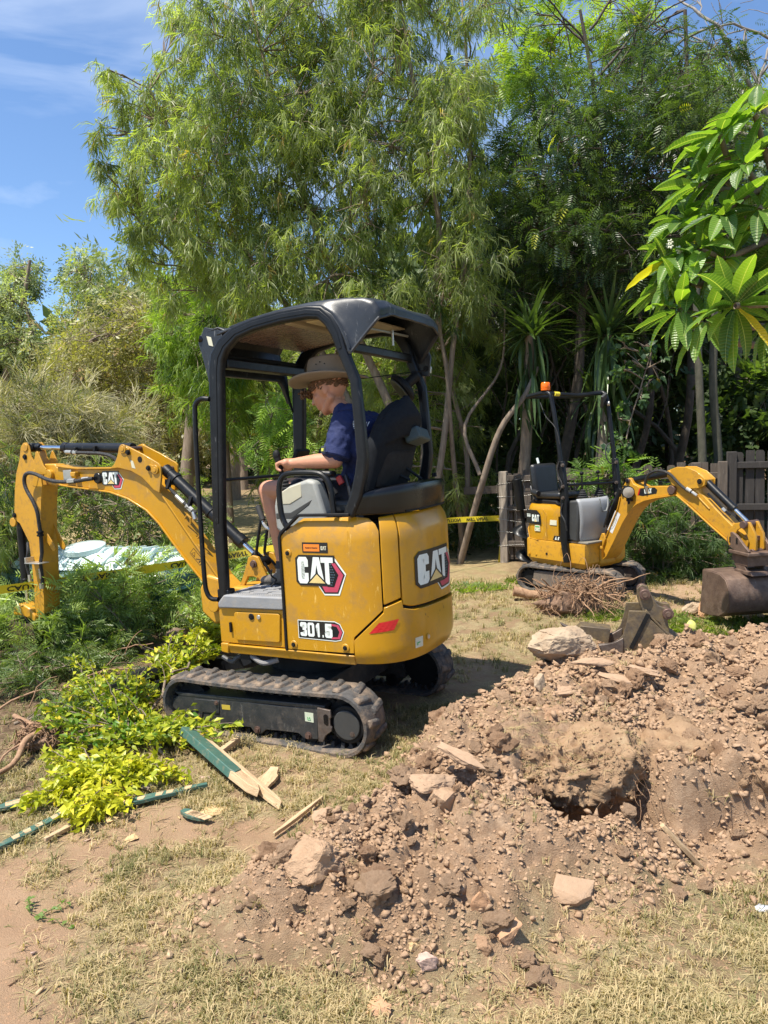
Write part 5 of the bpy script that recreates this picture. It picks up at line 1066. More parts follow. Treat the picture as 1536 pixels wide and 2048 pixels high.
# ================================================================ small excavator
def small_excavator():
    root=empty('mini_excavator',mframe(2.12,7.97,math.radians(234))); tag(root,'small open yellow mini excavator with orange beacon, unmanned, parked by the fence','excavator')
    TR=mframe(2.12,7.97,math.radians(220)); inv=root.matrix_world.inverted() if False else mframe(2.12,7.97,math.radians(234)).inverted()
    und=empty('undercarriage'); und.parent=root; und.matrix_local=inv@TR
    for sg in (1,-1):
        yo=.37*sg; yi=.19*sg; y0,y1=min(yo,yi),max(yo,yi)
        belt(.44,.44,y0,y1,.135,.135,.150,.150,und,pitch=.07,lug=.016)
        yp=.345*sg
        b=MB(); b.prism([(-.40,.085),(-.38,.235),(.36,.245),(.42,.16),(.38,.07),(-.30,.06)],min(yp,yp-.12*sg),max(yp,yp-.12*sg)); b.build('track_frame',mat('muddy_steel',(.16,.13,.105),.8,col2=(.10,.085,.07),scale=9,bump=.3,dirt=((.3,.23,.16),.5,9)),und,bevel=.008)
        b=MB(); b.cyl((-.44,y0+.04,.15),(-.44,y1-.04,.15),.09,20); b.build('drive_sprocket',BLKM,und); b=MB(); b.cyl((.44,y0+.04,.15),(.44,y1-.04,.15),.10,20); b.build('front_idler',STEEL,und,bevel=.004)
    b=MB(); b.box((0,0,.22),(.5,.5,.12)); b.cyl((0,0,.25),(0,0,.35),.22,24); b.build('undercarriage_centre',BLKM,und)
    # house: rounded plan, right side towards the photographer
    def out(n=26,k=0.):
        O=[(.33,-.335)];
        for i in range(n+1):
            t=-math.pi/2-math.pi*i/n; c,s=math.cos(t),math.sin(t); O.append((-.28-.30*abs(c)**.62,.335*abs(s)**.62*(1 if s>=0 else -1)))
        O.append((.33,.335)); return [(x*(1-k)-.0*k,y*(1-k)) for x,y in O]
    b=MB(); o=out(); 
    def hs(z,k): return [(x,y,z) for x,y in out(26,k)]
    rings=[(.300,.10),(.345,.03),(.36,.0),(.545,.0),(.56,.012)]; V=[];n=len(o)
    for z,k in rings: V+=hs(z,k)
    b.add(V,[(i*n+j,i*n+(j+1)%n,(i+1)*n+(j+1)%n,(i+1)*n+j) for i in range(len(rings)-1) for j in range(n)]+[tuple(range(n))[::-1],tuple((len(rings)-1)*n+j for j in range(n))])
    b.build('lower_body',YEL2,root,ang=30)
    def out2(k,xf):
        O=[(xf,-.315)]
        for i in range(25):
            t=-math.pi/2-math.pi*i/24; c,s=math.cos(t),math.sin(t); O.append((-.27-.29*abs(c)**.62,.315*abs(s)**.62*(1 if s>=0 else -1)))
        O.append((xf,.315)); return [((x+.27)*(1-k)-.27,y*(1-k)) for x,y in O]
    rings=[(.565,.0,-.03),(.83,.0,-.03),(.88,.01,-.06),(.925,.04,-.12),(.945,.09,-.16)]; V=[];n=len(out2(0,0)); b=MB()
    for z,k,xf in rings: V+=[(x,y,z) for x,y in out2(k,xf)]
    b.add(V,[(i*n+j,i*n+(j+1)%n,(i+1)*n+(j+1)%n,(i+1)*n+j) for i in range(len(rings)-1) for j in range(n)]+[tuple(range(n))[::-1],tuple((len(rings)-1)*n+j for j in range(n))])
    hd=b.build('engine_cover',YEL,root,ang=28)
    b=MB(); b.tube([(-.19,-.319,.58),(-.20,-.320,.85),(-.24,-.317,.90)],.004,5); b.tube([(-.30,-.337,.56),(-.44,-.315,.57),(-.53,-.24,.66),(-.565,-.15,.74)],.005,5); b.build('cover_seam',YEL2,hd)
    fy=-.318
    sd=lambda x0,z0,off=.0: (lambda a,c,h_:(x0+a*.94,-.318-off-h_+(.30*max(0,(-.34-(x0+a*.94)))**1.3),z0+c))
    decal('side_logo_decal',[([(-.14,-.02),(-.13,.125),(.05,.125),(.10,.085),(.115,-.03),(-.05,-.03)],0,0)]+[place(L_C,-.03,0,.035,.075,2,.003),place(L_A,.008,0,.045,.075,2,.003),place(L_T,.052,0,.035,.075,2,.003),([(.012,-.002),(.052,-.002),(.032,.028)],3,.005)]+[place(DIG[c],-.125+.022*i,.045,.018,.035,2,.003) for i,c in enumerate('3')]+[place(p,-.10,.045,.018,.035,2,.003) for p in O_poly()]+[place(p,-.078,.045,.018,.035,2,.003) for p in O_poly()],sd(-.37,.76,.006),root,.03,[DBLK,MAG,DWHITE,DYEL])
    b=MB(); b.prism([(-.36,.655),(-.355,.72),(-.285,.72),(-.28,.655)],-.3225,-.3195); b.build('cream_label',DCREAM,root); b=MB(); b.box((-.32,-.3235,.705),(.06,.002,.012)); b.box((-.345,-.3235,.675),(.008,.002,.014)); b.box((-.295,-.3235,.675),(.008,.002,.014)); b.build('label_print',DGRN,root)
    b=MB(); b.prism([(-.145,.735),(-.14,.79),(-.05,.79),(-.05,.735)],-.321,-.3185); b.build('worn_white_sticker',DCREAM,root,bevel=.002)
    for x in (-.44,-.33): bolt((x,-.333,.40),.012,.008,(0,-1,0),root,YEL2)
    b=MB(); b.cyl((-.18,-.330,.42),(-.18,-.338,.42),.014,12); b.build('side_hole',BLKM,root); b=MB(); b.box((.02,-.336,.46),(.004,.004,.09)); b.build('side_slot',BLKM,root)
    b=MB(); b.box((.10,-.10,.575),(.50,.42,.02)); b.build('floor_plate',mat('worn_floor',(.22,.20,.16),.6,bump=.3),root,bevel=.004)
    dec=[([(0,0),(0.02,.05),(.12,.05),(.12,0)],0,0),([(.03,.008),(.045,.04),(.06,.04),(.05,.03),(.06,.008)],1,.001),([(.07,.008),(.08,.04),(.10,.04),(.10,.030),(.09,.03),(.09,.008)],1,.001)]
    decal('lower_side_decal',dec,sd(-.10,.575,.008),root,0,[DBLK,DWHITE])
    # ROPS hoops
    for s,pts in ((-1,[(-.405,-.355,2.118),(-.25,-.355,2.135),(-.14,-.355,2.142),(-.085,-.355,2.115),(-.060,-.355,2.03),(-.03,-.355,1.90),(.02,-.355,1.60),(.055,-.355,1.35)]),(1,[(-.30,.355,2.118),(-.10,.355,2.135),(.0,.355,2.142),(.06,.355,2.12),(.095,.355,2.04),(.12,.355,1.90),(.16,.355,1.60),(.19,.355,1.35)])):
        b=MB(); b.tube(bez(pts,5),.024,12); b.build('roll_bar_hoop',BLK,root)
        x0=.055 if s<0 else .19; q=[(x0,.355*s,1.42),(x0+.035,.355*s,1.05),(x0+.03,.355*s,.60),(x0+.065,.355*s,.36)]
        b=MB(); b.tube(q,0,sq=[(.05,.065),(.05,.085),(.05,.08),(.05,.075)],up=(0,1,0)); lo=b.build('roll_bar_post',BLK,root,bevel=.01)
        for z in (1.16,1.04,1.38): bolt((x0+.04,.355*s-.026,z),.014,.02,(0,-1,0),lo,STEEL)
    b=MB(); b.tube([(-.10,-.355,2.132),(-.02,0,2.11),(.03,.355,2.132)],.021,10); b.build('roll_bar_cross_tube',BLK,root)
    b=MB(); b.tube([(-.40,-.355,2.115),(-.35,0,2.115),(-.30,.355,2.115)],.021,10); b.build('rear_cross_tube',BLK,root)
    b=MB(); b.cyl((-.075,-.30,2.126),(-.065,-.24,2.122),.0235,12); b.build('yellow_tape',mat('tape_yellow',(.75,.62,.05),.5),root)
    b=MB(); b.tube([(.115,-.33,1.175),(.20,.34,1.160)],.016,8); b.tube([(.06,-.3,1.165),(.20,.25,1.20)],.008,6); b.build('front_rail',BLK,root)
    OR=bpy.data.materials.new('beacon_orange'); OR.use_nodes=True; p=OR.node_tree.nodes['Principled BSDF']; p.inputs['Base Color'].default_value=(.95,.17,.008,1); p.inputs['Roughness'].default_value=.25; p.inputs['Subsurface Weight'].default_value=.3; p.inputs['Subsurface Radius'].default_value=(.05,.02,.01)
    b=MB(); b.lathe([(.046,0),(.05,.01),(.048,.02),(.050,.024),(.047,.075),(.040,.085),(.0,.087)],(-.155,-.345,2.165),n=20); b.build('beacon',OR,root); 
    b=MB(); b.cyl((-.155,-.345,2.13),(-.155,-.345,2.168),.038,16); b.build('beacon_base',BLKM,root)
    b=MB(); b.box((.09,.30,2.05),(.03,.10,.14),R=rotm(.5,.3,.3)); b.box((.10,.345,2.02),(.05,.05,.03)); b.build('mirror',GREYD,root,bevel=.006); b=MB(); b.tube([(.10,.34,2.01),(.12,.36,2.015)],.03,10); b.build('mirror_clamp',ZINC,root,bevel=.003)
    b=MB(); b.tube(bez([(.155,.36,1.60),(.14,.28,1.56),(.15,.25,1.47),(.18,.27,1.38),(.20,.34,1.36)],5),.007,6); b.build('hook_cable',HOSE,root)
    b=MB(); b.tube(bez([(-.36,-.2,2.05),(-.2,-.3,1.90),(-.02,-.385,1.80),(.03,-.385,1.72),(.06,-.385,1.6)],6),.005,5); b.tube(bez([(.05,-.385,1.42),(.03,-.39,1.30),(.09,-.39,1.18),(.05,-.39,1.10)],6),.008,6); b.tube(bez([(.09,-.385,.98),(.07,-.39,.88),(.12,-.39,.80),(.13,-.37,.70)],6),.009,6); b.build('zip_tied_cables',HOSE,root)
    # seat
    b=MB(); b.box((-.50,0,1.20),(.09,.40,.36),R=rotm(0,-.12,0)); st=b.build('seat_back',VINYL,root,bevel=.045,seg=4)
    b=MB(); b.box((-.30,0,1.03),(.38,.38,.085),R=rotm(0,-.05,0)); b.build('seat_cushion',VINYL,root,bevel=.038,seg=4)
    b=MB(); b.prism([(-.56,.94),(-.12,.94),(-.16,.985),(-.50,.99)],-.20,.20); b.build('seat_base',BLKM,root,bevel=.01)
    for s in (-1,1):
        b=MB(); b.cyl((-.46,.235*s,1.075),(-.36,.25*s,1.06),.035,12); b.tube([(-.50,.22*s,1.14),(-.47,.235*s,1.07),(-.40,.235*s,.98)],.014,8); b.build('arm_rest',VINYL,root,bevel=.01)
    b=MB(); b.tube([(-.58,.0,1.38),(-.60,.0,1.44)],.014,8); b.build('white_grease_cap',DWHITE,root)
    # console in front of the seat
    def cons(u,v):
        y=-.325+.50*u; z=.575+.455*v; x=.235+.045*math.sin(math.pi*u)+.035*math.sin(math.pi*v*.9)-.05*max(0,v-.9)*4
        w=1-.10*(1-v)**2; y=(y+.01)*w-.01; return (x,y,z)
    b=MB(); b.grid(cons,14,12); b.build('front_console',mat('console_grey',(.30,.31,.32),.5,col2=(.26,.27,.28),dirt=((.36,.33,.28),.3,12),bump=.1),root,solid=.02)
    b=MB(); b.prism([(.235,.575),(.245,1.02),(.05,1.0),(.03,.60)],-.325,.175); b.build('console_body',GREYD,root,bevel=.02)
    b=MB(); b.tube([(.315,-.07,1.02),(.322,-.055,.93),(.320,-.03,.885),(.320,.03,.885),(.322,.055,.93),(.315,.07,1.02)],.007,6); b.build('console_recess_rim',POD,root)
    for y in (-.15,.12):
        b=MB(); b.lathe([(.055,0),(.058,.014),(.040,.022),(.050,.036),(.032,.044),(.040,.056),(.022,.066),(.028,.078),(.012,.086)],(.16,y,1.03),n=14); b.build('lever_boot',RUBD,root)
        b=MB(); b.tube([(.16,y,1.10),(.15,y,1.26)],.008,6); b.ball((.148,y,1.285),.022,10,8); b.build('control_lever',BLKM,root)
    # swing post and boom
    BM=Matrix; fr=mframe(2.3669,7.6302,math.radians(240)); bo=empty('boom_assembly'); bo.parent=root; bo.matrix_local=inv@fr
    b=MB(); b.prism([(-.30,.33),(-.10,.30),(-.06,.34),(-.06,.52),(-.12,.58),(-.28,.56)],-.11,.11); b.build('swing_post',YEL2,bo,bevel=.012)
    b=MB(); b.prism([(-.10,.60),(-.07,.66),(-.04,.66),(-.02,.60),(-.10,.42),(-.20,.42)],-.085,-.060); b.prism([(-.10,.60),(-.07,.66),(-.04,.66),(-.02,.60),(-.10,.42),(-.20,.42)],.060,.085); b.prism([(-.22,.50),(-.05,.53),(-.04,.50),(-.20,.46)],-.12,-.09); b.build('post_lug',YEL2,bo,bevel=.006)
    T=[(-.155,.41),(-.10,.50),(-.012,.648),(.06,.79),(.136,.935),(.168,1.05),(.180,1.13),(.235,1.215),(.265,1.245),(.300,1.235),(.330,1.185),(.400,1.160),(.55,1.168),(.70,1.178),(.80,1.180)]
    Bt=[(-.165,.30),(-.10,.36),(-.02,.43),(.06,.56),(.13,.68),(.20,.80),(.28,.91),(.36,.985),(.47,1.035),(.60,1.065),(.72,1.085),(.82,1.105)]
    b=MB(); b.prism(T+Bt[::-1],-.062,.115); bm_=b.build('boom',YEL2,bo,bevel=.006)
    b=MB(); b.tube([(x+.002,.027,z-.004) for x,z in Bt[1:]],0,sq=(.21,.010),up=(0,1,0)); b.build('boom_belly_plate',YEL2,bm_,bevel=.002)
    b=MB(); b.tube([(x,0,z-.002) for x,z in T[1:6]],0,sq=(.15,.010),up=(0,1,0)); b.build('boom_back_plate',YEL2,bm_,bevel=.002)
    b=MB(); b.cyl((-.14,-.10,.36),(-.14,.10,.36),.04,16); b.cyl((.79,-.085,1.145),(.79,.085,1.145),.042,16); b.cyl((.262,-.075,1.215),(.262,.075,1.215),.026,14); b.build('pivot_boss',BOLT,bo,bevel=.003)
    for x,z in ((.262,1.215),(.200,1.10),(.235,1.15)): bolt((x,-.075,z),.014,.012,(0,-1,0),bm_,BLKM)
    sdb=lambda x0,z0,ang,off: (lambda a,c,h_:(x0+a*math.cos(ang)-c*math.sin(ang),-.063-off-h_,z0+a*math.sin(ang)+c*math.cos(ang)))
    decal('boom_logo_decal',[([(-.03,.0),(0,.065),(.17,.062),(.20,.035),(.185,.0),(.02,-.012)],0,0),([(-.045,.0),(-.015,.062),(0,.065),(-.03,.0)],1,0)]+[place(L_C,.045,.010,.028,.045,2,.001),place(L_A,.074,.010,.036,.045,2,.001),place(L_T,.106,.010,.030,.045,2,.001),([(.078,.008),(.108,.008),(.093,.028)],3,.002)],sdb(.425,1.080,.12,.0),bo,0,[DBLK,DRED,DWHITE,DYEL])
    wp=[([(0,0),(.235,0),(.235,.075),(0,.075)],0,0),([(.03+.085*math.cos(t)*1+.085,.0375+.026*math.sin(t)) for t in np.linspace(0,6.28,17)[:-1]],1,.0006),([(.03+.080*math.cos(t)+.085,.0375+.022*math.sin(t)) for t in np.linspace(0,6.28,17)[:-1]],0,.0012)]
    wd=decal('white_boom_sticker',wp,sdb(.055,.665,1.09,.0),bo,0,[mat('sticker_white',(.70,.70,.68),.5),mat('sticker_ink',(.25,.27,.28),.6)])
    b=MB()
    for i in range(5): q=[sdb(.055,.665,1.09,.0025)(.07+.020*i+dx,.030+dz,0) for dx,dz in ((0,0),(.013,.0),(.015,.016),(.003,.014))]; b.add(q,[(0,1,2,3)])
    b.build('sticker_print',mat('sticker_gold',(.45,.33,.12),.6),wd,ang=None)
    # work lamp
    b=MB(); c=np.array((.315,-.125,1.11)); fw=np.array((.80,-.55,-.12)); fw/=np.linalg.norm(fw); Rl=np.array(Vector(fw).to_track_quat('Z','Y').to_matrix()); b.lathe([(.03,-.05),(.055,-.035),(.062,0),(.062,.022),(.055,.024)],c,Rl,20); lp=b.build('work_lamp',BLKM,bo)
    b=MB(); b.lathe([(.054,.021),(.054,.026),(.03,.031),(.0,.033)],c,Rl,20); b.build('lamp_lens',mat('lamp_glass',(.55,.50,.42),.25,coat=.5),lp)
    b=MB(); b.tube([(.315,-.12,1.05),(.315,-.11,.99)],.012,8); b.box((.315,-.10,1.03),(.05,.04,.03)); b.build('lamp_bracket',BLKM,lp)
    # cylinders
    A=np.array((.262,0,1.215)); Bp=np.array((.765,0,1.305)); b=MB(); b.cyl(A,Bp,.033,16); b.build('stick_cylinder',BLK,bo,bevel=.003)
    A=np.array((-.07,0,.62)); Bp=np.array((.175,0,1.13)); b=MB(); d=(Bp-A)/np.linalg.norm(Bp-A); b.cyl(A+d*.14+(-.05,0,0),Bp+(-.05,0,0),.034,16); b.build('boom_cylinder_barrel',BLK,bo,bevel=.003); b=MB(); b.cyl(A+(-.03,0,0),A+d*.16+(-.05,0,0),.020,12); b.build('boom_cylinder_rod',STEEL,bo)
    b=MB(); b.tube(bez([(-.07,-.05,.72),(-.02,-.06,.83),(.02,-.06,.96),(.06,-.06,1.02)],5),.011,7); b.build('boom_hose',HOSE,bo)
    sk=[(.735,1.275),(.77,1.33),(.85,1.355),(.94,1.352),(1.03,1.33),(1.10,1.29),(1.14,1.25),(1.135,1.205),(1.085,1.18),(1.10,1.12),(1.25,.985),(1.43,.835),(1.56,.74),(1.55,.68),(1.41,.70),(1.20,.845),(.98,1.01),(.80,1.115),(.755,1.16),(.765,1.22)]
    b=MB(); b.prism(sk,-.052,.085); s_=b.build('stick',YEL2,bo,bevel=.006)
    b=MB(); b.prism([(.735,1.275),(.77,1.335),(.85,1.362),(.95,1.362),(1.06,1.325),(1.15,1.255),(1.145,1.20),(1.08,1.17),(.92,1.16),(.80,1.19)],-.075,-.060); b.prism([(.735,1.275),(.77,1.335),(.85,1.362),(.95,1.362),(1.06,1.325),(1.15,1.255),(1.145,1.20),(1.08,1.17),(.92,1.16),(.80,1.19)],.060,.075); b.build('stick_ear',YEL2,s_,bevel=.004)
    b=MB(); b.tube([(.83,.017,1.10),(.98,.017,1.0),(1.20,.017,.838),(1.41,.017,.693)],0,sq=(.17,.010),up=(0,1,0)); b.build('stick_belly_plate',YEL2,s_,bevel=.002)
    b=MB(); b.cyl((1.10,-.085,1.235),(1.10,.085,1.235),.030,16); b.cyl((.765,-.085,1.305),(.765,.085,1.305),.024,16); b.build('pin_boss',YEL2,bo,bevel=.004); bolt((1.10,-.085,1.235),.017,.012,(0,-1,0),s_,BLKM)
    b=MB(); b.tube([(1.03,-.055,1.12),(1.18,-.055,.99)],.007,5); b.build('stick_rib',YEL2,s_)
    A=np.array((1.10,0,1.235)); Bp=np.array((1.535,0,.875)); d=(Bp-A)/np.linalg.norm(Bp-A); L_=np.linalg.norm(Bp-A)
    b=MB(); b.cyl(A,A+d*L_*.66,.034,18); b.cyl(A+d*L_*.62,A+d*L_*.67,.038,18); b.build('bucket_cylinder_barrel',BLK,bo,bevel=.003); b=MB(); b.cyl(A+d*L_*.66,Bp,.018,14); b.build('bucket_cylinder_rod',CHR,bo)
    b=MB(); b.tube([A+d*.10+(-.02,-.045,-.045),A+d*.30+(-.02,-.045,-.05),A+d*.38+(-.015,-.04,-.045)],.011,8); b.build('cylinder_hose_pipe',BLK,bo)
    b=MB(); b.cyl(A+d*.29+(-.02,-.045,-.05),A+d*.33+(-.02,-.045,-.05),.016,8); b.build('hose_fitting',ZINC,bo)
    b=MB(); b.tube(bez([(.50,-.075,1.13),(.49,-.08,1.20),(.54,-.09,1.285),(.65,-.095,1.325),(.78,-.095,1.30),(.88,-.09,1.215),(.97,-.085,1.15),(1.02,-.08,1.13)],6),.013,8); b.build('hydraulic_hose',HOSE,bo)
    b=MB(); b.cyl((.965,-.085,1.165),(1.01,-.082,1.14),.018,8); b.cyl((1.02,-.08,1.135),(1.07,-.078,1.105),.015,8); b.cyl((.50,-.07,1.12),(.505,-.078,1.17),.016,8); b.build('hose_fitting',ZINC,bo)
    # links
    for y in (-.080,.080):
        b=MB(); b.prism([(1.40,.69),(1.385,.74),(1.40,.82),(1.45,.885),(1.50,.895),(1.535,.885),(1.53,.86),(1.48,.83),(1.45,.77),(1.45,.72),(1.43,.69)],y-.010,y+.010); b.build('guide_link',YEL2,bo,bevel=.003)
    for y in (-.055,.055):
        b=MB(); b.prism([(1.53,.90),(1.575,.90),(1.63,.80),(1.64,.68),(1.61,.62),(1.57,.64),(1.58,.72),(1.55,.80),(1.51,.86)],y-.014,y+.014); b.build('bucket_link',YEL2,bo,bevel=.004)
    b=MB(); b.cyl((1.535,-.10,.878),(1.535,.10,.878),.032,14); b.cyl((1.61,-.09,.65),(1.61,.09,.65),.026,14); b.cyl((1.44,-.09,.70),(1.44,.09,.70),.028,14); b.box((1.59,0,.76),(.03,.10,.04)); b.build('link_pin',BOLT,bo,bevel=.003)
    # hitch and wide bucket, swung square to the photographer
    q=Matrix.Translation((1.53,.0,.12))@Matrix.Rotation(math.radians(-22),4,'Z'); bk=empty('bucket_assembly'); bk.parent=root; bk.matrix_local=inv@fr@q
    hp=[(-.13,.62),(-.10,.68),(-.05,.69),(.02,.66),(.10,.60),(.18,.55),(.17,.52),(.0,.53),(-.10,.56)]
    for y in (-.115,.115):
        b=MB(); b.prism(hp,y-.012,y+.012); pz=b.build('hitch_plate',RUST,bk,bevel=.004)
        for x in (-.08,.02): 
            b=MB(); b.prism([(x-.010,.595),(x+.010,.595),(x+.010,.645),(x-.010,.645)],y-.016,y+.016); b.build('hitch_pin_slot',BLKM,pz)
    b=MB(); b.box((.05,0,.52),(.28,.27,.03)); b.box((.05,0,.46),(.16,.20,.10)); b.build('hitch_body',RUST,bk,bevel=.006)
    for y in (-.085,.085):
        b=MB(); b.prism([(-.10,.47),(-.08,.50),(.02,.49),(.06,.44),(.12,.36),(-.02,.36),(-.06,.42)],y-.012,y+.012); b.build('bucket_ear',RUST,bk,bevel=.004)
    b=MB(); b.prism([(-.02,.375),(.20,.375),(.22,.345),(-.04,.345)],-.12,.12); b.build('ear_base',RUST,bk,bevel=.004)
    prf=[(-.20,.345),(-.06,.350),(.06,.345),(.14,.31),(.19,.23),(.195,.13),(.15,.04),(.05,-.015),(-.10,-.04),(-.24,-.04)]
    b=MB(); b.tube([(x,0,z) for x,z in bez([(x,z) for x,z in prf],3)] if False else [(x,.20,z) for x,z in prf],0,sq=(1.0,.014),up=(0,1,0)); sh=b.build('bucket_shell',RUST,bk,bevel=.002,ang=50)
    for y in (-.30,.70):
        b=MB(); b.prism(prf+[(-.23,.06),(-.21,.2)],y-.008,y+.008); b.build('bucket_side_plate',RUST,bk,bevel=.003)
    root_z=0.0
    # post-hole auger hung behind the machine
    return root
SM=small_excavator()
# ================================================================ rocks and soil
def ico(sub):
    bm=bmesh.new(); bmesh.ops.create_icosphere(bm,subdivisions=sub,radius=1); V=np.array([v.co[:] for v in bm.verts]); F=np.array([[v.index for v in f.verts] for f in bm.faces]); bm.free(); return V,F
IC={k:ico(k) for k in (1,2,3,4)}
def n3(P,f,seed): return vn3(np.asarray(P,float),f,seed)
def hull(npts,seed,sub=0,dims=(1,1,1),flat=.0):
    """angular chunk: convex hull of random points, optionally subdivided flat"""
    r=np.random.default_rng(seed); P=r.normal(0,1,(npts,3)); P/=np.linalg.norm(P,axis=1,keepdims=True); P*=r.uniform(.72,1.05,(npts,1))
    bm=bmesh.new(); vs=[bm.verts.new(p) for p in P]; res=bmesh.ops.convex_hull(bm,input=vs); bmesh.ops.delete(bm,geom=[v for v in bm.verts if not v.link_faces],context='VERTS')
    for _ in range(sub): bmesh.ops.subdivide_edges(bm,edges=bm.edges[:],cuts=1,use_grid_fill=True); bmesh.ops.triangulate(bm,faces=bm.faces[:])
    bmesh.ops.triangulate(bm,faces=bm.faces[:]); bm.verts.index_update()
    V=np.array([v.co[:] for v in bm.verts]); F=np.array([[v.index for v in f.verts] for f in bm.faces]); bm.free(); return V,F
def rockshape(sub,seed,cuts=7,rough=.18,dims=(1,1,1),cutd=(.55,.85)):
    if sub<=1: V,F=hull(10,seed)
    elif sub==2: V,F=hull(13,seed,1)
    else:
        V,F=hull(int(12+cuts*.6),seed,sub)
        nrm=V/np.linalg.norm(V,axis=1,keepdims=True); V=V+nrm*(rough*(.34*n3(V,2.6,seed)+.24*n3(V,6,seed+1)+.16*(.4-np.abs(n3(V,13,seed+2)))+.09*n3(V,26,seed+3)))[:,None]
    V=V*np.array(dims); return V,F
CLOD=mat('dry_soil_lump',(.42,.28,.178),.95,col2=(.32,.205,.125),scale=9,bump=.9,bscale=60,spec=.15,dirt=((.47,.34,.23),.3,20))
CLODR=mat('reddish_soil_lump',(.37,.23,.14),.95,col2=(.28,.17,.10),scale=9,bump=.9,bscale=60,spec=.15,dirt=((.48,.33,.22),.3,20))
STONE=mat('brown_stone',(.40,.27,.175),.9,col2=(.31,.205,.13),scale=5,bump=.6,bscale=35,spec=.2,dirt=((.46,.34,.25),.35,12))
SAND=mat('yellow_sandstone',(.58,.42,.22),.95,col2=(.50,.33,.17),scale=8,bump=.9,bscale=50,spec=.15,dirt=((.38,.27,.16),.2,20))
PINK=mat('pinkish_stone',(.50,.35,.28),.9,col2=(.43,.29,.23),scale=6,bump=.5,bscale=40,spec=.15)
PALE=mat('pale_stone',(.42,.325,.225),.9,col2=(.30,.21,.14),scale=4,bump=.6,bscale=30,spec=.15,dirt=((.30,.19,.12),.35,7))
ORNG=mat('orange_stone',(.50,.28,.15),.9,col2=(.40,.25,.16),scale=5,bump=.8,bscale=40,spec=.15,dirt=((.5,.37,.25),.3,14))
GREYS=mat('grey_slate',(.30,.30,.29),.8,col2=(.38,.34,.30),scale=8,bump=.4,bscale=40)
def rock(name,label,px,py,w,hgt,dep,seed,m,cat='rock',sub=3,rz=0,sink=.25,group=None,cuts=8,rough=.30,tilt=(0,0),dz=0,cutd=(.55,.85)):
    p=hit(px,py); V,F=rockshape(4 if w>.12 else 3,seed,cuts,rough*.8,(w/2,dep/2,hgt/2),cutd); R=rotm(tilt[0],tilt[1],rz); V=V@R.T; z0=V[:,2].min(); V[:,2]-=z0+sink*hgt
    o=np_mesh(name,V,F,m,smooth=True); o.data.set_sharp_from_angle(angle=math.radians(28)); o.location=(p[0],p[1]+dep*.3,p[2]+dz); tag(o,label,cat,group); return o
rock('boulder','big broken wedge-shaped lump of dried clay at the left of the spoil heap',630,1775,.27,.20,.22,11,CLOD,'clod',4,.3,.12,cuts=9,tilt=(.25,-.35))
rock('boulder','smooth brown boulder half out of the soil at the front of the heap',1150,1812,.21,.13,.15,21,STONE,'rock',4,-.35,.18,cuts=8,rough=.10)
rock('boulder','rounded orange-brown boulder at the bottom edge of the heap',1018,1890,.115,.10,.10,31,ORNG,'rock',3,.2,.12)
rock('boulder','square reddish rock beside the rounded orange boulder',963,1915,.085,.085,.08,33,CLODR,'rock',3,.5,.15,cutd=(.5,.7))
rock('stone','pinkish flat stone at the very bottom of the spoil heap',855,1945,.10,.07,.06,35,PINK,'stone',3,.1,.1,cutd=(.45,.7))
rock('stone','small cream stone left of the pinkish flat stone',830,1905,.05,.045,.04,36,SAND,'stone',2,.2,.15)
rock('boulder','tan flat-sided stone standing on the lower heap',960,1830,.095,.11,.05,37,ORNG,'stone',3,.1,.25,cutd=(.45,.7))
rock('boulder','round dark-edged clod resting below the two slabs',890,1625,.17,.14,.14,41,CLOD,'clod',4,.4,.12,rough=.13)
rock('slab','broad pale brown rock slab leaning on the heap behind the round clod',865,1590,.24,.10,.20,43,STONE,'rock',3,.1,.2,cuts=9,cutd=(.35,.7),tilt=(.2,.1))
rock('slab','long sandy rock bar lying across the brown slab',925,1568,.26,.06,.09,45,STONE,'rock',3,-.62,0,dz=.065,cuts=9,cutd=(.5,.8),tilt=(0,.28))
rock('stone','whitish rough stone at the top left of the heap',1085,1382,.10,.11,.09,47,PALE,'stone',3,.1,.1)
rock('rock','brown broken rock just right of the whitish stone',1125,1400,.20,.08,.12,48,STONE,'rock',3,-.2,.15)
rock('rock','lumpy reddish rock under the brown broken rock',1105,1440,.17,.12,.13,49,CLODR,'rock',3,-.2,.15)
rock('slab','long flat stone lying on the crest of the heap',1195,1345,.30,.05,.09,51,STONE,'stone',3,.02,.0,dz=.03,cutd=(.4,.8))
rock('slab','upper of two slanting stone bars on the heap',1290,1365,.27,.05,.08,53,STONE,'stone',3,-.55,0,dz=.03,tilt=(0,.15))
rock('slab','lower of two slanting stone bars on the heap',1245,1385,.32,.07,.12,55,STONE,'stone',3,-.40,0,dz=.02,tilt=(0,.12))
rock('boulder','pale-topped block of stone left of the loose black bucket',1130,1330,.42,.26,.30,61,PALE,'rock',4,.15,.10,cuts=12,rough=.26,cutd=(.48,.62))
rock('boulder','grey-white boulder in the grass left of the rusty bucket',1390,1232,.28,.20,.2,63,PALE,'rock',3,.2,.12)
rock('boulder','orange-brown squared boulder touching the rusty bucket',1430,1240,.26,.28,.24,65,ORNG,'rock',3,.1,.10,cutd=(.5,.75))
rock('stone','flat yellow sandstone chip right of the green timber chip',425,1632,.17,.03,.10,71,SAND,'stone',3,.1,.1,cutd=(.6,.95))
rock('stone','small yellow sandstone chip left of the green plank line',218,1648,.10,.025,.05,73,SAND,'stone',3,.3,.1)
rock('stone','pale crumbly sandstone flake on the dry grass',262,1682,.085,.015,.06,75,SAND,'stone',3,.9,.1)
rock('stone','small pink stone chip above the yellow sandstone',408,1562,.075,.025,.05,77,PINK,'stone',2,.1,.1)
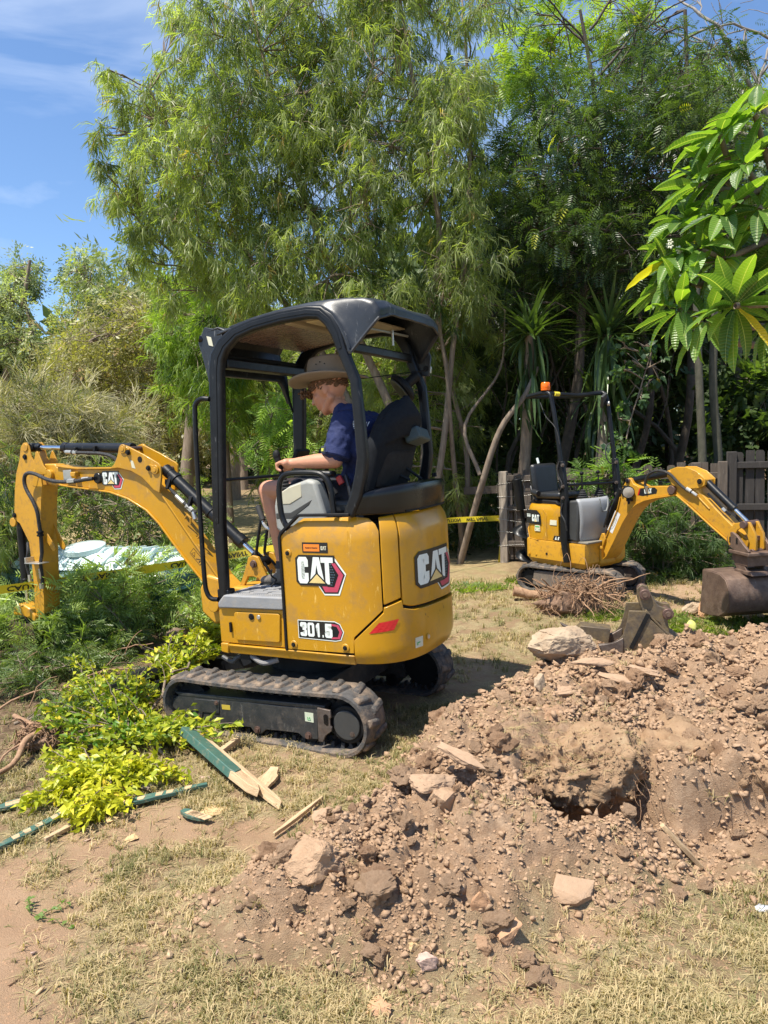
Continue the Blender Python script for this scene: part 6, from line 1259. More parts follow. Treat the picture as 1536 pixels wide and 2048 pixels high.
rock('slate','grey flat slate lying on the broken planks',283,1585,.15,.025,.09,79,GREYS,'stone',3,.2,0,dz=.02)
rock('rock','dusty brown rock in the rough grass beside the heap',645,1650,.14,.09,.12,81,STONE,'rock',3,.1,.2)
rock('rock','loose rough clod in the grass at the bottom edge',760,2035,.10,.05,.08,83,ORNG,'clod',3,.3,.2)
rock('log_end','dark round root clump above the yellow-green cut leaves',345,1305,.32,.24,.28,91,mat('earthy_root_clump',(.16,.11,.075),.95,col2=(.09,.06,.04),scale=14,bump=1,bscale=40,dirt=((.3,.22,.15),.4,20)),'root clump',4,.3,.1,rough=.25)
rock('foil','crumpled silvery scrap at the right edge of the grass',1532,1828,.06,.035,.05,95,mat('crumpled_foil',(.62,.63,.66),.35,metal=.5,bump=.8,bscale=90,dirt=((.1,.1,.12),.3,60)),'litter',3,0,.05)
# soil lumps: the 300 biggest as objects, the rest as one mass
def sample_heap(n,ylo,yhi,power=1.):
    out=[]
    while len(out)<n:
        k=6000; y=ylo+(yhi-ylo)*RNG.random(k)**power; x=RNG.uniform(-.9,3.6,k); ok=(np.abs(x)<y*.56+.15); m,d=hsoil(x,y)
        dens=np.clip(m*.8+.15*(d>-.12),0,1)*(.30+.70*ss(-.15,.30,fbm(x*2.3,y*2.3,3,41))); ok&=RNG.random(k)<dens; ok&=~((np.abs(x-.8)<.3)&(np.abs(y-3.25)<.2))
        out+=list(zip(x[ok],y[ok]))
    return np.array(out[:n])
PR=sample_heap(300,2.15,5.5,1.25); protos=[]
for k in range(10):
    V,F=rockshape(3,200+k,6,.55,(1,.75+.3*RNG.random(),.6+.2*RNG.random()),(.45,.8)); protos.append((V,F))
pm=[]
for k,(V,F) in enumerate(protos):
    o=np_mesh('soil_clod',V,F,CLOD if k%3 else CLODR,smooth=True); o.data.set_sharp_from_angle(angle=math.radians(40)); pm.append(o)
sz=np.sort(.017+.060*RNG.random(300)**2.6)[::-1]
for i,(x,y) in enumerate(PR):
    o=pm[i] if i<10 else pm[i%10].copy()
    if i>=10: C.objects.link(o)
    s=sz[(i*37)%300]*(1+.12*(y-3)); o.location=(x,y,float(h(x,y))+s*.25); o.rotation_euler=(RNG.normal(0,.4),RNG.normal(0,.4),RNG.uniform(0,6.3)); o.scale=(s,s*RNG.uniform(.8,1.1),s)
    tag(o,'loose lump of dry brown earth on the dug spoil heap','clod','lumps of earth on the spoil heap')
def crumbs(name,pts,sizes,sub,label,m,var=24):
    Vs=[];Fs=[];o=0; T=[(lambda q:((q[0]*np.array((1,RNG.uniform(.5,.95),RNG.uniform(.45,.8))))@rotm(RNG.uniform(-.6,.6),RNG.uniform(-.6,.6),0).T,q[1]))(hull(7+k%3,300+k)) for k in range(var)]
    z=h(pts[:,0],pts[:,1])
    for k in range(var):
        idx=np.arange(k,len(pts),var); V,F=T[k]; a=RNG.uniform(0,6.3,len(idx)); c,s=np.cos(a),np.sin(a); S=sizes[idx]
        X=(V[None,:,0]*c[:,None]-V[None,:,1]*s[:,None])*S[:,None]+pts[idx,0][:,None]; Y=(V[None,:,0]*s[:,None]+V[None,:,1]*c[:,None])*S[:,None]+pts[idx,1][:,None]; Z=V[None,:,2]*S[:,None]*RNG.uniform(.7,1.1,len(idx))[:,None]+(z[idx]+S*.25)[:,None]
        Vs.append(np.stack([X,Y,Z],-1).reshape(-1,3)); Fs.append((F[None]+(np.arange(len(idx))*len(V))[:,None,None]+o).reshape(-1,3)); o+=len(idx)*len(V)
    ob=np_mesh(name,np.concatenate(Vs),np.concatenate(Fs),m,smooth=False); tag(ob,label,'soil',kind='stuff')
p=sample_heap(9500,2.1,5.5,1.2); crumbs('soil_crumbs',p,(.005+.025*RNG.random(len(p))**2.5)*(1+.25*(p[:,1]-2.5)),1,'small crumbs of earth spread over the spoil heap',CLOD)
p=sample_heap(14000,2.05,4.6,1.2); crumbs('soil_grit',p,(.003+.0065*RNG.random(len(p)))*(1+.2*(p[:,1]-2.5)),1,'fine grit over the spoil heap',CLODR,3) if False else None
V8=np.array([(0,0,.8),(1,0,0),(.1,.9,.1),(-.9,.2,0),(-.1,-1,.05)]); F8=np.array([(0,1,2),(0,2,3),(0,3,4),(0,4,1)])
def grit(p,S,name,label,m):
    a=RNG.uniform(0,6.3,len(p)); c,s=np.cos(a)[:,None],np.sin(a)[:,None]; z=h(p[:,0],p[:,1])
    X=(V8[None,:,0]*c-V8[None,:,1]*s)*S[:,None]+p[:,0:1]; Y=(V8[None,:,0]*s+V8[None,:,1]*c)*S[:,None]+p[:,1:2]; Z=V8[None,:,2]*S[:,None]+z[:,None]-S[:,None]*.1
    o=np_mesh(name,np.stack([X,Y,Z],-1).reshape(-1,3),(F8[None]+(np.arange(len(p))*5)[:,None,None]).reshape(-1,3),m); tag(o,label,'soil',kind='stuff')
p=sample_heap(20000,2.0,5.4,1.3); grit(p,(.003+.008*RNG.random(len(p))**1.5)*(1+.3*(p[:,1]-2.5)),'soil_grit','fine grit of broken earth over the spoil heap',CLOD)
q=np.stack([RNG.uniform(-1.6,1.6,12000),2+3*RNG.random(12000)**1.3],1); grit(q,.002+.005*RNG.random(len(q))**2,'ground_grit','scattered grit on the bare ground',CLODR)
# sod slab undercut at the front, with turf edge along the dug bank
SOD=mat('dark_sod_soil',(.34,.225,.135),.95,col2=(.23,.145,.085),scale=10,bump=1,bscale=45,spec=.1,dirt=((.42,.33,.2),.35,16))
def sod(name,label,c,r,seed,rz=0,tilt=(0,0)):
    V,F=ico(6 if name=='sod_slab' else 5); a=np.sign(V)*np.abs(V)**.68; lo=ss(.1,-1,a[:,2])[:,None]; a[:,:2]*=1-.30*lo; a=a*np.array(r)
    a=a+V*(.080*n3(a,4.5,seed)+.075*(.42-np.abs(n3(a,8.5,seed+1)))+.060*(.42-np.abs(n3(a,19,seed+2)))+.034*(.42-np.abs(n3(a,40,seed+3)))+.012*n3(a,80,seed+5))[:,None]; a=a@rotm(tilt[0],tilt[1],rz).T
    o=np_mesh(name,a,F,SOD,smooth=True); o.location=c; tag(o,label,'turf'); return o
zz=lambda x,y:float(h(x,y))
slab=sod('sod_slab','thick slab of turf and earth overhanging the dark hole in the heap',(.80,3.33,.165),(.29,.24,.12),71,.2,(-.04,-.05))
te1=sod('turf_edge','ragged turf bank at the right end of the trench',(2.05,3.36,.13),(.52,.20,.12),75,.12)
te2=sod('turf_edge','lower middle lump of the turf bank right of the overhanging slab',(1.38,3.36,.13),(.33,.20,.11),77,-.1)
SLABTOP=None; T_=[(lambda q:(q[0]*np.array((1,.75,.6)),q[1]))(hull(7+k%2,700+k)) for k in range(8)]
for nm,ob_,cnt,lab in (('slab_crumbs',slab,2600,'crumbs of earth covering the turf slab'),('turf_crumbs',te1,1300,'crumbs of earth on the ragged turf bank'),('turf_crumbs',te2,900,'crumbs of earth on the middle turf lump')):
    vv=np.array([v.co[:] for v in ob_.data.vertices])+np.array(ob_.location); vn=np.array([v.normal[:] for v in ob_.data.vertices]); i_=np.nonzero((vn[:,2]>-.25))[0]; i_=RNG.choice(i_,cnt); Vs=[];Fs=[];o_=0
    if SLABTOP is None: SLABTOP=vv[np.nonzero(vn[:,2]>.6)[0]]
    for i in i_:
        V,F=T_[RNG.integers(0,8)]; Vs.append(V@rotm(RNG.uniform(0,6),0,RNG.uniform(0,6)).T*(.003+.017*RNG.random()**2.2)+vv[i]); Fs.append(F+o_); o_+=len(V)
    tag(np_mesh(nm,np.concatenate(Vs),np.concatenate(Fs),SOD if nm=='slab_crumbs' else CLODR),lab,'soil',kind='stuff')
# fine roots hanging from the sod edges
RT=mat('root_bark',(.25,.14,.08),.9,col2=(.38,.24,.14),scale=30,bump=.5,bscale=90)
L_=[]
for i in range(230):
    x=RNG.choice([RNG.uniform(.5,1.1),RNG.uniform(1.1,2.4)]); y=3.02+.08*RNG.random()+(.14 if x>1.1 else 0)+.1*math.sin(x*3); z=RNG.uniform(.10,.30); a=np.array((x,y+.03,z)); L_.append((curve(a,a+RNG.normal(0,.045,3)+np.array((0,-.03,-.05)),.1,.3,5),.0016,.0006))
tag(tubes('hanging_roots',L_,RT,n=3),'fine roots hanging from the cut turf edge','roots',kind='stuff')
# ---------------------------------------------------------------- root balls and roots
def rootball(name,label,p,r,hgt,n,seed,coarse=6,ground=True):
    root=empty(name,loc=p); tag(root,label,'root ball'); rr=np.random.default_rng(seed)
    V,F=rockshape(3,seed,3,.35,(r*.95,r*.62,hgt*.62)); V[:,2]+=hgt*.28; o=np_mesh('soil_core',V,F,mat('root_soil',(.17,.10,.065),.95,col2=(.26,.165,.105),scale=14,bump=1,bscale=50),root,smooth=True)
    L_=[]
    for i in range(n):
        a=rr.uniform(0,6.28); e=rr.uniform(-.3,1.4); d=np.array((math.cos(a)*math.cos(e),math.sin(a)*math.cos(e)*.8,math.sin(e))); s=d*np.array((r*.72,r*.5,hgt*.45))+(0,0,hgt*.3); s=s+rr.normal(0,r*.10,3); q=s+d*r*rr.uniform(.0,.16)+rr.normal(0,r*.17,3)-(0,0,rr.uniform(0,.10)); q[2]=max(q[2],.01); s[2]=max(s[2],.01); L_.append((curve(s,q,rr.uniform(-.5,.5),.45,7),rr.uniform(.002,.0075),.0015))
    tag(tubes('fine_roots',L_,RT,root,3),kind='stuff')
    for i in range(coarse):
        a=rr.uniform(0,6.28); s=np.array((math.cos(a)*r*.3,math.sin(a)*r*.2,hgt*.5)); q=s+np.array((math.cos(a)*r*rr.uniform(.4,1.0),math.sin(a)*r*.4,hgt*rr.uniform(-.1,.5))); tubes('thick_root',[(curve(s,q,.15,.2,8),rr.uniform(.010,.022),.004),(curve((s+q)/2,q+rr.normal(0,.1,3),.1,.2,6),.008,.003)],RT,root,6)
    return root
rootball('root_ball','big reddish tangle of uprooted roots in front of the small excavator',hit(1165,1228)+(0,.1,0),.46,.36,520,5,9)
rootball('root_ball','dug-up root tangle behind the front of the large excavator, by the boom foot',hit(400,1245)+(0,0,0),.34,.34,300,6,5)
t=empty('root_log',loc=hit(1050,1200)); tag(t,'thick broken root lying at the left of the big root tangle','root')
tubes('root_stem',[(curve((-.12,0,.10),(.45,-.15,.03),-.05,.05,9),.055,.03),(curve((.1,0,.08),(.35,.1,.02),.0,.05,9),.03,.012)],RT,t,8)
t=rootball('root_ball','twisted reddish root crown with a hanging taproot among the cut branches at left',hit(85,1500)+(0,0,.02),.17,.17,260,12,4)
tubes('taproot',[(bez([(.02,-.02,.10),(-.03,-.12,.09),(-.02,-.30,.03),(-.09,-.52,.03),(-.15,-.72,.02)],4),.022,.008),(bez([(-.22,.14,.14),(-.10,.06,.12),(.02,.0,.09)],4),.015,.022),(bez([(.04,0,.09),(.13,.02,.12),(.22,.05,.08)],4),.017,.007),(bez([(-.04,-.1,.08),(-.09,-.26,.06),(-.05,-.42,.02)],4),.008,.003)],RT,t,7)
for k,(px,py,ln) in enumerate(((60,1440,.5),(190,1390,.5),(250,1330,.4),(30,1380,.45))):
    p=hit(px,py); t=empty('dead_twig',loc=p); tag(t,['bent brown twig above the twisted root','brown twig between the twisted root and the yellow leaves','thin dead twig below the green branch pile','dead twig at the left edge of the branch pile'][k],'twig'); tubes('twig_stem',[(curve((-ln/2,0,.03),(ln/2,.1,.14),.2,.15,9),.009,.004),(curve((0,0,.08),(ln*.3,.1,.25),.2,.1,6),.005,.002)],RT,t,5)
# ---------------------------------------------------------------- timber
GPA=mat('green_painted_timber',(.055,.13,.10),.5,col2=(.045,.11,.085),scale=5,bump=.2,dirt=((.40,.28,.15),.35,9),stretch=(3,3,3))
RAW=mat('raw_splintered_timber',(.58,.42,.25),.85,col2=(.42,.28,.15),scale=5,bump=.5,bscale=30,stretch=(1.,9,9),dirt=((.22,.14,.08),.3,20))
def wpath(p,q,off=(0,0)):
    a=hit(*p);b=hit(*q); return a,b
def plank(name,label,p,q,w,th,mats,za=.02,zb=.02,parts=None,rollx=0.,frac=0):
    a=hit(*p);b_=hit(*q); a=a+(0,0,za); b_=b_+(0,0,zb); d=b_-a; L0=float(np.linalg.norm(d)); x=d/L0; y=np.cross((0,0,1.),x); y/=np.linalg.norm(y); z=np.cross(x,y); c,s=math.cos(rollx),math.sin(rollx); y2=y*c+z*s; z2=z*c-y*s
    M_=Matrix(((x[0],y2[0],z2[0],a[0]),(x[1],y2[1],z2[1],a[1]),(x[2],y2[2],z2[2],a[2]),(0,0,0,1))); t=empty(name,M_); tag(t,label,'timber'); return t,L0
t,L0=plank('broken_post','broken green-painted timber lying from the track to the heap, raw wood showing',(378,1500),(548,1628),.1,.05,None,.09,.02,rollx=-.35)
b=MB(); b.prism([(0,-.055),(.02,-.06),(L0*.62,-.060),(L0*.66,-.045),(L0*.62,.012),(.0,.015)],0,.045,ax='xy'); b.build('painted_face',GPA,t,bevel=.004)
b=MB(); b.prism([(0.02,.015),(L0*.9,.018),(L0*1.0,.03),(L0*.96,.05),(L0*.60,.052),(.10,.05)],-.004,.040,ax='xy'); b.build('split_edge',RAW,t,bevel=.004)
b=MB(); b.prism([(L0*.60,-.058),(L0*.80,-.045),(L0*.86,-.012),(L0*.80,.014),(L0*.60,.014)],-.002,.040,ax='xy'); b.build('raw_end',RAW,t,bevel=.004)
t,L0=plank('timber_offcut','short raw offcut lying between the track and the broken green timber',(432,1522),(478,1492),.03,.03,None,.02,.03); b=MB(); b.prism([(0,-.018),(L0,-.014),(L0*1.02,.012),(.01,.018)],0,.028,ax='xy'); b.build('offcut_block',RAW,t,bevel=.003)
def strip(name,label,p,q,w,seed,green=True,z=.015):
    t,L0=plank(name,label,p,q,w,.02,None,z,z); rr=random.Random(seed); n=10; top=[];bot=[]
    for i in range(n+1): x=L0*i/n; k=.5+.5*math.sin(math.pi*min(1,i/n*1.1)); top.append((x,w*.5*k*rr.uniform(.7,1.1))); bot.append((x,-w*.5*k*rr.uniform(.8,1.1)))
    b=MB(); b.prism(bot+top[::-1],0,.018,ax='xy'); b.build('board',GPA if green else RAW,t,bevel=.002)
    if green:
        for i in range(6):
            x=L0*(.22+.13*i)*rr.uniform(.9,1.05); ww=w*.4; b=MB(); b.prism([(x,-ww*.8),(x+.03,-ww*.9),(x+.045,ww*.6),(x+.01,ww*.8)],.017,.0195,ax='xy'); b.build('bare_wood_patch',RAW,t)
strip('fence_strip','long green striped broken board below the yellow leaves',(150,1640),(415,1578),.055,1)
strip('fence_strip','thin weathered board running to the left edge below the taproot',(-20,1715),(165,1618),.05,2)
strip('fence_strip','pale raw splinter board under the yellow-green leaf tips',(170,1592),(330,1572),.05,3,False)
strip('fence_strip','short green board at the left edge',(-15,1630),(90,1600),.07,4)
strip('splinter','narrow curved raw splinter on the grass left of centre',(90,1690),(205,1628),.03,5,False)
strip('stake','thin pale stake lying in the grass left of the heap',(548,1680),(645,1605),.022,6,False)
strip('timber_chip','small dark green timber chip beside the yellow sandstone',(365,1632),(412,1648),.06,7)
strip('board','grey weathered short board lying in the grass beyond the broken timber',(520,1590),(550,1545),.10,8,False)
strip('rotten_stick','rotten brown bark strip on the right of the spoil heap',(1320,1660),(1400,1745),.05,9,False)
# black pipes at left edge
for k,(p,q,r) in enumerate((((-20,1322),(60,1308),.035),((215,1400),(300,1372),.03))):
    a=hit(*p)+(0,0,.10);c=hit(*q)+(0,0,.12); b=MB(); b.cyl(a,c,r,14); tag(b.build('black_pipe',BLKM,ang=30),['black plastic pipe end at the left edge under the cut branches','black metal bar half hidden in the yellow-green leaves'][k],'pipe')
# ---------------------------------------------------------------- loose bucket with hitch pins
def loose_bucket():
    p=hit(1265,1300); root=empty('digging_bucket',Matrix.Translation(Vector(p)+Vector((.02,.10,.0)))@Matrix.Rotation(math.radians(-14),4,'Z')@Matrix.Scale(.80,4)); tag(root,'loose dark digging bucket with pins lying on its back behind the heap','bucket')
    # x: from teeth (left) to hitch (right)
    W2=.14
    side=[(-.14,.02),(-.06,.12),(-.03,.23),(-.02,.30),(.10,.30),(.13,.24),(.24,.13),(.33,.06),(.36,.0),(.20,-.03),(-.06,-.03)]
    for y in (-W2,W2):
        b=MB(); b.prism(side,y-.008,y+.008); b.build('bucket_side_plate',DBUCK,root,bevel=.003)
    b=MB(); b.tube([(-.10,0,-.02),(.20,0,-.02),(.34,0,.0),(.35,0,.06),(.24,0,.14),(.14,0,.25),(.10,0,.30)],0,sq=(W2*2,.012),up=(0,1,0)); b.build('bucket_shell',DBUCK,root,bevel=.002)
    b=MB(); b.tube([(.115,-W2-.012,.28),(-.005,-W2-.012,.02)],0,sq=(.012,.03)); b.build('side_rib',BLKM,root)
    for y,x0,x1 in ((-.14,-.14,-.24),(.14,-.13,-.52)):
        b=MB(); b.prism([(x0+.08,.10),(x0,.05),(x1+.10,.085 if y>0 else .05),(x1,.13 if y>0 else .04),(x1+.02,.10 if y>0 else -.01),(x0,-.03),(x0+.08,-.03)],y-.02,y+.02); b.build('bucket_tooth',STEEL,root,bevel=.006)
    b=MB(); b.prism([(-.16,.0),(-.40,.10),(-.36,.14),(-.14,.12)],.0,.14); b.build('cutting_edge',DBUCK,root,bevel=.004)
    for y in (-.085,.085):
        b=MB(); b.prism([(.08,.27),(.055,.36),(.055,.42),(.09,.455),(.13,.44),(.15,.39),(.19,.33),(.235,.315),(.28,.31),(.30,.275),(.285,.24),(.255,.225),(.27,.12),(.235,.12),(.20,.20),(.15,.24)],y-.013,y+.013); b.build('hitch_ear',DBUCK,root,bevel=.005)
    for x,z in ((.095,.415),(.255,.275)):
        b=MB(); b.cyl((x,-.12,z),(x,.12,z),.022,14); b.cyl((x,-.125,z),(x,-.085,z),.040,18); b.cyl((x,.085,z),(x,.125,z),.040,18); b.build('hitch_pin',BOLT,root,bevel=.004)
        b=MB(); b.cyl((x,-.134,z),(x,-.124,z),.020,12); b.build('pin_head',RUST,root,bevel=.002)
    b=MB(); b.box((.19,0,.22),(.02,.15,.05),rotm(0,.9,0)); b.build('shiny_plate',ZINC,root)
loose_bucket()
# ---------------------------------------------------------------- water tank behind the cut branches
def tank():
    G=mat('dark_green_plastic',(.028,.090,.078),.38,col2=(.022,.075,.066),scale=4,coat=.2,bump=.05); 
    p=gz(190,1270); root=empty('water_tank',Matrix.Translation((-2.75,7.25,-.10))@Matrix.Rotation(math.radians(-14),4,'Z')@Matrix.Rotation(math.radians(9),4,'X')); tag(root,'ribbed dark green plastic water tank lying on its side behind the cut branches','tank')
    L2,W2,H2=1.05,.42,.74; rings=[]
    def sec(k,z):
        out=[]
        for i in range(48):
            t=2*math.pi*i/48; c,s=math.cos(t),math.sin(t); out.append(((L2-k)*abs(c)**.45*(1 if c>=0 else -1),(W2-k)*abs(s)**.6*(1 if s>=0 else -1),z))
        return out
    zs=[];
    for i in range(57): z=H2*.80*i/56; zs.append((z,.012+.014*math.cos(i/56*2*math.pi*8)))
    zs+= [(H2*.82,.02),(H2*.90,.03),(H2*.96,.06),(H2,.14)]; V=[]
    for z,k in zs: V+=sec(k,z)
    n=48; b=MB(); b.add(V,[(i*n+j,i*n+(j+1)%n,(i+1)*n+(j+1)%n,(i+1)*n+j) for i in range(len(zs)-1) for j in range(n)]+[tuple(range(n))[::-1]]); b.build('ribbed_body',G,root,ang=60)
    P_=mat('glare_pale_tank_top',(.62,.72,.70),.22,col2=(.52,.64,.62),scale=3,coat=.4,bump=.08,dirt=((.55,.5,.42),.15,12))  # whitish sun glare on the tank top painted as a pale colour
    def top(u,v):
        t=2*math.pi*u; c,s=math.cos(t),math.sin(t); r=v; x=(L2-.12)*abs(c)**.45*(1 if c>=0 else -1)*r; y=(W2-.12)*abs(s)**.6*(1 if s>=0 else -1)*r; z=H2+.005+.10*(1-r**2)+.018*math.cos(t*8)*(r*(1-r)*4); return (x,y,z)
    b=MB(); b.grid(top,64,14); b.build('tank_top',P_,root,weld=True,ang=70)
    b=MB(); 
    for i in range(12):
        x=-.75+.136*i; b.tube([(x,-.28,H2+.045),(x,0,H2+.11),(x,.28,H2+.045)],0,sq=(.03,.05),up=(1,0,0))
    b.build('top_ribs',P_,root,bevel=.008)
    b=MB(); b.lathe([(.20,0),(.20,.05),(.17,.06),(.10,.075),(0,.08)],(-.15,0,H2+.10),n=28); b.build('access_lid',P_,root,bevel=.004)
tank()
# ---------------------------------------------------------------- hazard tape
def tape():
    TY=mat('yellow_tape',(.80,.62,.03),.35,col2=(.72,.55,.03),scale=9,coat=.2); TK=mat('tape_print',(.02,.02,.02),.5)
    root=empty('hazard_tape',loc=(0,0,0)); tag(root,'long yellow hazard tape strung from the left edge to the fence post','tape')
    ctrl=[at(-60,1188,5.5),at(100,1166,5.8),at(330,1133,6.3),at(450,1113,6.8),at(560,1094,7.3),at(720,1064,8.3),at(890,1042,9.2),at(1004,1036,9.86)]
    P=np.array(bez(ctrl,12)); cum=np.concatenate([[0],np.cumsum(np.linalg.norm(np.diff(P,axis=0),axis=1))])
    def ev(s,w):
        p=np.array([np.interp(s,cum,P[:,k]) for k in range(3)]); tw=.35*math.sin(s*1.7)+.2*math.sin(s*4.1); d=np.array([np.interp(s+.02,cum,P[:,k])-np.interp(s-.02,cum,P[:,k]) for k in range(3)]); d/=np.linalg.norm(d)+1e-9; side=np.cross(d,(0,0,1.)); side/=np.linalg.norm(side); up=np.array((0,0,1.))*math.cos(tw)+side*math.sin(tw); return p+up*w, np.cross(d,up)
    b=MB(); n=int(cum[-1]/.06); V=[]
    for i in range(n+1): s=cum[-1]*i/n; V+= [ev(s,-.036)[0],ev(s,.036)[0]]
    b.add(V,[(2*i,2*i+1,2*i+3,2*i+2) for i in range(n)]); b.build('tape_band',TY,root,ang=None,recalc=False)
    words=['CAUTION','WET PAINT']; s=.25;k=0
    while s<cum[-1]-.6:
        wd=words[k%2]; me=text_mesh(wd,.062,.0016,1.25); xs=[v.co.x for v in me.vertices]; wdt=max(xs)-min(xs)
        c=s+wdt/2
        for v in me.vertices:
            p,nn=ev(c+v.co.x,-v.co.y*.95); nn=nn/np.linalg.norm(nn); nn=nn if nn[1]<0 else -nn; v.co=Vector(p+nn*.0035)
        me.materials.clear(); me.materials.append(TK); o=bpy.data.objects.new('tape_lettering',me); C.objects.link(o); o.parent=root; s+=wdt+(.10 if k%2==0 else .42); k+=1
    b=MB(); q=at(1000,1040,9.80); V=[]
    for i in range(13): a=.5*math.sin(i*.8); V+=[q+np.array((-.018*math.cos(a)+.02*math.sin(i*.4),-.02*math.sin(a)-.0,-.05*i)),q+np.array((.018*math.cos(a)+.02*math.sin(i*.4),.02*math.sin(a),-.05*i))]
    b.add(V,[(2*i,2*i+1,2*i+3,2*i+2) for i in range(12)]); b.build('loose_tape_end',TY,root,ang=None,recalc=False)
tape()
# ---------------------------------------------------------------- fence
def fence(label,a,b_,ntop,mp,wr,posts=True,step=.125,w=.105,bot=.04,rails=(.25,.72,1.12),seed=1):
    a=np.array(a,float);b_=np.array(b_,float); d=b_-a; L0=float(np.linalg.norm(d)); d/=L0; ang=math.atan2(d[1],d[0]); root=empty('paling_fence',Matrix.Translation((a[0],a[1],float(h(a[0],a[1]))))@Matrix.Rotation(ang,4,'Z')); tag(root,label,'fence'); rr=random.Random(seed)
    ms=[]
    for k in range(4):
        top=[(-w/2,1),(w/2,1)] if k%2 else [(-w/2,.985),(-w/4,1),(w/3,.998),(w/2,.98)]
        m_=MB(); m_.prism([(w/2,0),(-w/2,0)]+top if False else [(-w/2,0),(w/2,0)]+[(x,z) for x,z in top[::-1]],-.009,.009); ms.append(m_)
    base=[]
    n=int(L0/step)
    for i in range(n):
        x=step*(i+.5); hh=ntop(x)+rr.uniform(-.03,.02)
        if i<4: o=ms[i].build('paling',mp,root,bevel=0,ang=30); base.append(o)
        else: o=base[rr.randrange(4)].copy(); C.objects.link(o); o.parent=root
        o.location=(x,.0,bot); o.scale=(rr.uniform(.88,1.0),1,hh-bot); o.rotation_euler=(rr.uniform(-.012,.012),rr.uniform(-.012,.012),rr.uniform(-.03,.03))
    for z in rails:
        b=MB(); b.box((L0/2,-.032,z),(L0,.045,.075)); b.build('rail',wr,root,bevel=.006)
    if posts:
        k=int(L0/2.35)+1
        for i in range(k+1):
            x=min(L0,i*2.35); b=MB(); b.box((x,-.075 if i else -.02,(ntop(x)+.0)/2-.1),(.105,.10,ntop(x)+.22)); b.build('post',wr if (i or seed==5) else WPOST,root,bevel=.008)
    return root
WG=mat('weathered_paling',(.11,.085,.066),.9,col2=(.085,.068,.055),scale=6,bump=.6,bscale=30,stretch=(7,7,.7),dirt=((.30,.26,.21),.3,7))
WD_=mat('dark_weathered_paling',(.040,.035,.031),.9,col2=(.035,.030,.028),scale=6,bump=.6,bscale=30,stretch=(7,7,.7),dirt=((.16,.14,.12),.3,7))
WPOST=mat('grey_post',(.44,.37,.29),.9,col2=(.20,.165,.13),scale=5,bump=.7,bscale=30,stretch=(6,6,.6),dirt=((.36,.28,.18),.3,9))
fence('grey weathered paling fence behind the small excavator',(1.60,9.80),(4.02,8.75),lambda x:1.20+.03*x,WG,WG,seed=3)
fence('dark paling fence with exposed rails at the right edge',(4.10,8.70),(6.4,7.9),lambda x:1.42+.02*x,WD_,WD_,seed=5,rails=(.30,.78,1.27))
b=MB(); b.tube([(1.1,10.05,.98),(1.62,9.84,1.0)],0,sq=(.03,.10),up=(0,1,0)); tag(b.build('fence_rail',WG),'short weathered rail end left of the end fence post','rail')
# wire netting on the end of the fence
L_=[]
for k in range(6):
    z=.25+.17*k; L_.append((np.array([at(985,1000,9.7)*0+np.array((1.50+.28*i,9.76-.115*i,z+.03*math.sin(i*1.7+k))) for i in range(9)]),.0022,.0022))
for i in range(22):
    x=1.52+.10*i; L_.append((np.array([(x+.03*math.sin(q*2.2+i),9.755-.041*i,.15+.17*q) for q in range(7)]),.0014,.0014))
tag(tubes('wire_netting',L_,ZINC,n=3),'rusty wire netting stretched over the weathered palings','netting')
# auger standing behind the small machine
def auger():
    p=np.array((1.68,9.0,.0)); root=empty('post_hole_auger',loc=p); tag(root,'black spiral auger leaning against the fence behind the small excavator','auger')
    b=MB(); b.tube([(-.05,0,1.18),(.0,.02,.80)],[.06,.055],14); b.build('auger_head',BLK,root,bevel=.004); b=MB(); b.tube([(.0,.02,.85),(.10,.03,.02)],.025,10); b.build('auger_shaft',BLK,root)
    V=[];n=60
    for i in range(n+1):
        t=i/n; a=t*2*math.pi*2.2; z=.70-.66*t; x=.02+.08*t; r=.15; V+=[(x,.02,z),(x+r*math.cos(a),.02+r*math.sin(a),z-.02)]
    b=MB(); b.add(V,[(2*i,2*i+1,2*i+3,2*i+2) for i in range(n)]); b.build('auger_flight',BLK,root,solid=.006,recalc=False)
auger()
# small far objects
p=gz(490,1130); b=MB(); b.lathe([(.16,0),(.20,.02),(.22,.20),(.20,.26),(.0,.27)],(p[0],p[1],.02),n=20); tag(b.build('black_tub',BLKM),'upturned black plastic tub on the lawn beyond the boom foot','tub')
o=MB(); V=[]
for i in range(9):
    for j in range(5): 
        u_,v_=i/8,j/4-.5; V.append((.09*(u_-.5),.045*v_*2*math.sin(math.pi*min(1,u_*.9+.1)),.05+.03*math.sin(u_*3)-.02*v_*v_*4))
o.add(V,[(i*5+j,(i+1)*5+j,(i+1)*5+j+1,i*5+j+1) for i in range(8) for j in range(4)]); q=o.build('fallen_leaf',mat('yellow_leaf',(.55,.53,.13),.5)); q.location=Vector(hit(1375,1262))+Vector((0,0,.02)); q.rotation_euler=(.9,.3,.6); q.scale=(.7,.7,.7); tag(q,'pale yellow fallen leaf on the grass between loose bucket and boulders','leaf')

for k in range(34):
    px=RNG.uniform(20,620); py=RNG.uniform(1560,2000) if k<26 else RNG.uniform(1500,1600)
    p=hit(px,py); V,F=hull(8,900+k); w_=RNG.uniform(.012,.035); V=V*np.array((w_,w_*RNG.uniform(.2,.5),w_*.22)); o=np_mesh('wood_chip',V,F,(RAW,SAND,CLODR,PINK)[k%4]); o.location=Vector(p)+Vector((0,0,.006)); o.rotation_euler=(RNG.normal(0,.15),RNG.normal(0,.2),RNG.uniform(0,6.3)); tag(o,'small pale chip of wood or stone lying on the dry lawn','chip','chips scattered on the lawn')
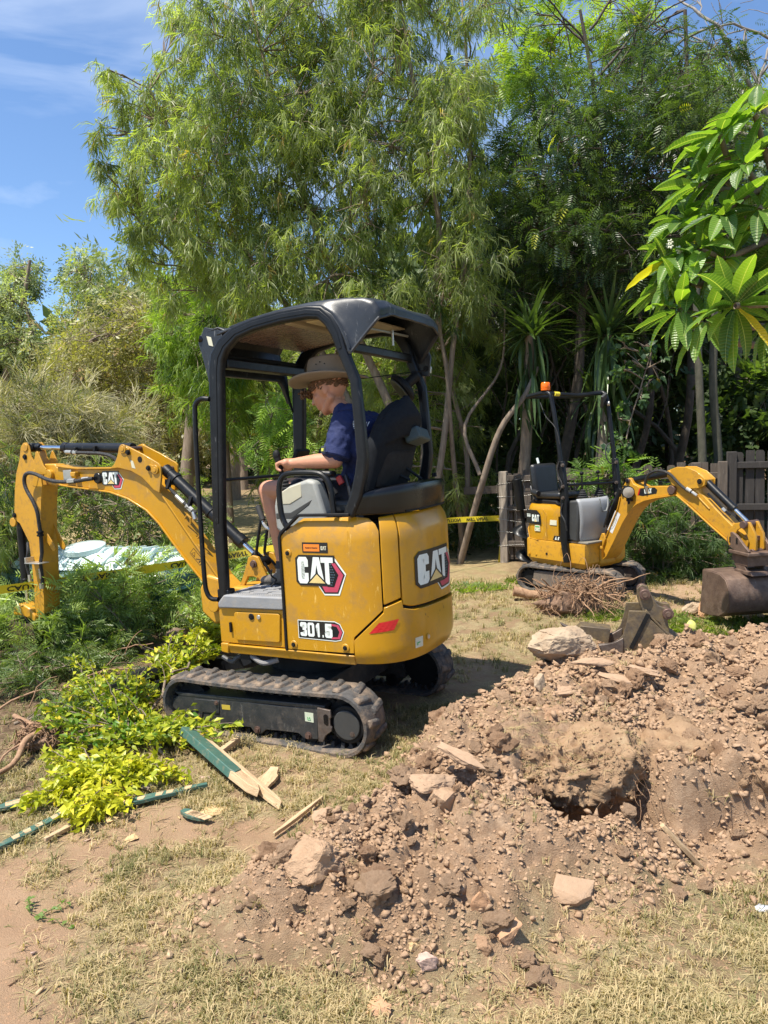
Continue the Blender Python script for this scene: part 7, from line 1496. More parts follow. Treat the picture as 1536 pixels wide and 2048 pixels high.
# ================================================================ ground cover
GR=leafmat('dry_grass_blades',(.13,.14,.04),(.56,.43,.24),odd=(.10,.19,.03),trans=.25,rough=.7,tr_boost=.9)
def T_tuft(n,seed,hh=1.,spread=.9,w=.035,flat=0):
    r=random.Random(seed); V=[];F=[]
    for i in range(n):
        a=r.uniform(0,6.28); l=r.uniform(.5,1)*hh; lean=r.uniform(.25,1.25)*spread; c,s=math.cos(a),math.sin(a); o=np.array((r.gauss(0,.18),r.gauss(0,.18),0)); sd=np.array((-s,c,0))*w
        m=o+np.array((c*lean*l*.35,s*lean*l*.35,l*.6*(1-flat))); t=o+np.array((c*lean*l,s*lean*l,l*(.95-.45*lean)*(1-flat)+.02)); b=len(V); V+=[o-sd,o+sd,m+sd*.8,m-sd*.8,t]; F+=[(b,b+1,b+2),(b,b+2,b+3),(b+3,b+2,b+4)]
    return np.array(V),np.array(F)
def grass_pts(n,x0,x1,y0,y1,power,keep):
    out=[]
    while sum(map(len,out))<n:
        k=20000; y=y0+(y1-y0)*RNG.random(k)**power; x=RNG.uniform(x0,x1,k); ok=np.abs(x)<y*.56+.3; m,d=hsoil(x,y); du=ss(-.08,.28,polydist(x,y,DUST)+.18*fbm(x*2.5,y*2.5,3,4)); du=np.maximum(du,.85*ss(.25,.5,fbm(x*1.7,y*1.7,3,21))*ss(4.2,3.2,y))
        p=keep(x,y)*(1-.97*ss(-.05,.12,d))*(1-.97*du); ok&=RNG.random(k)<p; out.append(np.stack([x[ok],y[ok]],1))
    return np.concatenate(out)[:n]
def add_grass(name,label,n,box,power,keep,size,tints,tp,m=GR,up=1.):
    p=grass_pts(n,*box,power,keep); z=h(p[:,0],p[:,1]); P=np.column_stack([p,z-.002]); D=np.column_stack([np.cos(q:=RNG.uniform(0,6.3,len(p))),np.sin(q),np.zeros(len(p))])
    g=ss(-.25,.45,fbm(p[:,0]*1.3,p[:,1]*1.3,3,31)); t=np.where(RNG.random(len(p))<.10+.75*g*tints[2],RNG.uniform(.0,.30,len(p)),RNG.uniform(tints[0],tints[1],len(p)))
    o=scatter(name,tp,P,D,RNG.uniform(*size,len(p))*(1+.08*(p[:,1]-2)),t,m,None,.12); tag(o,label,'grass',kind='stuff')
TF=[T_tuft(7,s,w=.032) for s in range(6)]; FL=[T_tuft(6,s+20,flat=.82,spread=1.5,w=.028) for s in range(6)]
fade=lambda x,y: .20+.80*ss(-.18,.32,fbm(x*3.1,y*3.1,4,33))
add_grass('dry_grass','patchy dry lawn grass in the foreground',8000,(-2.2,2.4,1.85,4.6),1.35,fade,(.020,.062),(.40,.92,.45),TF)
add_grass('straw_litter','flat straw thatch over the foreground lawn',8000,(-2.3,2.4,1.85,4.8),1.3,fade,(.025,.07),(.35,.92,.15),FL)
add_grass('lawn_grass','dry lawn grass between the heap and the small excavator',5000,(-.2,4.6,5.0,8.8),1.1,lambda x,y:fade(x,y)*ss(-.3,.3,x),(.035,.07),(.35,.85,.6),TF+FL)
add_grass('weedy_grass','weedy green grass and litter under the cut branches at left',2600,(-4.5,-.9,3.4,9.5),1.,lambda x,y:ss(-.75,-1.25,x+.22*(y-3.5)),(.035,.085),(.0,.3,.9),TF+FL)
add_grass('root_litter','dead roots and straw on the turf slab and heap top',1500,(.3,2.6,3.0,4.2),1.,lambda x,y:0*x+1,(.02,.04),(.5,.9,.2),FL) if False else None
p=np.column_stack([RNG.uniform(.45,1.15,900),RNG.uniform(3.1,3.75,900)]); P=np.column_stack([p,np.full(900,0.)]); P[:,2]=h(p[:,0],p[:,1])+.003; P[:400]=SLABTOP[RNG.integers(0,len(SLABTOP),400)]; p=P[:,:2]; 
o=scatter('sod_grass',FL,P,np.column_stack([np.cos(p[:,0]*90),np.sin(p[:,1]*70),0*p[:,0]]),RNG.uniform(.02,.045,900),RNG.uniform(.25,.85,900),GR,None,.2); tag(o,'sparse dead grass on the turf slab','grass',kind='stuff')
# bright green weeds
for k,(px,py,r_,n,lab) in enumerate(((930,1180,.35,260,'bright green weeds on the lawn right of the large excavator'),(1440,1255,.42,420,'bright green leafy weeds under the rusty bucket'),(1255,1235,.3,200,'long green grass around the loose bucket'),(1100,1160,.35,260,'green weeds at the foot of the end fence post'))):
    c=hit(px,py); a=RNG.uniform(0,6.3,n); rr=r_*np.sqrt(RNG.random(n)); P=np.column_stack([c[0]+rr*np.cos(a)*1.5,c[1]+rr*np.sin(a)*.6,np.zeros(n)]); P[:,2]=h(P[:,0],P[:,1])
    o=scatter('green_weeds',[T_sprig(6,.45,.5,s) for s in range(3)]+TF[:2],P,np.column_stack([np.cos(a),np.sin(a),.5+.5*RNG.random(n)]),RNG.uniform(.05,.12,n),RNG.uniform(.2,.85,n),leafmat('weed_leaf',(.05,.09,.02),(.24,.30,.06)),None,.4); tag(o,lab,'weeds',kind='stuff')
# little creeping weed on the dust, bottom left
c=hit(60,1830); t=empty('creeping_weed',loc=c); tag(t,'small creeping green weed on the bare dust at lower left','weed')
st=[curve((0,0,.01),(.20,-.10,.01),.0,.1,8),curve((0,0,.01),(-.03,.07,.03),.1,.1,6),curve((.05,-.02,.01),(.12,.04,.02),.1,.1,6)]; tubes('weed_stem',[(s,.0022,.001) for s in st],leafmat('weed_stem_green',(.12,.16,.05),(.2,.22,.08)),t,4)
P=np.concatenate([s[RNG.integers(0,len(s),12)] for s in st]); scatter('weed_leaves',[T_leaf(.5)],P,RNG.normal(0,1,(len(P),3))*(1,1,.2)+(0,0,.3),RNG.uniform(.018,.034,len(P)),RNG.uniform(.3,.8,len(P)),leafmat('weed_leaf_green',(.08,.16,.04),(.22,.32,.10)),t)
# ================================================================ cut branches
WL=leafmat('wattle_leaf',(.045,.075,.028),(.38,.42,.17),odd=(.34,.25,.08),trans=.52,rough=.42)
WLc=leafmat('cut_wattle_leaf',(.06,.10,.028),(.36,.45,.14),odd=(.20,.17,.08),trans=.30,rough=.40)
FR=[T_stream(7,s,.030,1.4) for s in range(7)]
FRc=[T_pinnate(6,s,.26,.06,.9,.7) for s in range(4)]+[T_stream(5,9,.06,.8)]
FRs=[T_pinnate(6,s+40,.30,.08,.7,.55) for s in range(4)]
def cut_branch(label,base,tip,n,spread,size,m,tpl,tint=(.5,.2),lift=.12,stem=.012,name='cut_branch',group=None,twn=9,rolljit=1.2,flatten=1.):
    base=np.array(base,float); tip=np.array(tip,float); root=empty(name,loc=base); tag(root,label,'branch',group); main=curve((0,0,0),tip-base,lift,.06,12); L_=[(main,stem,stem*.3)]; tw=[]
    for i in range(twn):
        s=main[RNG.integers(2,12)]; d=RNG.normal(0,1,3)*(1,1,.45); d/=np.linalg.norm(d); e=s+(tip-base)/np.linalg.norm(tip-base)*spread*.7+d*spread; e[2]=max(e[2],.03); c=curve(s,e,.15,.1,8); L_.append((c,stem*.4,stem*.15)); tw.append(c)
    tubes('branch_wood',L_,BARK,root,5); tw.append(main[4:]); idx=RNG.integers(0,len(tw),n); P=np.array([tw[i][RNG.integers(0,len(tw[i]))] for i in idx])+RNG.normal(0,.02,(n,3)); P[:,2]=np.maximum(P[:,2],.01)
    dr=(tip-base)/np.linalg.norm(tip-base); P[:,2]*=flatten; D=dr[None]*.8+RNG.normal(0,.65,(n,3)); D[:,2]*=.6; D[:,2]+=.05
    T=np.clip(RNG.normal(tint[0],tint[1],n)+.5*(P[:,2]-.2),0,.92); T=np.where(RNG.random(n)<.03,1,T); scatter('foliage',tpl,P,D,RNG.uniform(size[0],size[1],n),T,m,root,rolljit); return root
G_='cut branches heaped over the water tank'
PLAB=['left front', 'lowest leftmost', 'middle front', 'centre', 'right front', 'upper left', 'upper middle', 'high centre', 'upper right', 'rightmost upper', 'front lower left', 'far left lower', 'lower right', 'topmost right', 'topmost left', 'innermost', 'far right']
for k in range(17):
    px,py=[(60,1300),(120,1290),(200,1300),(260,1290),(330,1270),(70,1255),(160,1225),(240,1215),(310,1205),(390,1230),(150,1330),(30,1340),(300,1320),(380,1170),(60,1180),(230,1275),(400,1130)][k]
    b0=hit(px,py)+np.array((RNG.uniform(-.1,.2),.15,.05)); a=RNG.uniform(-.5,.9) if k%2 else RNG.uniform(2.2,3.6); ln=RNG.uniform(.6,1.0); top=b0+np.array((math.cos(a)*ln,math.sin(a)*ln*.35,RNG.uniform(.16,.45 if k<5 else .24)))
    cut_branch(PLAB[k]+' feathery green branch of the heap in front of the tank',b0-(0,0,.02),top,400,.36,(.12,.21),WLc,FRc,tint=(RNG.uniform(.35,.72),.17),group=G_)
cut_branch('long pale-tipped branch arching up in front of the green tank',hit(280,1300),at(140,1165,6.0),300,.30,(.12,.2),WLc,FRc,tint=(.62,.15),lift=.3)
cut_branch('upright thin branch standing in the heap near the middle of the tank',hit(270,1290),at(235,1150,6.1),150,.22,(.11,.18),WLc,FRc,tint=(.5,.15),lift=.1)
cut_branch('green cut branch hanging in front of the stick bucket',hit(20,1330)+(0,0,.1),at(95,1262,5.8),340,.22,(.10,.18),WLc,FRc,tint=(.6,.16),lift=.15)
for k,(px,py,a) in enumerate(((40,1370,.3),(120,1400,2.8),(30,1460,.6),(150,1350,1.2),(70,1330,.1),(190,1370,2.5))):
    b0=hit(px,py)+np.array((0,0,.04)); cut_branch(['dull green cut branch at the left edge below the black pipe','wilted branch above the root crown','wilted branch left of the root crown','dull branch beside the dead twigs','low dull branch beside the black pipe end','dull green branch behind the golden leaf heap'][k],b0,b0+np.array((math.cos(a)*.5,math.sin(a)*.3,.07)),260,.24,(.08,.15),WLc,FRc,tint=(.22,.15),lift=.05)
YL=leafmat('golden_leaf',(.09,.20,.025),(.60,.56,.03),odd=(.70,.52,.05),trans=.28,rough=.4,tr_boost=1.)
LF=[T_leaf(.42,.07,.25),T_leaf(.5,.05,.1),T_leaf(.36,.1,.35)]
def gold(label,base,tip,n,spread,tint,lift=.1,stem=.01,size=(.032,.058)):
    cut_branch(label,base,tip,int(n*2.2),spread*.95,(size[0]*1.1,size[1]*1.12),YL,LF,tint=tint,lift=lift,stem=stem,name='golden_branch',twn=16,flatten=.85)
gold('upper golden-green cut branch beside the tip of the black bar',hit(260,1480)+(0,0,.05),hit(185,1410)+(0,0,.12),520,.22,(.5,.2))
gold('yellow-green branch spreading over the front of the track',hit(250,1500)+(0,0,.04),hit(395,1492)+(0,0,.12),520,.20,(.45,.2))
gold('broad green middle of the golden leaf heap',hit(300,1500)+(0,0,.03),hit(215,1490)+(0,0,.14),700,.26,(.32,.2))
gold('bright yellow branch tip reaching down towards the striped board',hit(250,1540)+(0,0,.04),hit(200,1640)+(0,0,.05),420,.13,(.80,.12))
gold('yellow branch tip at the far left of the golden leaf heap',hit(190,1560)+(0,0,.05),hit(125,1600)+(0,0,.05),380,.12,(.74,.14))
gold('golden branch falling right below the track',hit(230,1510)+(0,0,.05),hit(300,1570)+(0,0,.03),360,.14,(.7,.15))
gold('leafy middle part of the golden heap beside the end of the track',hit(330,1520)+(0,0,.03),hit(270,1430)+(0,0,.10),520,.22,(.42,.2))
gold('low yellow-tipped branch in front of the golden heap',hit(300,1590)+(0,0,.03),hit(150,1560)+(0,0,.08),460,.14,(.66,.16))
gold('long light green branch running up behind the track to the body',hit(300,1440)+(0,0,.05),hit(425,1320)+(0,0,.25),560,.17,(.48,.2),size=(.04,.065))
gold('pale leafy branch in front of the black blade',hit(330,1400)+(0,0,.05),hit(330,1350)+(0,0,.22),300,.16,(.5,.2),size=(.04,.065))
gold('bright leafy spray under the boom foot',hit(440,1320)+(0,0,.15),at(425,1270,5.6),300,.2,(.7,.15),size=(.04,.065))
# ================================================================ trees
def inpoly(px,py,poly): return polydist(np.array([px]),np.array([py]),poly)[0]>0
def fill(poly,n,dep,r,cnt,ymin=None):
    xs=[p[0] for p in poly]; ys=[p[1] for p in poly]; out=[]; t=0
    while len(out)<n and t<n*60:
        t+=1; x=RNG.uniform(min(xs),max(xs)); y=RNG.uniform(min(ys),max(ys))
        if inpoly(x,y,poly):
            d=RNG.uniform(*dep)
            if all((x-o[0])**2+(y-o[1])**2>(.55*r[0]*1480/d)**2 or abs(d-o[2])>.9 for o in out): out.append((x,y,d))
    res=[]
    for x,y,d in out: p=at(x,y,d); res.append((p[0],p[1],p[2],RNG.uniform(*r),cnt))
    return res
def A(x,y,d): return tuple(at(x,y,d))
def gbase(x,y): return (x,y,float(h(x,y)))
# the big weeping wattle
poly=[(250,260),(245,130),(320,110),(380,-60),(1000,-90),(990,60),(940,260),(970,520),(960,640),(860,700),(740,590),(600,560),(450,600),(350,540),(300,450),(240,380)]
cl=fill(poly,135,(9.3,11.6),(.42,.66),116)
for (x,y,r_) in ((215,140,.16),(205,270,.18),(225,400,.18),(200,330,.14),(265,520,.2),(290,470,.22),(330,580,.25)): p=at(x,y,9.8); cl.append((p[0],p[1],p[2],r_,40))
tr=[([gbase(.4,10.2),A(850,900,10.2),A(845,700,10.2),A(880,480,10.3),A(840,250,10.2),A(800,0,10.1)],.07,.02),
    ([gbase(.3,10.1),A(800,880,10.1),A(720,680,10.2),A(640,480,10.3),A(560,250,10.2),A(500,0,10.2)],.075,.02),
    ([gbase(.2,10.3),A(740,900,10.3),A(640,700,10.5),A(500,520,10.6),A(380,350,10.4),A(300,180,10.2)],.07,.018),
    ([gbase(.5,10.0),A(885,900,9.9),A(905,700,9.9),A(930,500,9.9),A(940,300,10),A(930,60,10)],.05,.016),
    ([gbase(.1,10.4),A(690,860,10.5),A(560,640,10.7),A(420,560,10.6),A(300,470,10.3)],.05,.014)]
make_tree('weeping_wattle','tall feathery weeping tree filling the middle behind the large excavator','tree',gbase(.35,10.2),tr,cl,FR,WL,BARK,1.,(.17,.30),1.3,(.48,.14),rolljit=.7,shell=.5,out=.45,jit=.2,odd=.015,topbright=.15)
# lower sparse stems of the second wattle by the canopy
poly=[(880,560),(1000,540),(1010,760),(960,1000),(760,1000),(720,720),(760,640)]
cl=fill(poly,34,(10.0,11.5),(.35,.5),75)
tr=[([gbase(1.05,10.4),A(935,930,10.3),A(900,760,10.2),A(870,620,10.2),A(850,520,10.1)],.045,.015),([gbase(1.1,10.3),A(905,900,10),A(895,760,9.8),A(880,640,9.8),A(900,520,9.8)],.04,.012),
    ([gbase(1.0,9.9),A(960,980,9.6),A(1000,860,9.5),A(1050,790,9.5),A(1075,735,9.6)],.048,.03),([A(960,950,9.7),A(930,850,9.9),A(1000,740,10.1),A(1010,620,10.2)],.03,.01)]
make_tree('wattle_sapling','group of thin bare grey stems with hanging leaves right of the canopy','tree',gbase(1.05,10.2),tr,cl,FR,WL,BARK,1.,(.16,.26),1.1,(.50,.12),rolljit=.7,out=.45)
# behind the canopy
poly=[(420,560),(600,620),(860,640),(880,1010),(640,1000),(560,880),(440,800)]
cl=fill(poly,48,(12,15),(.5,.8),62)
make_tree('wattle_sapling','soft green tree behind the driver, seen through the canopy','tree',gbase(-.3,13),[([gbase(-.5,13.2),A(640,900,13),A(660,760,13),A(700,600,13)],.06,.02),([gbase(-.2,13.2),A(760,900,13),A(790,740,13),A(820,600,13)],.05,.02),([gbase(-1.2,13),A(560,880,13),A(520,740,13),A(500,620,13)],.05,.02)],cl,FR+FRs,WL,BARK,1.,(.22,.36),.7,(.52,.14),rolljit=.8)
# large-leaflet light green shrub low behind the steering position
cl=fill([(520,880),(540,800),(600,790),(600,950),(550,960)],9,(9.5,10.5),(.24,.34),80)
make_tree('feathery_shrub','light green feathery shrub beyond the front guard bar of the canopy','shrub',gbase(-1.6,10),[([gbase(-1.6,10),A(540,960,10),A(530,880,10)],.02,.01)],cl,FRs,leafmat('light_feather_leaf',(.06,.14,.03),(.34,.46,.09)),BARK,1.,(.18,.28),.35,(.55,.14))
# right dark pinnate tree
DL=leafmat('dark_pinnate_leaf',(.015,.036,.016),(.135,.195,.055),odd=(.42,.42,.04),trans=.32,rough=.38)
poly=[(970,240),(1060,215),(1180,140),(1240,50),(1400,50),(1430,200),(1560,330),(1560,520),(1300,640),(1120,640),(980,620),(940,400)]
cl=fill(poly,100,(10.2,12.8),(.45,.7),105)+fill([(1020,240),(1180,190),(1420,150),(1500,330),(1500,520),(1250,560),(1020,480)],42,(9.1,10.3),(.4,.6),95)  # second fill: nearer clumps added to shade the fence and understorey
tr=[([gbase(2.3,10.8),A(1150,800,10.8),A(1165,600,10.8),A(1200,400,10.9),A(1190,200,11),A(1160,20,11)],.09,.02),([gbase(4.0,10.9),A(1375,840,11),A(1380,600,11),A(1372,380,11),A(1375,200,11),A(1370,20,11)],.07,.025),([gbase(3.4,11.1),A(1300,820,11.2),A(1280,640,11.3),A(1240,480,11.4),A(1060,340,11.4)],.06,.02),([gbase(4.6,11.1),A(1460,800,11.2),A(1480,560,11.3),A(1500,300,11.3)],.06,.02)]
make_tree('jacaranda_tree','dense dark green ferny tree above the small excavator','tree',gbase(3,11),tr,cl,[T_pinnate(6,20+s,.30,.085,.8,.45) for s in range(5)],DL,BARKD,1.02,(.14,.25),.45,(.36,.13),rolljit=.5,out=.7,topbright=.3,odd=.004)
BL=leafmat('bright_pinnate_leaf',(.07,.14,.03),(.34,.42,.07),trans=.42)
cl=fill([(1000,60),(1060,50),(1110,110),(1080,200),(1000,190)],9,(14,15),(.4,.6),60)+fill([(1290,180),(1440,160),(1536,260),(1500,330),(1330,300)],12,(14,15.5),(.5,.7),60)+fill([(1120,40),(1280,20),(1300,110),(1150,120)],6,(14,15),(.4,.6),50)
make_tree('tall_feathery_tree','tall tree behind with bright yellow-green feathery tips against the sky','tree',gbase(4,15),[([gbase(3.2,15),A(1120,600,15),A(1080,300,15),A(1050,120,15)],.10,.03),([gbase(5,15),A(1380,600,15),A(1400,400,15),A(1410,220,15)],.09,.03)],cl,[T_pinnate(8,30+s,.28,.06,.8,.3) for s in range(4)],BL,BARKD,1.,(.32,.5),.1,(.6,.14),out=1)
# bare tree, top right
def bare():
    root=empty('bare_tree',loc=gbase(7.2,13)); tag(root,'leafless grey tree with fine twigs at the top right corner','tree'); B0=np.array(gbase(7.2,13)); rr=np.random.default_rng(8); L_=[]
    def grow(p,d,l,r,k):
        n=5; P=[p]
        for i in range(n): d=d+rr.normal(0,.16,3); d/=np.linalg.norm(d); P.append(P[-1]+d*l/n)
        L_.append((np.array(P)-B0,r,r*.6))
        if k>0:
            for j in range(3 if k>1 else 4): s=P[rr.integers(2,n+1)]; dd=d+rr.normal(0,.55,3); dd/=np.linalg.norm(dd); grow(s,dd,l*rr.uniform(.55,.8),r*.55,k-1)
    T_=[np.array(gbase(7.2,13)),np.array(A(1640,600,13)),np.array(A(1600,330,13)),np.array(A(1540,270,13))]; L_.append((np.array(bez(T_,5))-B0,.13,.09))
    for tgt in ((1470,40),(1530,60),(1380,170),(1440,250),(1520,150),(1450,110)):
        s=np.array(A(1560,280,13)); e=np.array(A(tgt[0],tgt[1],13)); d=(e-s); l=np.linalg.norm(d); grow(s,d/l,l*1.05,.045,3)
    tubes('branches',L_,mat('bare_bark',(.30,.27,.24),.9,col2=(.16,.14,.12),scale=12,bump=.5),root,5)
    L_2=[]; L_.clear()
    for s,e in (((1210,230),(1190,20)),((1190,110),(1120,20)),((1200,150),(1290,0)),((1180,60),(1250,-20)),((1175,90),(1100,-10))):
        s=np.array(A(*s,11.5)); e=np.array(A(*e,11.5)); d=e-s; l=np.linalg.norm(d); grow(s,d/l,l,.022,2)
    t=empty('bare_limb',loc=B0); tag(t,'dark leafless limb rising above the ferny tree against the sky','branch'); tubes('limb_wood',L_,BARKD,t,4)
bare()
# left: gums, brown tree, weeping light tree
EL=leafmat('gum_leaf',(.07,.10,.045),(.40,.44,.22),odd=(.42,.36,.22),trans=.3,rough=.45)
SG=[T_sprig(6,.30,.5,s,.6) for s in range(4)]; SGm=[T_sprig(5,.34,.5,s+7,.6) for s in range(4)]
cl=fill([(-60,600),(10,570),(40,520),(60,530),(55,640),(60,760),(-60,780)],30,(20,23),(.45,.75),130)
make_tree('gum_tree','grey-green gum tree at the far left against the sky','tree',gbase(-11.5,21),[([gbase(-11.5,21),A(10,760,21),A(40,640,21),A(60,520,21)],.14,.04),([gbase(-11.3,21),A(60,720,21),A(50,600,21)],.09,.04)],cl,SGm,EL,BARK,1.7,(.20,.32),.4,(.5,.15),rolljit=1.,twigr=.014)
cl=fill([(150,600),(160,530),(180,520),(210,590),(290,570),(320,640),(330,720),(130,760)],38,(18,21),(.45,.7),130)
make_tree('gum_tree','rounded gum tree second from the left, against the sky','tree',gbase(-8.6,20),[([gbase(-8.6,20),A(200,760,20),A(180,640,20),A(165,540,20)],.14,.04),([gbase(-8.4,20),A(250,720,20),A(270,600,20)],.09,.04)],cl,SGm,EL,BARK,1.7,(.19,.30),.4,(.46,.15),rolljit=1.,twigr=.014)
OL=leafmat('olive_brown_leaf',(.10,.095,.04),(.40,.37,.17),odd=(.40,.28,.14),trans=.3)
cl=fill([(140,640),(240,600),(400,620),(440,760),(430,900),(330,900),(200,860),(100,760)],52,(14,17),(.5,.8),120)
make_tree('olive_tree','brownish olive-green tree between the gums and the boom','tree',gbase(-5.2,15.5),[([gbase(-4.9,15.5),A(385,1000,15.5),A(372,880,15.5),A(340,760,15.5),A(290,680,15.5)],.17,.05),([gbase(-5.6,15.8),A(250,900,15.8),A(220,780,15.8)],.07,.03)],cl,SGm,OL,BARK,1.25,(.15,.26),.4,(.5,.17),rolljit=1.,odd=.03,twigr=.012)
cl=fill([(330,570),(470,560),(500,720),(470,860),(380,800),(330,700)],30,(11.5,13),(.4,.6),90)
make_tree('wattle_sapling','light green weeping tree left of the canopy top','tree',gbase(-2.6,12.5),[([gbase(-2.6,12.5),A(450,860,12.5),A(430,720,12.5),A(410,620,12.5)],.06,.02)],cl,FR,leafmat('light_wattle_leaf',(.06,.12,.025),(.34,.44,.09)),BARK,1.,(.2,.32),1.0,(.5,.14),rolljit=.8)
# dry wispy shrub
NL=leafmat('dry_needle',(.13,.13,.065),(.50,.44,.27),odd=(.24,.30,.09),trans=.2,rough=.6)
cl=fill([(-60,860),(60,810),(180,820),(260,860),(270,910),(220,960),(60,970),(-60,970)],40,(8.6,10.2),(.28,.42),75)
make_tree('wispy_shrub','dry grey-gold wispy shrub behind the top of the boom','shrub',gbase(-4.8,9.4),[([gbase(-4.8,9.4),A(60,1000,9.4),A(80,880,9.4),A(60,780,9.4)],.04,.015),([gbase(-4.6,9.4),A(130,960,9.4),A(200,840,9.4)],.035,.012)],cl,[T_needles(11,.9,.012,s,.5,.5) for s in range(5)],NL,BARK,1.,(.20,.34),.15,(.55,.18),rolljit=1.5,odd=.05,out=.8)
cl=fill([(130,960),(330,950),(420,1040),(400,1110),(250,1120),(150,1100)],26,(7.6,8.8),(.28,.42),85)
make_tree('low_shrub','low leafy green shrub under the boom arch','shrub',gbase(-3.1,8.2),[([gbase(-3.1,8.2),A(250,1060,8.2)],.02,.01)],cl,SG+FRs,leafmat('shrub_leaf',(.045,.075,.022),(.26,.31,.10)),BARK,1.,(.09,.16),.3,(.45,.18),rolljit=1.)
cl=fill([(-60,980),(20,960),(60,1040),(50,1180),(-60,1260)],22,(6.8,7.8),(.25,.36),95)
make_tree('feathery_shrub','dark feathery shrub at the left edge behind the stick','shrub',gbase(-4.0,7.3),[([gbase(-4.0,7.3),A(20,1160,7.3),A(30,1060,7.3)],.02,.01)],cl,FR,WL,BARK,1.,(.12,.2),.7,(.40,.15),rolljit=.9)
# mid-distance trunks seen under the canopy of leaves
for k,(px,py0,py1,d,r_,lab) in enumerate(((378,1090,840,13,.16,'stout grey trunk left of the boom bracket'),(470,985,760,21,.17,'straight brown trunk framed between the rail and the canopy post'),(488,965,790,25,.15,'thinner trunk just right of the straight brown trunk'),(438,1000,800,18,.08,'thin leaning trunk left of the straight brown trunk'),(345,1010,860,20,.10,'slim trunk behind the olive tree'),(515,975,800,28,.09,'slim pale trunk at the right of the far lawn'))):
    p=at(px,py0,d); g0=gbase(p[0],p[1]); t=empty('far_tree',loc=g0); tag(t,lab,'tree'); tubes('trunk',[(np.array(bez([(0,0,-.1),np.array(A(px-3,(py0+py1)/2,d))-g0,np.array(A(px+6,py1,d))-g0,np.array(A(px+10,py1-160,d))-g0],5)),r_,r_*.6)],BARK,t,8)
    if k==0: continue
    cl=[(p[0]+RNG.normal(0,1.2),p[1]+RNG.normal(0,.8),5.5+RNG.normal(0,1)+.05*d) for _ in range(5)]; cl=[(a,b_,4.6+.03*d+RNG.normal(0,.5)) for a,b_,c_ in cl]; P=np.concatenate([np.array(c)+inball(60 if k else 2,.3)[0]*(1.1 if k else .1) for c in cl])-np.array(g0); scatter('crown',SG,P,RNG.normal(0,1,P.shape)-(0,0,.4),RNG.uniform(.35,.6,len(P)),RNG.uniform(.2,.8,len(P)),EL,t,1.)
# far wood: reads as one mass
FL_=leafmat('far_leaf',(.045,.075,.025),(.27,.31,.12),odd=(.34,.28,.14),trans=.25)
n=8500; x=RNG.uniform(-1,1,n); y=RNG.uniform(26,44,n); X=x*y*.75; top=4.6+2.2*fbm(X*.16,y*.1,3,51)+4.5*ss(-6,3,X)+.03*y; Z=top*RNG.random(n)**.65
k=(Z<1.6)&(X>-11)&(X<-2)&(RNG.random(n)<.8); X,y,Z=X[~k],y[~k],Z[~k]; P=np.column_stack([X,y,Z+.3]); g=np.clip(.42+.3*fbm(X*.5,Z*.6+y*.3,3,52)+.10*RNG.normal(0,1,len(X)),0,.95)
o=scatter('far_wood',[T_sprig(9,.5,.55,s,.4) for s in range(5)],P,RNG.normal(0,1,P.shape)+(0,-.3,-.1),RNG.uniform(.8,1.5,len(P)),g,FL_,None,1.2); tag(o,'distant mass of bush closing the view','wood',kind='stuff')
# dense dark understorey between the right trees
n=5800; X=RNG.uniform(.6,9,n); y=RNG.uniform(12.2,16.5,n); Z=RNG.random(n)*6.3*(.55+.45*ss(0,3,X)); k=(RNG.random(n)<.35)&(Z<2.4); X,y,Z=X[~k],y[~k],Z[~k]
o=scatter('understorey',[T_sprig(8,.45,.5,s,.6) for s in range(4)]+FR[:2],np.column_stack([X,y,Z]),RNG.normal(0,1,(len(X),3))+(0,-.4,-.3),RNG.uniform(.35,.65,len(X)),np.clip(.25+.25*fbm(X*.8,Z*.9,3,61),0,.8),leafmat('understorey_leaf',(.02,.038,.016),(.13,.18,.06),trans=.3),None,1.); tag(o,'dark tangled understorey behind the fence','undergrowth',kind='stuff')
L_=[]
for i in range(34):
    X0=RNG.uniform(1.0,7.5); Y0=RNG.uniform(11.2,14.5); t=np.array((X0,Y0,0)); L_=[(np.array(bez([(0,0,0),(RNG.normal(0,.2),0,1.4),(RNG.normal(0,.45),RNG.normal(0,.3),2.8),(RNG.normal(0,.9),RNG.normal(0,.4),4.6)],4)),RNG.uniform(.02,.055),.012)]
    for q in range(2): s=L_[0][0][RNG.integers(3,12)]; L_.append((curve(s,s+np.array((RNG.normal(0,.6),RNG.normal(0,.4),RNG.uniform(.5,1.4))),.1,.15,6),.014,.005))
    o=tubes('thin_trunk',L_,BARKD,n=6); o.location=(X0,Y0,float(h(X0,Y0))); tag(o,'thin bare stem in the shade behind the fence','tree stem','thin stems behind the fence')
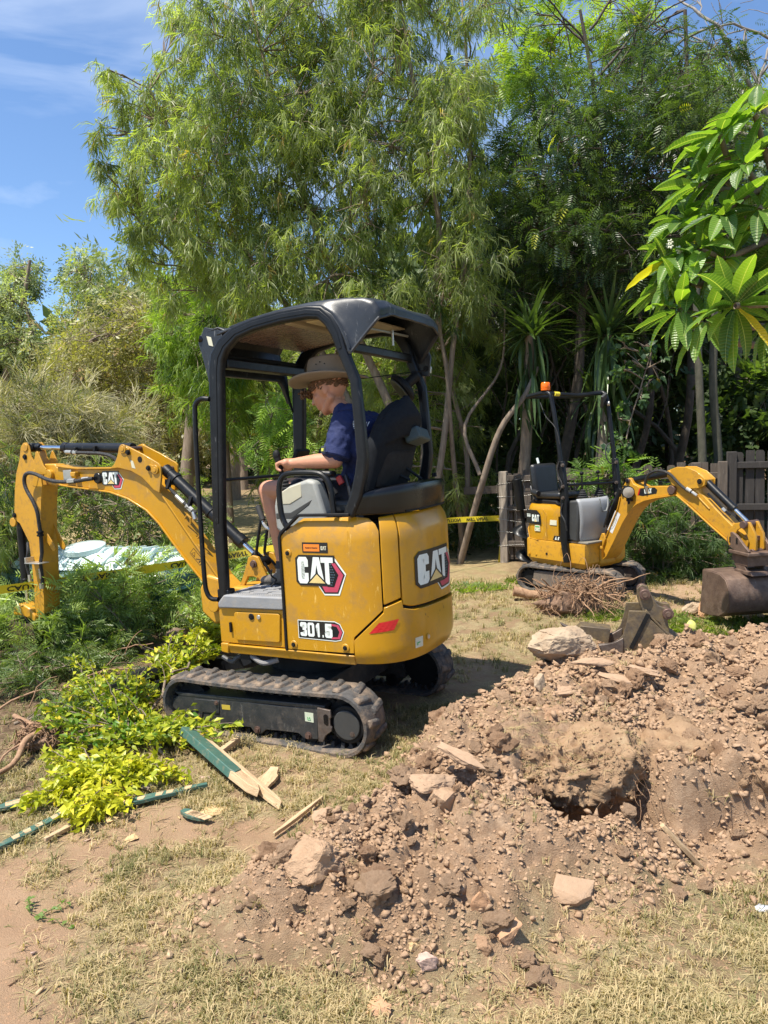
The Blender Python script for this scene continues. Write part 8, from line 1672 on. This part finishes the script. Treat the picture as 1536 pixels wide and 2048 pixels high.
# yuccas
YU=leafmat('yucca_leaf',(.014,.032,.013),(.095,.15,.045),odd=(.45,.40,.22),trans=.22,rough=.3)
def strap(name,L0,w,bend,m,seg=7,tint=.5,fold=.25):
    V=[];F=[]
    for i in range(seg+1):
        t=i/seg; a=bend*t; x=L0*(math.sin(a)/bend if bend else t); z=-L0*((1-math.cos(a))/bend if bend else 0); ww=w*.5*min(1,.55+t*1.5)*(1-t**2.4)+.0005; V+=[(x,-ww,z+ww*fold),(x,0,z),(x,ww,z+ww*fold)]
        if i: b=(i-1)*3; F+=[(b,b+3,b+4,b+1),(b+1,b+4,b+5,b+2)]
    o=np_mesh(name,V,F,m,attrs=dict(tint=np.full(len(V),tint)),smooth=True); return o
def yucca(label,c,base,n,seed,ln=.62,skirt=40):
    root=empty('yucca',loc=base); tag(root,label,'yucca'); B0=np.array(base); c=np.array(c); rr=np.random.default_rng(seed); tubes('trunk',[(np.array(bez([(0,0,0),(c-B0)*.5+(.05,0,0),c-B0],5)),.09,.06)],BARK,root,8)
    protos=[strap('leaf',1,.075,bd,YU,tint=t) for bd,t in ((.25,.55),(.6,.7),(1.0,.45),(.1,.85),(.8,.3))]; pr=[]
    for k in range(n+skirt):
        up=k<n; src=protos[rr.integers(0,4) if up else rr.integers(2,5)]; o=src if (src not in pr) else src.copy()
        if src in pr: C.objects.link(o)
        else: pr.append(src)
        o.parent=root; a=rr.uniform(0,6.28); e=(rr.uniform(-.35,1.45) if up else rr.uniform(-1.5,-.9)); d=Vector((math.cos(a)*math.cos(e),math.sin(a)*math.cos(e),math.sin(e))); s=ln*rr.uniform(.7,1.15)*(1.1 if up else 1.35)
        y=Vector((0,0,1)).cross(d).normalized(); z=d.cross(y); M_=Matrix((d,y,z)).transposed().to_4x4(); p=c-B0+rr.normal(0,.04,3)+(0 if up else np.array((math.cos(a)*.06,math.sin(a)*.06,-rr.uniform(0,.55)))); o.matrix_local=Matrix.Translation(p)@M_@Matrix.Scale(s,4)
    for q in protos:
        if q not in pr: bpy.data.objects.remove(q)
yucca('spiky yucca with a hanging skirt of leaves left of the orange beacon',at(1060,665,9.6),gbase(1.75,9.95),75,1)
yucca('second, darker spiky yucca behind the roll bar of the small excavator',at(1215,670,9.5),gbase(2.7,9.7),85,2,.68,70)
yucca('third yucca crown hanging low behind the right roll bar post',at(1190,800,9.9),gbase(2.8,10.1),40,3,.6,50)
# bushes at the fence
cl=fill([(1250,1000),(1350,985),(1420,1040),(1420,1130),(1300,1150),(1250,1100)],22,(8.3,8.9),(.2,.3),80)
make_tree('fence_bush','dark feathery bush in front of the paling fence under the yellow stick','shrub',gbase(3.25,8.6),[([gbase(3.25,8.6),A(1330,1080,8.6)],.02,.01)],cl,FR+FRs,leafmat('bush_leaf',(.025,.055,.02),(.15,.23,.07)),BARK,1.,(.12,.2),.5,(.4,.15),rolljit=.9)
cl=fill([(1160,930),(1260,920),(1330,930),(1300,1000),(1180,1010)],9,(8.8,9.4),(.18,.26),40)
make_tree('fern_leaf_sapling','sapling with ferny leaves between the roll bars and the fence','shrub',gbase(2.7,9.2),[([gbase(2.7,9.2),A(1210,1020,9.2),A(1220,950,9.2)],.015,.008)],cl,FRs,leafmat('sapling_leaf',(.04,.10,.025),(.24,.36,.09)),BARK,1.,(.16,.26),.2,(.55,.14))
cl=fill([(1240,690),(1310,680),(1320,760),(1290,900),(1230,880),(1210,860)],12,(8.9,9.3),(.14,.24),30)
make_tree('climbing_vine','round-leafed vine hanging between the yucca and the frangipani','vine',gbase(3.2,9.3),[([gbase(3.0,9.3),A(1250,900,9.1),A(1280,780,9.1),A(1310,680,9.1)],.012,.006)],cl,[T_leaf(.85,.05,.15),T_leaf(.95,.04,.1)],leafmat('vine_leaf',(.03,.07,.03),(.14,.22,.09)),BARK,1.,(.06,.10),.5,(.5,.14))
cl=fill([(1440,740),(1560,700),(1560,900),(1460,900)],14,(9.3,10),(.25,.35),60)
make_tree('broadleaf_shrub','dark broad-leafed shrub above the fence at the right edge','shrub',gbase(4.9,9.6),[([gbase(4.9,9.6),A(1500,860,9.6),A(1500,760,9.6)],.03,.012)],cl,[T_sprig(6,.6,.5,s) for s in range(3)],leafmat('broad_leaf',(.02,.04,.016),(.11,.16,.05)),BARK,1.,(.16,.26),.4,(.4,.15))
cl=fill([(850,1000),(980,990),(980,1100),(900,1120)],14,(10.3,11.2),(.22,.32),60)
make_tree('low_shrub','dark low shrub between the large excavator and the end fence post','shrub',gbase(1.2,10.8),[([gbase(1.2,10.8),A(940,1060,10.8)],.02,.01)],cl,FR+SG,leafmat('dark_shrub_leaf',(.02,.04,.016),(.12,.17,.06)),BARK,1.,(.12,.2),.5,(.35,.15),rolljit=.9)
# ================================================================ frangipani
def leaf_mesh(k,L0=1.,w=.28):
    V=[];F=[];n=9; bend=(.5,.9,.25,.7)[k]; T=[]
    for i in range(n+1):
        t=i/n; a=bend*t; x=math.sin(a)/bend; z=-(1-math.cos(a))/bend; ww=w*.5*(math.sin(math.pi*min(1,(t*.93+.03))**.85)**.8)*(1 if t<1 else .02)+.004; wav=.010*math.sin(t*22+k)
        for q in (-1,-.5,0,.5,1): V.append((x,ww*q,z+abs(q)*ww*.32+wav*abs(q)-(.006 if q==0 else 0))); T.append(.5)
        if i: 
            b=(i-1)*5; F+=[(b+j,b+5+j,b+6+j,b+1+j) for j in range(4)]
    return V,F
def frangipani():
    root=empty('frangipani_tree',loc=gbase(3.9,5.3)); B0=np.array(gbase(3.9,5.3)); tag(root,'frangipani tree with large glossy leaves reaching in from the right edge','tree')
    m=bpy.data.materials.new('frangipani_leaf'); m.use_nodes=True; nt=m.node_tree; L=nt.links.new; nt.nodes.remove(nt.nodes['Principled BSDF']); out=nt.nodes['Material Output']
    oi=nt.nodes.new('ShaderNodeObjectInfo'); r=nt.nodes.new('ShaderNodeValToRGB'); e=r.color_ramp.elements; e[0].color=(.055,.12,.03,1); e[1].position=.9; e[1].color=(.17,.30,.05,1); x=e.new(.985); x.color=(.16,.27,.04,1); x=e.new(.992); x.color=(.62,.46,.03,1); L(oi.outputs['Random'],r.inputs[0])
    tc=nt.nodes.new('ShaderNodeTexCoord'); sp=nt.nodes.new('ShaderNodeSeparateXYZ'); L(tc.outputs['Object'],sp.inputs[0])
    ab=nt.nodes.new('ShaderNodeMath'); ab.operation='ABSOLUTE'; L(sp.outputs['Y'],ab.inputs[0]); lt=nt.nodes.new('ShaderNodeMath'); lt.operation='LESS_THAN'; lt.inputs[1].default_value=.006; L(ab.outputs[0],lt.inputs[0])
    vx=nt.nodes.new('ShaderNodeMath'); vx.operation='MULTIPLY_ADD'; vx.inputs[1].default_value=-.35; L(ab.outputs[0],vx.inputs[0]); L(sp.outputs['X'],vx.inputs[2]); sn=nt.nodes.new('ShaderNodeMath'); sn.operation='SINE'; ml=nt.nodes.new('ShaderNodeMath'); ml.operation='MULTIPLY'; ml.inputs[1].default_value=110; L(vx.outputs[0],ml.inputs[0]); L(ml.outputs[0],sn.inputs[0])
    vg=nt.nodes.new('ShaderNodeMapRange'); vg.inputs['From Min'].default_value=.86; vg.inputs['From Max'].default_value=1; L(sn.outputs[0],vg.inputs[0]); mxx=nt.nodes.new('ShaderNodeMath'); mxx.operation='MAXIMUM'; L(lt.outputs[0],mxx.inputs[0]); mv=nt.nodes.new('ShaderNodeMath'); mv.operation='MULTIPLY'; mv.inputs[1].default_value=.35; L(vg.outputs[0],mv.inputs[0]); L(mv.outputs[0],mxx.inputs[1])
    mc=nt.nodes.new('ShaderNodeMixRGB'); mc.inputs[2].default_value=(.36,.42,.16,1); L(mxx.outputs[0],mc.inputs[0]); L(r.outputs[0],mc.inputs[1])
    p=_n(nt,'ShaderNodeBsdfPrincipled',Roughness=.33); L(mc.outputs[0],p.inputs['Base Color']); bp=_n(nt,'ShaderNodeBump',Strength=.5,Distance=.004); L(sn.outputs[0],bp.inputs['Height']); L(bp.outputs[0],p.inputs['Normal'])
    t=nt.nodes.new('ShaderNodeBsdfTranslucent'); g=nt.nodes.new('ShaderNodeMixRGB'); g.blend_type='MULTIPLY'; g.inputs[0].default_value=1; g.inputs[2].default_value=(2.1,2.1,.5,1); L(mc.outputs[0],g.inputs[1]); L(g.outputs[0],t.inputs[0])
    ms=nt.nodes.new('ShaderNodeMixShader'); ms.inputs[0].default_value=.42; L(p.outputs[0],ms.inputs[1]); L(t.outputs[0],ms.inputs[2]); L(ms.outputs[0],out.inputs[0])
    pro=[]
    for k in range(4): V,F=leaf_mesh(k); pro.append(np_mesh('leaf',V,F,m,root,smooth=True))
    used=0
    ros=[(1510,230,4.9),(1440,270,5.0),(1490,330,4.8),(1400,370,5.0),(1450,420,4.8),(1520,420,4.7),(1370,440,5.1),(1400,500,4.9),(1350,520,5.1),(1380,570,5.0),(1450,520,4.9),(1500,560,5.0),(1360,620,4.9),(1415,640,4.8),(1340,560,5.2),(1490,480,5.1),(1470,612,4.5),(1530,300,5.0),(1550,380,5.0),(1545,640,4.8),(1420,330,5.2),(1540,520,5.0),(1590,300,5.0),(1600,450,5.0)]
    SEC=[np.array(bez([(.05,.1,1.5),(-.2+.1*k,.1-.1*k,2.0+.15*k),(-.55,.25-.12*k,1.7+.42*k)],4)) for k in range(6)]; L_=[(q,.055,.038) for q in SEC]
    for i,(px,py,d) in enumerate(ros):
        c=np.array(at(px,py,d)); n=12 if i!=16 else 16; j=SEC[i%6][-1-(i//6)%3*2]+B0; L_.append((curve(j-B0,c-B0,.05,.06,8),.035,.018)); outd=(c-np.array((3.3,5.2,2.2))); outd/=np.linalg.norm(outd)
        if i==16: outd=np.array((-.15,-.85,-.1))
        for k in range(n):
            a=2*math.pi*(k+.4*RNG.random())/n; side=np.cross(outd,(0,0,1.)); side/=np.linalg.norm(side)+1e-9; u2=np.cross(side,outd); dd=side*math.cos(a)+u2*math.sin(a); dv=Vector(dd*1.0+outd*RNG.uniform(.15,.75)+np.array((0,0,RNG.uniform(-.35,.15)))).normalized()
            s=RNG.uniform(.25,.36)*(1.12 if i==16 else 1); o=pro[used] if used<4 else pro[RNG.integers(0,4)].copy()
            if used>=4: C.objects.link(o); o.parent=root
            used+=1; y=Vector((0,0,1)).cross(dv)
            y=y.normalized() if y.length>.05 else Vector((1,0,0)); z=dv.cross(y); M_=Matrix((dv,y,z)).transposed().to_4x4(); o.matrix_local=Matrix.Translation(Vector(c-B0)+dv*.03)@M_@Matrix.Rotation(RNG.normal(0,.35),4,'X')@Matrix.Scale(s,4)
    L_.append((np.array(bez([(0,0,0),(.05,0,1.0),(.1,.2,2.4)],5)),.11,.06)); L_.append((np.array(bez([(.05,0,1.0),(.3,0,2.0),(.4,.1,3.2)],5)),.07,.05))
    tubes('trunk_and_limbs',L_,BARK,root,8)
    fm=mat('white_petal',(.75,.74,.62),.5); 
    for px,py,d in ((1348,488,5.0),(1366,575,4.9),(1505,345,4.7)):
        b=MB(); c=np.array(at(px,py,d))-B0
        for q in range(5):
            f=c+RNG.normal(0,.03,3)
            for k in range(5): a=k*1.2566; b.ball(f+np.array((math.cos(a)*.012,-.012,math.sin(a)*.012)),(.011,.004,.007),6,4,R=rotm(0,-a,0))
        b.build('flower_cluster',fm,root,ang=None)
frangipani()
# trunks just behind the frangipani, shade painted into their dark bark colour
for k,(px,d,r_,lab) in enumerate(((1405,8.9,.055,'mossy shade-darkened trunk left of the pair below the frangipani'),(1432,9.1,.06,'mossy shade-darkened trunk right of the pair below the frangipani'),(1478,9.6,.05,'slanting trunk behind the dark fence'))):
    p=at(px,1000,d); g0=gbase(p[0],p[1]); o=tubes('shaded_mossy_trunk',[(np.array(bez([(0,0,0),(.03*k,0,1.2),(-.05,0,2.3),(-.10+.1*k,0,3.6)],6)),r_,r_*.7)],mat('shaded_mossy_bark',(.06,.06,.04),.9,col2=(.11,.10,.07),scale=10,bump=.7,stretch=(2,2,.7)),n=9); o.location=g0; tag(o,lab,'tree trunk')
